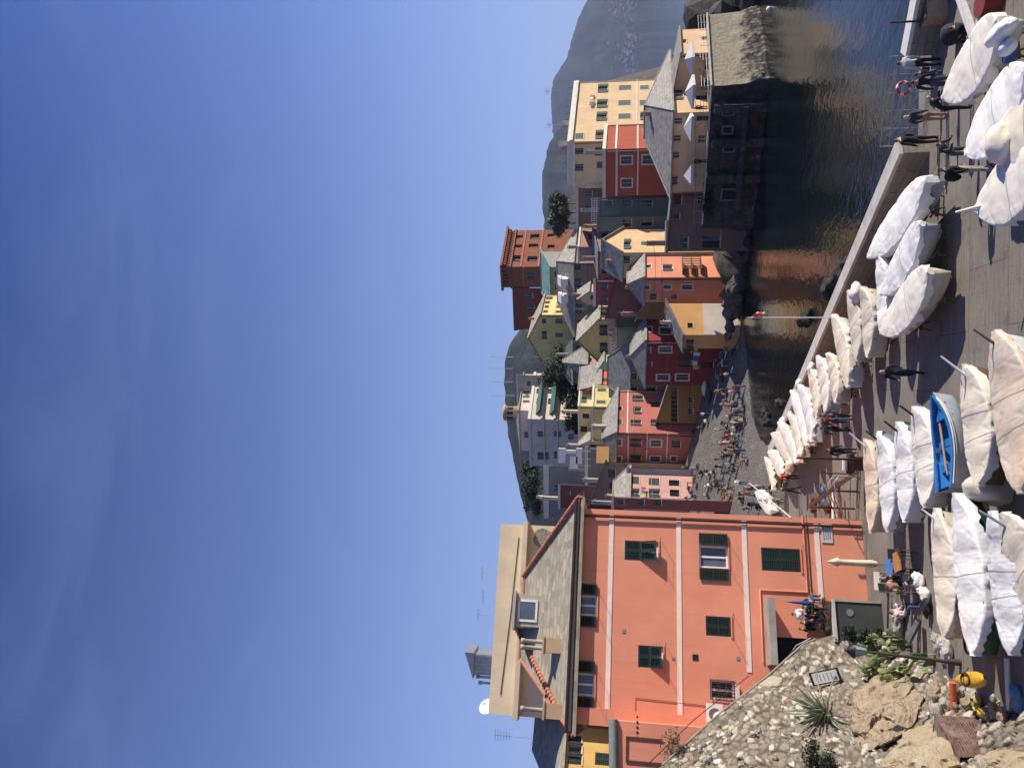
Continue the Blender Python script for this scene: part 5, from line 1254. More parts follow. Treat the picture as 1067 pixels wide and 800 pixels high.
mb.add(vs, fr_); dz_ = 2.2
for a, b_ in ((range(gx-1, gx*gy, gx), 1), (range(gx*(gy-1), gx*gy), 0)):
    e_ = [vs[k] for k in a]; f2 = [(q[0], q[1], -dz_) for q in e_]; mb.add(e_+f2, [((i, len(e_)+i, len(e_)+i+1, i+1) if b_ else (i, i+1, len(e_)+i+1, len(e_)+i)) for i in range(len(e_)-1)])
bo = mb.build('brick_stump', M['brick']); bo.matrix_world = Matrix.Translation(V((bl.x, bl.y, bt-hgt)))@Matrix((un, V((0, 0, 1)), nn)).transposed().to_4x4()
tag(bo, 'crumbling red brick wall stump at the foot of the bank', 'wall')
PALES = rock_mat('pale_rock', (.34, .30, .24, 1), (.50, .46, .39, 1), (.26, .22, .17, 1))
# rubble ledge of loose stones
random.seed(21)
def loose(x, y, r, seed, label, mat, lift=.1, g='loose stones on the bank'):
    q = on_bank(x, y, lift); rock(q, (r, r*.8, r*.6), seed, mat, label, 'stone', 'loose_stone', g, 2, .4)
for k in range(26): loose(random.uniform(955, 1062), random.uniform(722, 745) if k % 2 else random.uniform(700, 735), random.uniform(.12, .4), k, 'loose stone lying on the ledge at the foot of the bank', random.choice([M['tan_rock'], PALES, M['yellow_rock']]))
for k in range(26):
    x = random.uniform(720, 940); y0 = float(np.interp(x, ex, ey)); loose(x, random.uniform(y0+8, 800), random.uniform(.10, .22), k+60, 'loose stone jutting from the rubble bank', random.choice([M['tan_rock'], PALES, PALES]), .0)
# information board
c = on_bank(862, 705, .35); bd = empty('information_board', c, 'framed white information board leaning on the stone bank', 'sign')
un_ = V((.9, .25, -.35)).normalized(); nn_ = V((.30, -.62, .72)); nn_ = (nn_-un_*nn_.dot(un_)).normalized(); up_ = nn_.cross(un_)
q4 = [at(x, y, c.y+dd) for x, y, dd in ((846, 713, 0), (843.5, 698.5, .1), (871, 696, -.2), (879.5, 712, -.3))]
uu = ((q4[1]-q4[0])+(q4[2]-q4[3])).normalized(); dd_ = ((q4[3]-q4[0])+(q4[2]-q4[1])); dd_ = (dd_-uu*dd_.dot(uu)).normalized(); nb_ = uu.cross(-dd_); wB = (q4[1]-q4[0]).length*.95; hB = (q4[3]-q4[0]).length*.95; cB = sum(q4, V((0, 0, 0)))/4
mb = MB(); mb.box(cB, (wB, hB, .05), 0, uu, -dd_, nb_); mb.build('frame', M['iron'], bd, c)
mb = MB(); mb.box(cB+nb_*.03, (wB*.82, hB*.84, .02), 0, uu, -dd_, nb_); pn_ = mb.build('panel', M['white'], bd, c)
mb = MB()
for k in range(5): mb.box(cB+nb_*.042-dd_*(hB*(.3-.13*k))+uu*(wB*.02*(k % 2)), (wB*(.62-.1*(k % 3)), .035, .004), 0, uu, -dd_, nb_)
mb.box(cB+nb_*.042-dd_*(-hB*.33)-uu*wB*.2, (wB*.25, hB*.12, .004), 1, uu, -dd_, nb_); mb.build('print', [simple('grey_print', (.25, .25, .27), .8), simple('blue_print', (.10, .16, .25), .8)], pn_, c)

# ---------------------------------------------------------------- terrace with dark slate wall
ta, tb_ = at(870, 667, 38.2), at(870, 625.5, 38.9); tzt = CAMZ+ray(868.5, 645)[1]*38.5
tf = Face(ta, tb_); ter = empty('terrace', (tb_.x, tb_.y, pz(40)), 'raised terrace with dark slate wall and pale coping before the pink house', 'terrace'); O_ = ter.location.copy()
toW = [V((ta.x, ta.y, 0)), V((tb_.x, tb_.y, 0))]; 
def to_house(q): 
    o_ = (q-PA).dot(PF.n); return q-PF.n*(o_-.02)
mb = MB(); mb.prism([(q.x, q.y) for q in (toW[0], toW[1], to_house(toW[1]), to_house(toW[0]))], pz(40)-1, tzt-.12); mb.build('slate_wall', simple('dark_slate_panels', (.045, .05, .045), .6, .35, 1.2, 0, .3), ter, O_)
mb = MB(); mb.box(tf.p(tf.w/2, tzt-.06, -.1), (tf.w+.1, .4, .12), 0, tf.u, tf.n); mb.build('coping', M['pale_concrete'], ter, O_)
u, z = tf.px(885.5, 638); mb = MB(); mb.add([tf.p(u+.17*math.cos(k*math.pi/8), z+.17*math.sin(k*math.pi/8), .03) for k in range(16)], [tuple(range(16))]); mb.build('round_plate', M['galv'], ter, O_)
mb = MB(); e = tf.w-.0; mb.box(tf.p(tf.w+.02, (pz(40)+tzt)/2, -.35), (.1, .8, tzt-pz(40)-.15), 0, tf.u, tf.n); mb.build('corner_post', M['concrete'], ter, O_)

# ---------------------------------------------------------------- harbour wall
A_, B_ = on_sq(936, 152, 1.15), on_sq(800.5, 470, 1.15)
hw = empty('harbour_wall', (A_.x, A_.y, pz(A_.y)), 'long low harbour wall running down to the beach beside the boats', 'wall'); O_ = hw.location.copy()
u = V((B_.x-A_.x, B_.y-A_.y, 0)); Lw = u.length; u = u.normalized(); rt = V((-u.y, u.x, 0)); rt = rt if rt.x > 0 else -rt
def wall_run(mb, A, B, w_, h0, h1, mi=0, seg=14):
    for k in range(seg):
        a, b_ = A+(B-A)*(k/seg), A+(B-A)*((k+1)/seg); m_ = (a+b_)/2; g = pz(m_.y)
        sl = (pz(b_.y)-pz(a.y)); d3 = V((b_.x-a.x, b_.y-a.y, sl)); ln = d3.length; d3 = d3.normalized(); sd = V((d3.y, -d3.x, 0)).normalized()
        mb.box(V((m_.x, m_.y, g+(h0+h1)/2)), (ln+.005, w_, h1-h0), mi, d3, sd, d3.cross(sd) if d3.cross(sd).z > 0 else sd.cross(d3))
a0, b0 = V((A_.x, A_.y, 0)), V((B_.x, B_.y, 0))
n = NT('harbour_wall_stone'); p = n.pos(); br = n.node('ShaderNodeTexBrick'); mpx = n.node('ShaderNodeMapping'); mpx.inputs['Rotation'].default_value = (R(90), 0, 0); n.link(n.pos((.7, .7, 1)), mpx.inputs[0]); n.link(mpx.outputs[0], br.inputs['Vector'])
br.inputs['Scale'].default_value = 1; br.inputs['Brick Width'].default_value = .8; br.inputs['Row Height'].default_value = .3; br.inputs['Mortar Size'].default_value = .012
br.inputs['Color1'].default_value = (.30, .26, .20, 1); br.inputs['Color2'].default_value = (.24, .21, .165, 1); br.inputs['Mortar'].default_value = (.13, .11, .09, 1)
a = n.noise(p, 1.1, 6, .68); n.col(n.mix(n.ramp(a, [(.4, (0, 0, 0)), (.7, (.8, .8, .8))]), br.outputs['Color'], (.16, .14, .115, 1))); n.rough(.92); n.bump(n.math('ADD', a, n.math('MULTIPLY', br.outputs['Fac'], -.8)), .5, .05); M['quay_stone'] = n.mat
mb = MB(); wall_run(mb, a0, b0, .7, -1.0, 1.0); mb.build('wall', M['quay_stone'], hw, O_)
mb = MB(); wall_run(mb, a0, b0, .82, 1.0, 1.15); mb.build('coping', M['pale_concrete'], hw, O_)
a1, b1 = on_sq(940.5, 57, 1.15), on_sq(957, -30, 1.15); b1 = a1+(b1-a1)*1.5
rw = empty('quay_wall', (a1.x, a1.y, pz(30)), 'white topped quay wall beyond the stair gap by the railing', 'wall'); O2 = rw.location.copy()
mb = MB(); wall_run(mb, V((a1.x, a1.y, 0)), V((b1.x, b1.y, 0)), .6, -1, 1.0, 0, 5); mb.build('wall', M['quay_stone'], rw, O2)
mb = MB(); wall_run(mb, V((a1.x, a1.y, 0)), V((b1.x, b1.y, 0)), .75, 1.0, 1.14, 0, 5); mb.build('coping', simple('white_wall_top', (.62, .60, .55), .85), rw, O2)
# railing over the gap
P_ = [on_sq(952, 58, .6), on_sq(948, 90, .6), on_sq(945, 120, .6), on_sq(942, 152, .6)]
rl = empty('quay_railing', (P_[0].x, P_[0].y, pz(33)), 'thin grey tube railing across the gap in the quay wall', 'railing'); O3 = rl.location.copy(); mb = MB()
L0, L1 = V((P_[0].x, P_[0].y, pz(33))), V((P_[3].x, P_[3].y, pz(33)))
for h_ in (.45, .8, 1.15, 1.5): mb.tube([L0+V((0, 0, h_)), L1+V((0, 0, h_))], .018, 6)
mb.build('rails', M['galv'], rl, O3)
for k in range(6):
    q = L0+(L1-L0)*k/5; mb = MB(); mb.tube([q, q+V((0, 0, 1.52))], .025, 6); mb.build('post', M['galv'], rl, O3)
# life ring
q = on_sq(941.5, 92, 1.3); lr = empty('life_ring', q, 'red and white life ring hanging on the quay railing', 'life ring')
mb = MB(); K, k2 = 24, 8; vs = []; fs = []; mi_ = []
for i in range(K):
    an = 2*math.pi*i/K
    for j in range(k2):
        b_ = 2*math.pi*j/k2; rr = .24+.055*math.cos(b_); vs.append((rr*math.cos(an), .055*math.sin(b_), rr*math.sin(an)))
for i in range(K):
    for j in range(k2): mb.m.append(0 if i % 6 < 4 else 1); mb.f.append([i*k2+j, i*k2+(j+1) % k2, ((i+1) % K)*k2+(j+1) % k2, ((i+1) % K)*k2+j]); mb.sm.append(True)
mb.v = vs; mb.build('ring', [simple('red_ring_paint', (.55, .03, .02), .5), M['white']], lr)
# ---------------------------------------------------------------- boats drawn up on the square
CR = tarp((.74, .66, .53), .5); WH = tarp((.84, .815, .77), .6); BE = tarp((.64, .57, .46), .5); PEA = tarp((.72, .58, .42), .45, (.55, .32, .16)); SIL = tarp((.71, .70, .69), .9); IV = tarp((.76, .71, .62), .55); GRW = tarp((.77, .755, .73), .55)
STAIN = tarp((.66, .56, .44), .5, (.60, .30, .12))
def paint(c): return simple('boat_paint', c, .45, .15, 3)
HULLS = dict(white=paint((.62, .61, .58)), cream=paint((.55, .47, .34)), grey=paint((.22, .23, .25)), green=paint((.02, .07, .04)), blue=paint((.03, .16, .42)), brown=paint((.12, .07, .04)), pale=paint((.33, .35, .38)), red=paint((.25, .04, .03)))
PI_ = math.pi; TRESTLE = None; BOAT_N = 0; BOATS = {}
def boat_forms(L, W, D, kind):
    """half beam, sheer and keel along the boat; t=0 stern, 1 bow"""
    def hb(t):
        if kind == 'double': return W/2*max(.03, (1-abs(2*t-1)**2.5))**.75
        return W/2*max(.03, (1-max(0, (t-.35)/.65)**2.4))**.8*(.78+.22*min(1, t/.35)) 
    def zs(t): return .20*(2*t-1.0)**2*(1.0 if t > .5 else .5)
    def zk(t):
        e = (2*t-1)
        return -D+.30*max(0, e)**3*D+(.25*max(0, -e)**3*D if kind == 'double' else .05)
    return hb, zs, zk
def boat(label, bow, stern, W=1.75, cover=None, hull='white', kind='double', deck=1.22, D=.82, pole=None, ropes=2, group='covered boats drawn up on the square', skirt=.28, ridge=.10, roll=0.0, stand=True, name='covered_boat', cat='boat'):
    global TRESTLE, BOAT_N
    BOAT_N += 1; sd = BOAT_N*3.17
    Bw, St = on_sq(*bow, deck), on_sq(*stern, deck)
    ax = V((Bw.x-St.x, Bw.y-St.y, 0)); L = ax.length; c = (Bw+St)/2
    L = min(max(L, 3.0), 6.8)
    g = pz(c.y)
    root = empty(name, (c.x, c.y, g), label, cat, group, math.atan2(ax.y, ax.x)); BOATS[label] = root
    if roll: root.rotation_euler = (roll, 0, math.atan2(ax.y, ax.x))
    hb, zs, zk = boat_forms(L, W, D, kind); N = 24; K = 8; mb = MB(); vs = []
    def sec(t, s): return hb(t)*(math.sin(s*math.pi/2)**.75), zk(t)+(zs(t)-zk(t))*(s**1.7)
    for i in range(N+1):
        t = i/N; x = (t-.5)*L
        for k in range(-K, K+1):
            y, z = sec(t, abs(k)/K); rake = .12*L*.3*(z-zk(t))/D*(max(0, 2*t-1)**4)
            vs.append((x+rake, math.copysign(y, k) if k else 0, deck+z))
    R_ = 2*K+1
    mb.add(vs, [(i*R_+k, (i+1)*R_+k, (i+1)*R_+k+1, i*R_+k+1) for i in range(N) for k in range(R_-1)], 0, True)
    mb.add(vs[:R_], [tuple(range(R_))], 0)
    for sg in (-1, 1):                              # rubbing strake
        mb.tube([((i/N-.5)*L, sg*(hb(i/N)+.015), deck+zs(i/N)-.09) for i in range(1, N)], .028, 5, 1)
    mb.tube([((i/N-.5)*L, 0, deck+zk(i/N)-.03) for i in range(2, N-1)], .05, 5, 1)
    mb.build('hull', [HULLS[hull], HULLS['cream'] if hull != 'cream' else HULLS['brown']], root)
    if cover:
        mb = MB(); NC, KC = 84, 18; vs = []
        def cov(t, v):                              # v -1..1 across; |v|>.7 hangs over the side
            tt = min(1, max(0, t)); h = hb(tt)+.035; a = abs(v); x = (t-.5)*L
            seg = 2.4+(sd % 1.7); ph = x/L*seg*2*PI_+sd
            fold = .020*noise.noise(V((x*1.1, v*1.4, sd)))+.012*noise.noise(V((x*3.2+v*2, v*3, sd+5)))
            fan = abs(math.sin(7*math.atan2((x % (L/3))-L/6, (1.05-a)*1.6+.08)+sd)); fold += -.030*(1-fan)**3*min(1, a*1.6)
            sag = -.05*(.5+.5*math.cos(ph))*(1-a)*(1.3 if ridge > .05 else .5); pul = .02*math.sin(x*5+3*math.sin(v*2+sd))*a; fold += sag
            if a <= .7:
                q = a/.7; y = h*q; z = zs(tt)+.03+ridge*(1-q**1.6)*(.35+.65*math.sin(math.pi*min(1, max(0, tt))))+fold+pul*.5
            else:
                q = (a-.7)/.3; sk = skirt*(.95+.75*noise.noise(V((x*1.3, 3*(1 if v > 0 else -1), sd)))+.16*math.sin(x*9+sd)+.10*math.sin(x*23+sd*2))
                y = h+.02+.055*q*(1+.9*math.sin(x*8+sd+2*math.sin(x*3)))*(1 if v > 0 else 1)-q*q*.05; z = zs(tt)+.03-sk*q+fold*.6
            rk = .036*L*(max(0, 2*tt-1)**4)
            return (x+rk, math.copysign(y, v) if v else 0, deck+z)
        for i in range(NC+1):
            t = -.012+1.024*i/NC
            for k in range(-KC, KC+1): vs.append(cov(t, k/KC))
        R2 = 2*KC+1
        mb.add(vs, [(i*R2+k, (i+1)*R2+k, (i+1)*R2+k+1, i*R2+k+1) for i in range(NC) for k in range(R2-1)], 0, True)
        for e_ in (0, NC): mb.add([vs[e_*R2+k] for k in range(R2)], [tuple(range(R2)) if e_ == 0 else tuple(range(R2))[::-1]], 0)
        co_ = mb.build('cover', cover, root)
        for j in range((ropes+1)//2):
            t = .28+.44*(j+.5)/max(1, (ropes+1)//2) + .05*noise.noise(V((sd, j, 0))); rb = MB()
            pts = [V(cov(t+.02*(k/KC)*(1 if j % 2 else -1), k/KC))+V((0, 0, .014)) for k in range(-KC, KC+1)]
            rb.tube(pts, .006, 4); rb.build('lashing_rope', M['rope'], co_)
    else:                                           # open boat: inside skin, thwarts, floor
        mb = MB(); vs = []
        for i in range(N+1):
            t = .03+.94*i/N; x = (t-.5)*L
            for k in range(-K, K+1):
                y, z = sec(t, .25+.75*abs(k)/K); y = max(.005, y-.05); vs.append((x, math.copysign(y, k) if k else 0, deck+max(z, zk(t)+.12)))
        mb.add(vs, [(i*R_+k, i*R_+k+1, (i+1)*R_+k+1, (i+1)*R_+k) for i in range(N) for k in range(R_-1)], 0, True)
        mb.add(vs[:R_], [tuple(range(R_))[::-1]], 0); mb.build('inner_hull', simple('turquoise_boat_paint', (.025, .20, .50), .45, .15, 3), root)
        mb = MB()
        for sg in (-1, 1):
            for i in range(N):
                a, b_ = [V(((t-.5)*L, sg*hb(t), deck+zs(t))) for t in (i/N, (i+1)/N)]
                w0, w1 = V((0, -sg*min(.13, hb(i/N)), 0)), V((0, -sg*min(.13, hb((i+1)/N)), 0)); o_ = V((0, sg*.03, 0)); u_ = V((0, 0, .04))
                q = [a+o_, b_+o_, b_+w1, a+w0]; mb.add([p_+u_ for p_ in q]+[p_-u_*.5 for p_ in q], [(0, 1, 2, 3) if sg < 0 else (3, 2, 1, 0), (0, 4, 5, 1) if sg > 0 else (1, 5, 4, 0), (2, 6, 7, 3) if sg > 0 else (3, 7, 6, 2)], 0)
        mb.build('gunwale', simple('blue_rail_paint', (.03, .17, .40), .4, .1, 3), root)
        mb = MB()
        for sg in (-1, 1): mb.tube([((i/N-.5)*L, sg*(hb(i/N)+.04), deck+zs(i/N)-.02) for i in range(1, N)], .025, 5)
        mb.build('rub_rail', HULLS['white'], root)
        for t in (.25, .5, .72):
            mb = MB(); mb.box(((t-.5)*L, 0, deck-.17), (.26, 2*hb(t)-.12, .05)); mb.build('thwart', HULLS['blue'], root)
        mb = MB(); mb.box(((.82-.5)*L, 0, deck-.05), (.55, hb(.82)*1.5, .06)); mb.build('foredeck', HULLS['blue'], root)
        mb = MB(); mb.box((0, 0, deck-.60), (L*.66, W*.46, .04)); mb.build('floor_boards', M['pale_wood'], root)
        mb = MB(); mb.tube([(-.9, .2, deck-.1), (1.3, .36, deck-.06)], .025, 6); mb.tube([(-1.1, .12, deck-.1), (1.2, .26, deck-.06)], .025, 6); mb.build('oars', M['pale_wood'], root)
    if pole is not None:
        pb = MB(); l_ = pole[1]; x0 = L/2-.25
        pb.tube([(x0, .02, deck+zs(1)-.1), (x0+l_*.75, .04, deck+zs(1)+.05+l_*.65)], [.05, .032], 7); pb.build('stem_pole', M[pole[0]], root)
    if stand:
        if TRESTLE is None:
            mb = MB()
            for sg in (-1, 1):
                mb.tube([(0, sg*.62, 0), (0, sg*.42, .62)], .04, 5); mb.tube([(.0, sg*.2, 0), (0, sg*.42, .62)], .035, 5)
            mb.box((0, 0, .38), (.09, 1.2, .09)); mb.box((0, .5, .5), (.1, .34, .08), 0, None, (0, .8, .6), (0, -.6, .8)); mb.box((0, -.5, .5), (.1, .34, .08), 0, None, (0, .8, -.6), (0, .6, .8))
            TRESTLE = mb.build('boat_trestle', M['wood']); first = True
        for j, t in enumerate((-.24, .24)):
            o = TRESTLE if BOAT_N == 1 and j == 0 else TRESTLE.copy()
            if o is not TRESTLE: COL.objects.link(o)
            a = root.rotation_euler.z; o.location = (c.x+math.cos(a)*t*L, c.y+math.sin(a)*t*L, g); o.rotation_euler = (0, 0, a)
            tag(o, 'low wooden trestle standing under a covered boat', 'trestle', 'trestles under the boats')
    return root
# the row in front of the pink house, bows to the right
boat('slim peach covered boat nearest the pink house wall with a white bow pole', (906, 461), (909, 554), 1.6, PEA, 'cream', pole=('white', .9))
boat('greyish white covered boat second from the pink house wall', (920, 454), (926, 553), 1.7, GRW, 'grey', pole=('iron', .6), skirt=.4)
boat('greyish white covered boat third out from the pink house beside the cream one', (940, 444), (944, 543), 1.7, GRW, 'grey', pole=('iron', .6), skirt=.45)
boat('cream covered boat directly behind the open blue boat', (958, 428), (966, 528), 1.75, IV, 'white', pole=('iron', .6), ropes=3, skirt=.34)
BLUE = boat('open bright blue rowing boat with thwarts and oars inside', (978, 412), (987, 511), 1.65, None, 'pale', 'transom', 1.12, .78, None, 0, None, name='rowing_boat')
boat('long cream covered boat just in front of the open blue boat', (1012, 385), (1022, 505), 1.75, CR, 'brown', pole=('white', .9), ropes=3)
boat('biggest cream covered boat with a rusty stain at its bow', (1044, 352), (1066, 512), 2.1, STAIN, 'white', pole=('wood', .7), ropes=3, skirt=.2, D=.9)
# the left row below the terrace
boat('cream covered boat nearest the cafe tables', (980, 535), (987, 664), 1.7, CR, 'cream', pole=('white', .5), ropes=2)
boat('long bright white covered boat with a green hull beside the cream one', (1002, 521), (1016, 681), 1.9, WH, 'green', ropes=2, skirt=.32)
boat('silvery crinkled covered boat nearest the bottom left of the square', (1040, 539), (1056, 681), 1.8, SIL, 'green', ropes=3, skirt=.25)
boat('beige covered boat with green side at the bottom edge', (1052, 541), (1092, 660), 1.8, BE, 'green', ropes=1, pole=('galv', .7))
# the right hand cluster near the railing
boat('cream covered boat with bunched white cloth at its stern near the railing', (991, 99), (1043, 22), 1.9, IV, 'white', ropes=1, skirt=.34)
boat('bright white covered boat with star shaped folds second from the railing', (1014, 156), (1070, 74), 2.0, WH, 'pale', ropes=2, skirt=.34)
boat('cream covered boat cut off by the bottom edge between two white ones', (1044, 152), (1100, 105), 1.8, CR, 'pale', ropes=1)
boat('pale beige covered boat with a thin stick at its bow beside two people', (1026, 216), (1085, 168), 1.9, IV, 'cream', ropes=2, pole=('white', .7), skirt=.36)
# along the harbour wall
boat('large white covered boat closest to the harbour wall end', (913, 264), (964, 188), 1.65, WH, 'pale', ropes=0, skirt=.42)
boat('boat under crumpled clear grey sheeting between the white and the beige one', (926, 303), (960, 234), 1.6, SIL, 'pale', ropes=2, skirt=.2)
boat('beige covered boat with a dark green stern casting the biggest shadow', (926, 344), (968, 283), 1.75, IV, 'cream', ropes=1, skirt=.24, D=.9)
boat('narrow white covered boat wedged behind the beige one at the wall', (919, 268), (920, 346), 1.4, WH, 'white', ropes=1)
boat('beige covered boat lying flat beside the narrow white one', (902, 302), (906, 372), 1.5, BE, 'cream', ropes=2)
boat('beige covered boat next to the flagpole', (888, 306), (894, 376), 1.5, BE, 'grey', ropes=1)
boat('yellowish covered boat with a blue striped white hull by the flagpole', (872, 332), (884, 403), 1.6, CR, 'white', ropes=3)
boat('cream covered boat in the middle of the wall row beside the blue striped hull', (866, 372), (872, 418), 1.4, CR, 'cream', ropes=1)
boat('long pale cream covered boat in the wall row behind the walking pair', (855, 374), (862, 430), 1.5, IV, 'white', ropes=1)
boat('cream covered boat with a rolled end next along the wall', (846, 386), (852, 435), 1.4, CR, 'cream', ropes=1)
boat('bluish white covered boat in the wall row', (836, 404), (846, 460), 1.4, SIL, 'white', ropes=1)
boat('bright white covered boat in the wall row left of the bluish one', (828, 410), (840, 464), 1.4, WH, 'white', ropes=1)
boat('slender cream covered boat just past the bright white ones', (826, 434), (834, 476), 1.3, CR, 'cream', ropes=0)
boat('small cream covered boat with a hooded end against the wall', (815, 442), (829, 482), 1.3, IV, 'cream', ropes=0)
boat('short wide cream covered boat near the far end of the wall', (808, 453), (823, 480), 1.4, CR, 'cream', ropes=0)
boat('last cream covered boat but one at the far end of the wall', (804, 472), (815, 495), 1.4, IV, 'cream', ropes=0)
boat('yellow edged narrow boat at the very end of the wall row', (799, 478), (806, 510), 1.0, CR, 'brown', ropes=0)
boat('pale upturned boat beyond the wall end near the crowd', (788, 512), (806, 535), 1.4, GRW, 'white', ropes=0)

# bunched cloths and motor covers lying on boats
def bundle(c, r, seed, mat, label, name='cloth_bundle', group=None):
    mb = MB(); mb.blob((0, 0, 0), r, seed, .17, 1.6, 0, 3); o = mb.build(name, mat); o.location = c; return tag(o, label, 'cloth', group)
q = on_sq(1031, 510, .5); bundle(q, (.5, .6, .7), 3, BE, 'beige wrapped outboard motor at the stern of the long cream boat', 'motor_cover')
q = on_sq(1044, 150, 1.35); bundle(q, (.55, .5, .42), 5, CR, 'cream hooded motor cover on the boat by the bottom edge', 'motor_cover')
q = on_sq(1043, 34, 1.45); bundle(q, (.28, .75, .25), 9, WH, 'white cloth bunched on the stern of the cream boat')
q = on_sq(1050, 50, 1.3); bundle(q, (.2, .4, .2), 12, WH, 'white cloth folded beside the bunched one')
for k, (x, y, s_) in enumerate(((892, 305, .5), (846, 384, .4), (824, 434, .38), (832, 400, .36), (815, 440, .4), (823, 486, .5), (835, 473, .4))):
    q = on_sq(x, y, 1.25); bundle(q, (s_, s_*.8, s_*.6), k+30, [IV, WH, CR][k % 3], 'pale cloth bundled over a boat end along the wall', group='bundled cloths along the wall row')
# flag on a thin pole
b_ = on_sq(867, 331, 1.15); top = at(779, 331, b_.y)
fp = empty('flagpole', b_, 'thin white flagpole with a small red and white flag on the harbour wall', 'flagpole')
mb = MB(); mb.tube([(0, 0, -.3), (0, 0, top.z-b_.z)], [.03, .018], 6); mb.build('pole', M['white'], fp)
mb = MB(); h_ = top.z-b_.z; vs = []
for i in range(9):
    for j in range(5): vs.append((-.02+i/8*.34, .10*math.sin(i*.9)+.03*j, h_-.12-j/4*.48-i*.05))
for i in range(8):
    for j in range(4): mb.m.append(0 if j in (1, 2) or i in (3, 4) else 1); mb.f.append([i*5+j, i*5+j+1, (i+1)*5+j+1, (i+1)*5+j]); mb.sm.append(True)
mb.v = vs; mb.build('flag', [simple('red_flag_cloth', (.60, .03, .03), .7), M['canvas']], fp)
# ---------------------------------------------------------------- people
def skin_body(J, E, name):
    """one continuous surface grown over a skeleton; J: joint -> (x, y, z, radius, region)"""
    names = list(J); me = bpy.data.meshes.new(name)
    me.from_pydata([J[k][:3] for k in names], [(names.index(a), names.index(b)) for a, b in E], [])
    o = bpy.data.objects.new(name, me); COL.objects.link(o)
    mo = o.modifiers.new('skin', 'SKIN'); sk = me.skin_vertices[0].data
    for i, k in enumerate(names): sk[i].radius = (J[k][3], J[k][3]*(.72 if k in ('chest', 'waist', 'pelvis', 'chest2') else 1)); sk[i].use_root = (k == 'pelvis')
    sb = o.modifiers.new('sub', 'SUBSURF'); sb.levels = 1; sb.render_levels = 1
    dg = bpy.context.evaluated_depsgraph_get(); dg.update()
    m2 = bpy.data.meshes.new_from_object(o.evaluated_get(dg)); bpy.data.objects.remove(o); bpy.data.meshes.remove(me)
    # face and hand detail joined to the same mesh
    mb = MB(); mb.v = [tuple(v.co) for v in m2.vertices]; mb.f = [list(p.vertices) for p in m2.polygons]
    segs = [(V(J[a][:3]), V(J[b][:3]), J[a][4], J[b][4]) for a, b in E]
    hd = V(J['head'][:3]); fw = (V(J['face'][:3])-hd); fw = fw.normalized()
    for p in m2.polygons:
        c = p.center; best = None
        for a, b, ra, rb in segs:
            ab = b-a; t = max(0, min(1, (c-a).dot(ab)/max(1e-9, ab.dot(ab)))); d = (a+ab*t-c).length
            if best is None or d < best[0]: best = (d, ra if t < .5 else rb)
        r = best[1]
        if r == 0 and c.z > J['neck'][2]:
            rel = c-hd
            if rel.dot(fw) < .045 and rel.z > -.05 or rel.z > .055: r = 4
        mb.m.append(r); mb.sm.append(True)
    bpy.data.meshes.remove(m2)
    sd = fw.cross(V((0, 0, 1))).normalized()
    mb.tube([hd+fw*.075+V((0, 0, .02)), hd+fw*.105-V((0, 0, .02))], [.012, .018], 5, 0)
    for sg in (-1, 1):
        mb.blob(hd+fw*.082+sd*.033*sg+V((0, 0, .018)), (.009, .009, .009), 0, 0, 1, 5, 1); mb.blob(hd+sd*.085*sg, (.02, .012, .03), 0, 0, 1, 0, 1)
    mb.box(hd+fw*.085-V((0, 0, .05)), (.012, .05, .009), 5, fw, sd)
    for hnd, el in (('handL', 'wristL'), ('handR', 'wristR')):
        h = V(J[hnd][:3]); d = (h-V(J[el][:3])).normalized(); s2 = d.cross(fw).normalized() if abs(d.dot(fw)) < .95 else sd; n_ = s2.cross(d)
        for i in range(4):
            o_ = h+s2*(.026-.017*i); l = (.06, .07, .066, .05)[i]; mb.tube([o_, o_+d*l*.6, o_+d*l+n_*.02], [.010, .009, .007], 5, 0)
        mb.tube([h-d*.02+s2*.03, h+s2*.055+d*.02, h+s2*.06+d*.05], [.011, .010, .008], 5, 0)
    return mb
EDG = [('pelvis', 'waist'), ('waist', 'chest'), ('chest', 'chest2'), ('chest2', 'neck'), ('neck', 'head'), ('head', 'crown'), ('head', 'face')]
for s_ in 'LR': EDG += [('chest2', 'sh'+s_), ('sh'+s_, 'el'+s_), ('el'+s_, 'wrist'+s_), ('wrist'+s_, 'hand'+s_), ('pelvis', 'hip'+s_), ('hip'+s_, 'knee'+s_), ('knee'+s_, 'ank'+s_), ('ank'+s_, 'toe'+s_)]
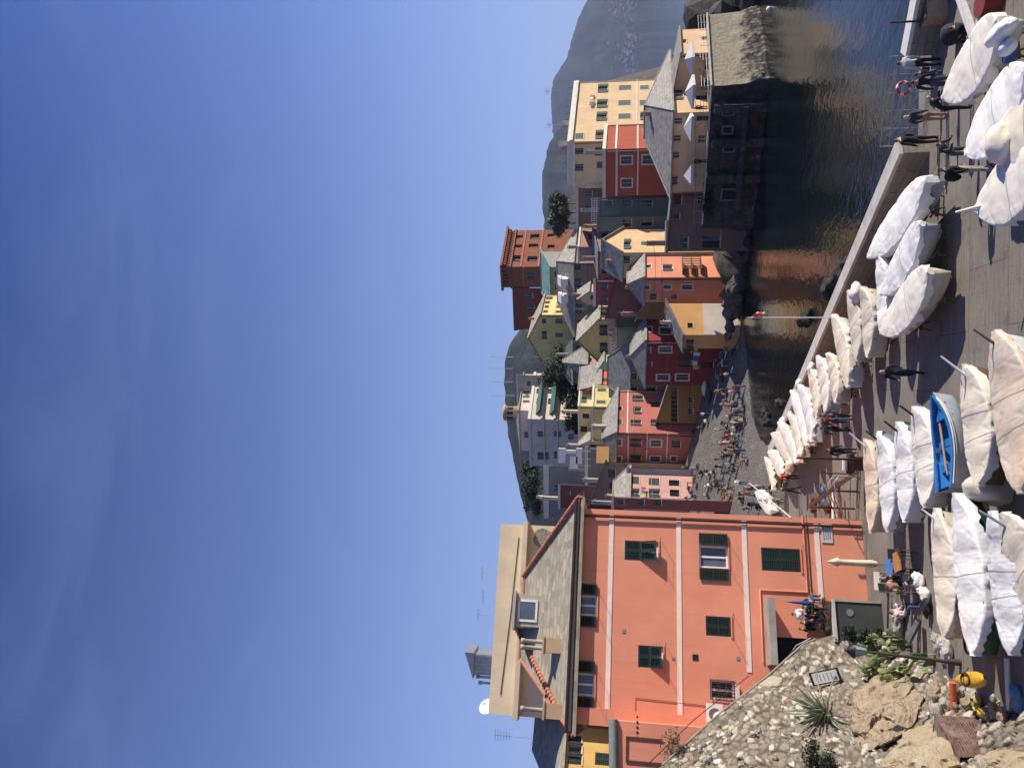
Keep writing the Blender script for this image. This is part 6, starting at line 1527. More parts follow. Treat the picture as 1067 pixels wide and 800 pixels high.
# regions: 0 skin, 1 top, 2 trousers, 3 shoes, 4 hair, 5 dark
def skeleton(pose):
    J = {'pelvis': (0, 0, .94, .125, 2), 'waist': (0, 0, 1.07, .135, 1), 'chest': (0, 0, 1.24, .155, 1), 'chest2': (0, 0, 1.38, .135, 1), 'neck': (0, 0, 1.48, .05, 0), 'head': (.015, 0, 1.60, .088, 0), 'crown': (0, 0, 1.67, .07, 0), 'face': (.05, 0, 1.575, .06, 0)}
    for s_, y in (('L', 1), ('R', -1)):
        J.update({'sh'+s_: (0, .17*y, 1.40, .075, 1), 'el'+s_: (-.03, .245*y, 1.12, .058, 1), 'wrist'+s_: (.06, .25*y, .88, .038, 1), 'hand'+s_: (.09, .24*y, .81, .036, 0),
                  'hip'+s_: (0, .09*y, .86, .105, 2), 'knee'+s_: (.02, .105*y, .49, .072, 2), 'ank'+s_: (-.01, .105*y, .09, .055, 2), 'toe'+s_: (.13, .11*y, .045, .038, 3)})
    def st(k, *p): J[k] = (*p, *J[k][3:])
    if pose == 'walk':
        st('kneeL', .20, .1, .50); st('ankL', .26, .1, .10); st('toeL', .40, .1, .07); st('kneeR', .02, -.1, .49); st('ankR', -.24, -.1, .14); st('toeR', -.13, -.1, .05)
        st('elL', -.12, .24, 1.14); st('wristL', .0, .25, .92); st('handL', .04, .25, .86); st('elR', .10, -.24, 1.13); st('wristR', .26, -.24, .99); st('handR', .32, -.23, .96)
    if pose == 'fold':
        for s_, y in (('L', 1), ('R', -1)): st('el'+s_, .03, .24*y, 1.14); st('wrist'+s_, .22, .12*y, 1.18); st('hand'+s_, .25, .04*y, 1.20)
    if pose == 'lean':
        st('waist', .06, 0, 1.05); st('chest', .17, 0, 1.18); st('chest2', .25, 0, 1.28); st('neck', .31, 0, 1.36); st('head', .39, 0, 1.45); st('crown', .40, 0, 1.52); st('face', .43, 0, 1.43)
        for s_, y in (('L', 1), ('R', -1)): st('sh'+s_, .24, .17*y, 1.29); st('el'+s_, .36, .22*y, 1.04); st('wrist'+s_, .56, .14*y, 1.08); st('hand'+s_, .63, .12*y, 1.08)
    if pose in ('sit', 'ground'):
        dz = -.47 if pose == 'sit' else -.80
        for k in list(J):
            if k[:4] not in ('knee', 'anke') and k[:3] not in ('ank', 'toe'): J[k] = (J[k][0], J[k][1], J[k][2]+dz, *J[k][3:])
        for s_, y in (('L', 1), ('R', -1)):
            if pose == 'sit': st('knee'+s_, .42, .12*y, .50); st('ank'+s_, .40, .12*y, .09); st('toe'+s_, .54, .12*y, .045); st('hip'+s_, .02, .1*y, .47)
            else: st('knee'+s_, .36, .14*y, .42); st('ank'+s_, .58, .12*y, .08); st('toe'+s_, .70, .12*y, .07); st('hip'+s_, .02, .1*y, .12)
            h = J['sh'+s_][2]; st('el'+s_, .08, .22*y, h-.26); st('wrist'+s_, .30, .16*y, h-.30); st('hand'+s_, .37, .14*y, h-.30)
    return J
BODY = {}
CL = {}
def cloth(c): 
    if c not in CL: CL[c] = simple('clothing_cloth', c, .9, .2, 9, 0, .2)
    return CL[c]
SKIN = simple('skin', (.42, .23, .15), .6, .08, 6, 0, 0); SKIN2 = simple('tanned_skin', (.30, .15, .09), .6, .08, 6, 0, 0)
HAIR = {k: simple('hair_'+k, c, .7, .2, 9, 0, .1) for k, c in dict(dark=(.02, .014, .010), brown=(.07, .04, .02), grey=(.38, .36, .33), fair=(.30, .20, .10)).items()}
BLACK, NAVY, WHT, GREY, REDC, JEAN, BEI, PINKC, KHAKI = (.012, .012, .014), (.02, .025, .05), (.66, .65, .62), (.16, .16, .17), (.22, .03, .03), (.05, .08, .15), (.38, .31, .22), (.55, .30, .26), (.16, .14, .09)
for p_ in ('stand', 'walk', 'fold', 'lean', 'sit', 'ground'):
    mb = skin_body(skeleton(p_), EDG, 'body'); o = mb.build('person', [SKIN, cloth(BLACK), cloth(NAVY), cloth(GREY), HAIR['dark'], M['dark']]); BODY[p_] = o.data; bpy.data.objects.remove(o)
def person(label, loc, pose, rz, top, legs, hair='dark', h=1.0, group=None, shoes=BLACK, skin=None, bare=False):
    o = bpy.data.objects.new('person', BODY[pose]); COL.objects.link(o)
    o.location = loc; o.rotation_euler = (0, 0, rz); o.scale = (h, h, h)
    for i, m in ((0, skin or SKIN), (1, cloth(top)), (2, cloth(legs)), (3, cloth(shoes)), (4, HAIR[hair])):
        o.material_slots[i].link = 'OBJECT'; o.material_slots[i].material = m
    return tag(o, label, 'person', group)
def bag(c, s_, mat, label, name='backpack'):
    mb = MB(); mb.blob((0, 0, 0), s_, 3, .12, 1, 0, 3); o = mb.build(name, mat); o.location = c; return tag(o, label, 'bag')
PI = math.pi
P_ = person
P_('person in black walking alone across the open paving past the big shadow', on_sq(961, 388), 'walk', -2.0, BLACK, (.02, .025, .04), 'grey', 1.0)
P_('person in a grey top walking with another beside the wall row', on_sq(886.5, 433), 'walk', -1.9, GREY, BLACK, 'dark', 1.0)
P_('person with red sleeves walking beside the grey topped one', on_sq(887.5, 438), 'walk', -1.7, (.16, .03, .03), JEAN, 'brown', .97)
P_('person in teal jacket just left of the walking pair', on_sq(887, 447), 'walk', -2.2, (.03, .07, .08), BLACK, 'dark', 1.0)
P_('person holding a handwheel beside the dark post', on_sq(894, 470), 'stand', 1.2, BLACK, NAVY, 'dark', 1.0)
P_('person in a bright red jacket at the far end of the wall', on_sq(834, 497), 'stand', 2.0, (.50, .05, .04), BLACK, 'dark', 1.0)
P_('person in dark clothes behind the red jacket at the wall end', on_sq(836, 510), 'walk', 2.4, BLACK, NAVY, 'brown', 1.0)
# by the railing
P_('person in black with white hair standing bare legged at the wall end', on_sq(988, 121), 'stand', .6, (.03, .03, .045), (.30, .17, .12), 'grey', .95)
P_('person all in black leaning forward beside the cream boat', on_sq(1013, 112), 'lean', -.3, BLACK, BLACK, 'grey', 1.02)
P_('person in a long black coat at the railing corner', on_sq(979, 145), 'stand', 2.0, BLACK, BLACK, 'brown', 1.0)
P_('person in a white and grey striped top at the railing gap', on_sq(982, 64), 'stand', 1.7, (.50, .50, .50), BLACK, 'dark', 1.0)
P_('person in black with a grey shoulder bag near the life ring', on_sq(1000, 84), 'stand', 1.2, BLACK, (.05, .06, .10), 'dark', 1.0)
q = on_sq(999, 83, .98); bag(q+V((-.28, -.05, 0)), (.16, .12, .2), cloth((.20, .18, .17)), 'grey shoulder bag on the person near the life ring', 'shoulder_bag')
P_('person seated on the low quay step beside the life ring', on_sq(988, 76), 'sit', 1.4, NAVY, JEAN, 'brown', 1.0)
P_('person in a patterned dark jacket bending over the pale boat', on_sq(1020, 157), 'lean', -1.2, (.05, .05, .055), (.10, .09, .09), 'brown', 1.0)
P_('person in black with a black backpack and pale trousers by the boats', on_sq(1035, 176), 'stand', -.5, BLACK, (.42, .37, .32), 'dark', 1.02)
q = on_sq(1035, 176)+V((-.24, .02, 1.22)); bag(q, (.15, .2, .26), cloth(BLACK), 'round black backpack on the person in pale trousers')
P_('person crouching behind the planter beside a black bag', on_sq(1016, 28), 'ground', 2.0, BLACK, BLACK, 'dark', 1.0)
# terrace and cafe
def on_plane(x, y, z): return on_z(x, y, z)
tz_ = tzt
a = at(851, 641, 39.8); a.z = tz_
P_('person in a white shirt standing on the terrace', (a.x, a.y, tz_), 'fold', -1.2, (.70, .68, .66), NAVY, 'dark', 1.0)
for k, (y, lab, tp, hr) in enumerate(((634, 'person in dark blue seated at the right end of the terrace', NAVY, 'dark'), (650, 'person in black seated at the terrace table', BLACK, 'brown'), (657, 'person with a dark hood seated near the doorway on the terrace', (.03, .03, .04), 'dark'), (629, 'person in olive seated against the terrace corner post', KHAKI, 'grey'))):
    a = at(862, y, 39.8+.25*k); P_(lab, (a.x, a.y, tz_), 'sit', -1.6+k*.9, tp, JEAN if k % 2 else BLACK, hr, 1.0)
q = on_sq(958, 640); P_('person in a pale pink shirt sitting beside the debris at the terrace foot', q, 'sit', -.3, (.62, .42, .38), JEAN, 'brown', 1.0, None, BLACK, SKIN2)
q = on_sq(951, 611); P_('person with bare arms sitting on a cafe chair', q, 'sit', -1.2, (.40, .22, .16), BLACK, 'dark', 1.0, None, BLACK, SKIN2)
q = on_sq(955, 602); P_('person in black with a white bag at the cafe table', q, 'sit', -2.4, BLACK, (.5, .48, .45), 'dark', 1.0)
q = on_sq(946, 604); P_('person seated in grey behind the black dressed cafe guest', q, 'sit', .4, GREY, NAVY, 'grey', 1.0)
# the beach crowd
random.seed(31)
TOPS = [('black', BLACK), ('dark blue', NAVY), ('white', WHT), ('grey', GREY), ('red', REDC), ('beige', BEI), ('pink', PINKC), ('olive', KHAKI), ('black', BLACK)]
def crowd(n, xr_, yr_, where, group, standing=.35, fn=on_beach, hs=1.0):
    for k in range(n):
        x, y = random.uniform(*xr_), random.uniform(*yr_); q = fn(x, y)
        if fn is on_beach and q.z < .12: continue
        nm, c = random.choice(TOPS); stn = random.random() < standing
        if stn: P_('small figure in %s standing %s' % (nm, where), q, random.choice(('stand', 'walk', 'fold')), random.uniform(-PI, PI), c, random.choice((BLACK, NAVY, JEAN, BEI)), random.choice(list(HAIR)), random.uniform(.92, 1.04), group)
        else: P_('small figure in %s sitting %s' % (nm, where), q, 'ground', random.uniform(-2.6, -.4), c, random.choice((BLACK, NAVY, JEAN, BEI)), random.choice(list(HAIR)), random.uniform(.95, 1.04), group)
crowd(44, (757, 781), (400, 470), 'on the pebbles by the water', 'people on the pebble beach')
crowd(20, (752, 782), (470, 525), 'on the pebbles near the square', 'people on the pebble beach')
crowd(20, (708, 752), (486, 530), 'on the slope before the pale pink house', 'people on the upper slope')
crowd(9, (752, 768), (345, 395), 'below the big dark red house', 'people below the dark red house', .5)
crowd(10, (722, 742), (405, 450), 'at the restaurant front', 'people at the restaurant', .4)
crowd(14, (786, 822), (506, 530), 'where the square meets the beach', 'people at the foot of the square', .8, on_sq)
# people on the bastion terrace
for k, (y, lab) in enumerate(((72, 'tiny figure seated under the first parasol'), (88, 'tiny figure seated under the second parasol'), (112, 'tiny figure standing near the shaded corner of the terrace'), (168, 'tiny dark figure standing at the far terrace end'))):
    a = at(739, y, 88.3+(k > 1)*1.2); P_(lab, (a.x, a.y, tz), 'sit' if k < 2 else 'stand', -1.5, [WHT, GREY, BLACK, BLACK][k], BLACK, 'dark', 1.0)
# ---------------------------------------------------------------- trees and plants
def leaf_mat(name, c1, c2, rough=.6):
    n = NT(name); oi = n.node('ShaderNodeNewGeometry'); p = n.pos(); a = n.noise(p, .9, 4, .6)
    f = n.math('ADD', n.math('MULTIPLY', oi.outputs['Random Per Island'], .6), n.math('MULTIPLY', a, .5))
    n.col(n.mix(f, c1, c2)); n.rough(rough); n.b.inputs['Specular IOR Level'].default_value = .25
    return n.mat
PINE = leaf_mat('dark_pine_needles', (.014, .026, .011), (.07, .10, .04)); OLIVEL = leaf_mat('grey_olive_leaves', (.05, .06, .03), (.13, .14, .075)); OAK = leaf_mat('dark_oak_leaves', (.010, .018, .008), (.035, .05, .022))
def tree(base, h, r, label, mat, clumps=16, seed=0, leaf=.32, per=90, trunk=.35, flat=1.0, group='trees on the village slope'):
    rnd = random.Random(seed); root = empty('tree', base, label, 'tree', group)
    mb = MB(); th = h*trunk; pts = [(0, 0, -1), (rnd.uniform(-.2, .2), rnd.uniform(-.2, .2), th*.6), (rnd.uniform(-.4, .4), rnd.uniform(-.4, .4), h*.75)]
    mb.tube(pts, [.06*h*.5, .045*h*.5, .012*h], 7); cs = []
    for k in range(clumps):
        an = rnd.uniform(0, 2*PI); rr = r*math.sqrt(rnd.random())*.8; z = th+(h-th)*rnd.uniform(.15, .92); k2 = 1-.45*max(0, (z-th)/(h-th)-.4)/.6
        c = V((rr*k2*math.cos(an), rr*k2*math.sin(an), z)); cs.append((c, r*rnd.uniform(.28, .5))); mb.tube([(0, 0, th*.8), c*.6+V((0, 0, th*.25)), c], [.02*h*.5, .012*h*.5, .005*h], 5)
    mb.build('trunk', M['wood'], root)
    lb = MB()
    for c, cr in cs:
        for i in range(per):
            d = V((rnd.gauss(0, 1), rnd.gauss(0, 1), rnd.gauss(0, 1)*.7*flat)).normalized()*cr*rnd.uniform(.45, 1.05); q = c+d
            u = V((rnd.gauss(0, 1), rnd.gauss(0, 1), rnd.gauss(0, .6))).normalized(); w_ = u.cross(d.normalized()+V((.01, .02, .03))).normalized(); s_ = leaf*rnd.uniform(.6, 1.3)
            lb.add([q-u*s_*.5, q+w_*s_*.28, q+u*s_*.5, q-w_*s_*.28], [(0, 1, 2, 3)], 0)
    lb.build('crown', mat, root); return root
for k, (x, y, d, hh, r, lab, mt) in enumerate([(622, 374, 146, 8.5, 3.2, 'dark bushy tree nearest the yellow upper house', PINE), (618, 390, 148, 9.5, 3.6, 'tall dark tree in the middle of the clump by the villa', PINE), (622, 404, 150, 8, 3.2, 'dark tree just right of the villa balconies', OAK),
      (624, 420, 146, 6.5, 3.6, 'dark low spreading tree below the villa', OAK), (619, 437, 150, 5.5, 3.2, 'dark tree at the foot of the villa wall', OAK), (577, 507, 175, 7, 4.6, 'very dark round tree on the far left hillside', OAK), (572, 524, 190, 6, 4.2, 'very dark tree lower on the far left hillside', OAK), (568, 489, 185, 5.5, 3.2, 'olive green tree above the dark hillside trees', PINE),
      (604, 222, 150, 6, 2.6, 'grey green olive tree right of the castle', OLIVEL), (603, 232, 152, 6, 2.8, 'grey green olive tree against the castle foot', OLIVEL), (600, 212, 150, 5, 2.4, 'small grey green tree behind the brown house', OLIVEL)]):
    b = at(x, y, d); tree((b.x, b.y, b.z), hh, r, lab, mt, 18, k+50, .55, 110)
ag = on_bank(866, 742, .25)
root = empty('agave', ag, 'large spiky variegated agave growing out of the stone bank', 'plant')
random.seed(5)
AG = simple('agave_leaf_green', (.14, .165, .10), .5, .25, 3); AGE = simple('agave_leaf_edge', (.50, .48, .32), .6, .15, 3)
for k in range(46):
    an = k*2.399; el_ = .12+1.25*(k/46)**.8; L_ = random.uniform(1.5, 2.3)*(1-.25*k/46); d = V((math.cos(an)*math.cos(el_), math.sin(an)*math.cos(el_)-.25, math.sin(el_))).normalized(); s_ = d.cross(V((0, 0, 1))).normalized(); up = s_.cross(d)
    mb = MB(); vs = []
    for i in range(7):
        t = i/6; w_ = .105*(1-t**2.2)*(.6+1.2*t if t < .33 else 1)+.003; c = d*L_*t+up*(-.22*L_*t*t)+V((0, 0, .1))
        vs += [c-s_*w_+up*.03*(1-t), c-s_*w_*.72, c, c+s_*w_*.72, c+s_*w_+up*.03*(1-t)]
    for i in range(6):
        for j in range(4): mb.m.append(1 if j in (0, 3) else 0); mb.f.append([i*5+j, i*5+j+1, (i+1)*5+j+1, (i+1)*5+j]); mb.sm.append(True)
    mb.v = vs; mb.build('leaf', [AG, AGE], root)
def pear(c, n_, label, seed, s_=1.0):
    rnd = random.Random(seed); root = empty('prickly_pear', c, label, 'cactus', 'prickly pears behind the lamp post'); pads = [(V((rnd.uniform(-.5, .5)*s_, rnd.uniform(-.3, .3)*s_, .2)), V((0, 0, 1)))for _ in range(5)]
    while len(pads) < n_:
        b_, d = rnd.choice(pads); nd = (d+V((rnd.gauss(0, .6), rnd.gauss(0, .5), rnd.gauss(.2, .3)))).normalized(); pads.append((b_+d*.155*s_+nd*.155*s_, nd))
    for b_, d in pads:
        mb = MB(); bm = bmesh.new(); bmesh.ops.create_icosphere(bm, subdivisions=2, radius=1); s2 = d.cross(V((rnd.gauss(0, 1), rnd.gauss(0, 1), .1))).normalized(); n2 = s2.cross(d)
        r_ = .145*s_*rnd.uniform(.8, 1.15); mb.add([b_+d*v.co.z*r_*1.35+s2*v.co.x*r_*(.85+.2*v.co.z)+n2*v.co.y*.03 for v in bm.verts], [[v.index for v in f.verts] for f in bm.faces], 0, True); bm.free()
        mb.build('pad', rnd.choice(PADM), root)
PADM = [simple('cactus_pad_green', (.11, .15, .045), .55, .3, 3), simple('cactus_pad_yellow_green', (.22, .23, .085), .55, .3, 3), simple('cactus_pad_dark', (.07, .11, .035), .55, .3, 3)]
for k, (x, y, n_, lab) in enumerate([(918, 668, 34, 'prickly pear cactus at the terrace foot'), (938, 674, 34, 'prickly pear cactus just right of the lamp post'), (955, 682, 30, 'yellow green prickly pear cactus beside the debris'), (925, 692, 26, 'prickly pear cactus on the bank left of the lamp post'), (948, 697, 22, 'lowest prickly pear cactus left of the lamp post'), (975, 694, 20, 'small prickly pear cactus near the lamp foot')]):
    pear(on_bank(x, y, .15), n_, lab, k+3, 1.0)
def bush(c, r, n_, label, mat, seed, leaf=.12, cat='bush', name='bush'):
    rnd = random.Random(seed); lb = MB()
    for i in range(n_):
        d = V((rnd.gauss(0, 1), rnd.gauss(0, 1), abs(rnd.gauss(0, .8)))).normalized()*rnd.uniform(.35, 1); q = V((d.x*r[0], d.y*r[1], d.z*r[2])); u = V((rnd.gauss(0, 1), rnd.gauss(0, 1), rnd.gauss(.5, .6))).normalized(); w_ = u.cross(V((rnd.random(), .3, .2))).normalized(); s_ = leaf*rnd.uniform(.6, 1.4)
        lb.add([q-u*s_*.5, q+w_*s_*.3, q+u*s_*.5, q-w_*s_*.3], [(0, 1, 2, 3)])
    for i in range(9): lb.tube([(0, 0, -.2), (rnd.uniform(-.6, .6)*r[0], rnd.uniform(-.6, .6)*r[1], r[2]*.7)], .012, 4)
    o = lb.build(name, mat); o.location = c; return tag(o, label, cat)
SH = leaf_mat('dry_shrub_leaves', (.10, .085, .06), (.22, .19, .13)); DG = leaf_mat('dark_shrub_leaves', (.012, .022, .010), (.05, .07, .03))
bush(on_bank(708, 778, .1), (1.0, .6, .9), 500, 'dry grey brown shrub on top of the stone bank', SH, 1)
bush(on_bank(852, 792, .1), (.9, .7, .6), 900, 'dark green shrub low on the stone bank', DG, 2)
bush(on_bank(868, 798, .1), (.7, .6, .5), 600, 'small dark green shrub beside the larger one on the bank', DG, 3)
for k, (x, y) in enumerate(((905, 664), (890, 661), (920, 664))): bush(on_bank(x, y, .25), (.5, .4, .6), 350, 'dark climbing plant in the corner of the terrace and bank', DG, 10+k, .11)['group'] = 'climbers in the terrace corner'
for k, (x, y) in enumerate(((735, 215), (737, 222), (736, 205), (738, 195), (740, 168))): 
    a = at(x, y, 92); bush((a.x, a.y, a.z-.6), (.9, .6, 1.3), 260, 'leafy potted shrub on the shaded terrace', DG, 20+k, .25, 'plant', 'potted_shrub')['group'] = 'shrubs on the shaded terrace'

# ---------------------------------------------------------------- street furniture and clutter
bs = on_sq(1001, 690); tp = at(880, 676, bs.y)
lp = empty('street_lamp', bs, 'dark iron street lamp with a glass lantern before the stone bank', 'lamp'); h_ = tp.z-bs.z; dx = V((tp.x-bs.x, 0, 0))
mb = MB(); mb.tube([(0, 0, 0), dx*.02+V((0, 0, .4))], [.13, .10], 10); mb.tube([dx*.02+V((0, 0, .4)), dx*.8+V((0, 0, h_-.75))], [.07, .05], 8); mb.build('pole', simple('brown_iron', (.05, .032, .024), .6, .3, 5), lp)
c_ = dx*.82+V((0, 0, h_-.75)); mb = MB(); mb.lathe(c_, [(.10, 0), (.13, .04), (.22, .42), (.24, .45)], 6, 0, False); ln = mb.build('lantern_glass', simple('lantern_glass', (.22, .27, .28), .15, .1, 2), lp)
mb = MB(); mb.lathe(c_+V((0, 0, .45)), [(.27, 0), (.26, .03), (.10, .2), (.05, .24), (.05, .3)], 12); [mb.tube([c_+V((.11*math.cos(a_), .11*math.sin(a_), 0)), c_+V((.235*math.cos(a_), .235*math.sin(a_), .45))], .012, 4) for a_ in (0, PI/3, 2*PI/3, PI, 4*PI/3, 5*PI/3)]; mb.build('lantern_cap', M['iron'], lp)
# cable running down the bank
mb = MB(); mb.tube([on_bank(868, 663, .3), on_bank(880, 672, .3), on_bank(905, 700, .3), on_bank(912, 712, .2)], .02, 5); tag(mb.build('cable', M['iron']), 'black cable slung from the terrace corner down the stone bank', 'cable')
# dark post with handwheel, lamp-less
b_ = on_sq(905, 479); t_ = at(830, 477, b_.y); mb = MB(); mb.tube([(0, 0, 0), (t_.x-b_.x, 0, t_.z-b_.z)], [.06, .045], 8); mb.lathe((0, 0, 0), [(.13, 0), (.11, .12), (.07, .2)], 10); o = mb.build('mooring_mast', M['iron']); o.location = b_; tag(o, 'tall thin dark mast standing on the square beside the winch', 'mast')
wn = empty('winch', on_sq(902, 483), 'rusty boat winch with drum and white motor beside the dark mast', 'winch')
mb = MB(); mb.box((0, 0, .35), (.7, .5, .7)); mb.tube([(-.5, 0, .75), (.5, 0, .75)], .2, 12); mb.build('drum', M['rust'], wn)
mb = MB(); mb.tube([(-.35, -.1, 1.05), (.25, -.1, 1.05)], .13, 12); mb.build('motor', M['white'], wn)
mb = MB(); K = 20; mb.tube([(-.55, .3*math.cos(k*2*PI/K), 1.9+.3*math.sin(k*2*PI/K)) for k in range(K+1)], .025, 6); mb.tube([(-.55, 0, .7), (-.55, 0, 1.6)], .03, 6); mb.build('handwheel', M['iron'], wn)
# rusty slip rail with curved bars
g0 = on_sq(896, 490); g1 = at(842, 528, g0.y+.8); sr = empty('slip_ramp', g0, 'rusty diagonal boat ramp with curved tube bars near the pink corner', 'ramp')
mb = MB(); D_ = (g1-g0); 
for o_ in (-.18, .18): mb.tube([V((0, o_, .05)), D_+V((0, o_, 0))], .075, 4, smooth=False)
for k in range(9): q = D_*((k+.5)/9); mb.tube([q+V((0, -.18, .04)), q+V((0, .18, .04))], .03, 5)
mb.build('ramp_beam', M['rust'], sr)
for k in range(4):
    a = on_sq(887+k*3.2, 497)-g0; b2 = on_sq(890+k*3.2, 542)-g0; mb = MB(); mb.tube([a+V((0, 0, .1)), a+V((0, 0, 1.1)), a*.85+b2*.15+V((0, 0, 1.35)), a*.5+b2*.5+V((0, 0, 1.25)), b2+V((0, 0, .9)), b2+V((0, 0, .05))], .025, 6); mb.build('curved_bar', M['galv'] if k % 2 else M['rust'], sr)
mb = MB(); q = D_+V((0, 0, 0)); mb.tube([q, V((q.x, q.y, 0))], .06, 6); q2 = D_*.55; mb.tube([q2, V((q2.x, q2.y, 0))], .05, 6); mb.build('prop', M['rust'], sr)
for k, (x, y, l, mt, lab) in enumerate(((868, 532, 2.2, 'white', 'white plank lying beside the rusty ramp'), (872, 528, 2.4, 'pale_wood', 'bare wood plank lying beside the rusty ramp'), (876, 534, 2.0, 'rust', 'rust brown board lying beside the rusty ramp'))):
    q = on_sq(x, y, .5); mb = MB(); mb.box((0, 0, 0), (l, .28, .06)); o = mb.build('plank', M[mt]); o.location = q; o.rotation_euler = (.1, .04, .2+.1*k); tag(o, lab, 'plank')
# nets and crates heap at the wall end
random.seed(77)
for k in range(16):
    q = on_sq(random.uniform(846, 872), random.uniform(505, 532), .15); mb = MB(); s_ = random.uniform(.25, .5)
    if k % 2: mb.box((0, 0, 0), (s_*1.3, s_, s_*.7))
    else: mb.blob((0, 0, 0), (s_*.8, s_*.7, s_*.45), k, .35, 1.5, 0, 2)
    o = mb.build('crate' if k % 2 else 'net_heap', random.choice([M['wood'], M['rust'], simple('brown_net', (.09, .05, .035), .9), simple('blue_crate_plastic', (.03, .08, .16), .5)])); o.location = q; o.rotation_euler = (0, 0, random.uniform(0, 3))
    tag(o, 'fish crate among the gear heaped by the rusty ramp' if k % 2 else 'dark net heaped among the gear by the rusty ramp', 'crate' if k % 2 else 'net', 'gear by the rusty ramp')
# closed parasol, tables, chairs, boards
b_ = on_sq(926, 588); t_ = at(862, 587, b_.y); ps = empty('closed_parasol', b_, 'closed cream parasol standing before the pink wall', 'parasol'); h_ = t_.z-b_.z; mb = MB()
mb.tube([(0, 0, 0), (0, 0, h_)], .03, 6); mb.lathe((0, 0, 0), [(.3, 0), (.3, .08), (.05, .12)], 12); mb.build('pole', M['galv'], ps)
mb = MB(); K = 14; prof = [(.10, h_-2.2), (.17, h_-2.0), (.15, h_-1.6), (.14, h_-1.0), (.13, h_-.55), (.22, h_-.45), (.10, h_-.2), (.03, h_)]; vs = []
for r_, z in prof:
    for j in range(K*2): a_ = PI*j/K; rr = r_*(1 if j % 2 else .72); vs.append((rr*math.cos(a_), rr*math.sin(a_), z))
K2 = 2*K; mb.add(vs, [(i*K2+j, i*K2+(j+1) % K2, (i+1)*K2+(j+1) % K2, (i+1)*K2+j) for i in range(len(prof)-1) for j in range(K2)], 0, True); mb.build('canopy', simple('cream_parasol_cloth', (.66, .56, .38), .8, .12, 4, 0, .3), ps)
def table(c, label, mat, w_=.75, h_=.74, rz=0):
    root = empty('cafe_table', c, label, 'table', None, rz); mb = MB(); mb.box((0, 0, h_), (w_, w_, .04)); mb.build('table_top', mat, root)
    for sx in (-1, 1):
        for sy in (-1, 1): mb = MB(); mb.tube([(sx*w_*.42, sy*w_*.42, 0), (sx*w_*.42, sy*w_*.42, h_-.02)], .018, 5); mb.build('leg', M['iron'], root)
def chair(c, label, mat, rz=0, g='cafe chairs by the terrace'):
    root = empty('cafe_chair', c, label, 'chair', g, rz); mb = MB(); mb.box((0, 0, .45), (.42, .42, .04)); mb.build('seat', mat, root); mb = MB(); mb.box((-.2, 0, .75), (.03, .42, .28), 0, (.98, 0, .17), (0, 1, 0), (-.17, 0, .98)); mb.build('backrest', mat, root)
    for sx in (-1, 1):
        for sy in (-1, 1): mb = MB(); mb.tube([(sx*.19, sy*.19, 0), (sx*.19-(.04 if sx < 0 else 0), sy*.19, .45 if sx > 0 else .9)], .014, 5); mb.build('leg', M['galv'], root)
table(on_sq(946, 592), 'square cafe table with a bright blue top', simple('blue_table_top', (.06, .20, .50), .5, .1, 3), .8, .76, .4)
table(on_sq(955, 586), 'square cafe table with an orange wood top', simple('orange_wood_top', (.45, .20, .06), .5, .2, 5), .8, .76, .4)
table(on_sq(932, 606), 'pale cafe table beneath the closed parasol', M['trim'], .8, .74, .2)
CH = simple('dark_chair_plastic', (.03, .03, .03), .5)
for x, y, r_, lab in ((940, 600, 1, 'dark cafe chair beside the blue topped table'), (950, 578, -1.4, 'dark cafe chair beside the orange topped table'), (936, 615, 2.2, 'dark cafe chair nearest the terrace wall'), (958, 613, .5, 'dark cafe chair nearest the cream covered boat')): chair(on_sq(x, y), lab, CH, r_)
for k, y in enumerate((633, 648, 655)):
    a = at(864, y, 40+.2*k); (table((a.x, a.y, tzt), ['wooden table on the terrace by the corner', '', ''][0], M['pale_wood'], .7, .72) if k == 0 else chair((a.x, a.y, tzt), ['', 'dark chair in the middle of the terrace', 'dark chair near the doorway on the terrace'][k], CH, k))
a = at(858, 629, 39.6); mb = MB(); mb.tube([(0, 0, 0), (0, 0, 2.0)], .02, 5); mb.lathe((0, 0, .7), [(.06, 0), (.10, .2), (.07, .8), (.02, 1.2)], 10, 1); o = mb.build('closed_parasol', [M['galv'], cloth((.02, .05, .22))]); o.location = (a.x, a.y, tzt); tag(o, 'dark blue closed parasol at the right end of the terrace', 'parasol')
for k, (y, c) in enumerate(((627, (.35, .12, .04)), (643, (.30, .10, .05)), (653, (.28, .20, .10)))):
    a = at(866, y, 39.0); mb = MB(); mb.lathe((0, 0, 0), [(.10, 0), (.15, .25), (.16, .28)], 10, 0); o = mb.build('flower_pot', simple('pot_clay', c, .8)); o.location = (a.x, a.y, tzt); tag(o, ['clay flower pot at the terrace corner', 'clay flower pot in the middle of the terrace edge', 'ochre flower pot on the terrace edge'][k], 'pot')
    bush((a.x, a.y, tzt+.28), (.22, .2, .3), 160, ['leafy plant in the corner pot on the terrace', 'leafy plant in the middle pot on the terrace', 'leafy plant in the ochre pot on the terrace'][k], PINE if k else SH, 40+k, .09, 'plant', 'potted_plant')
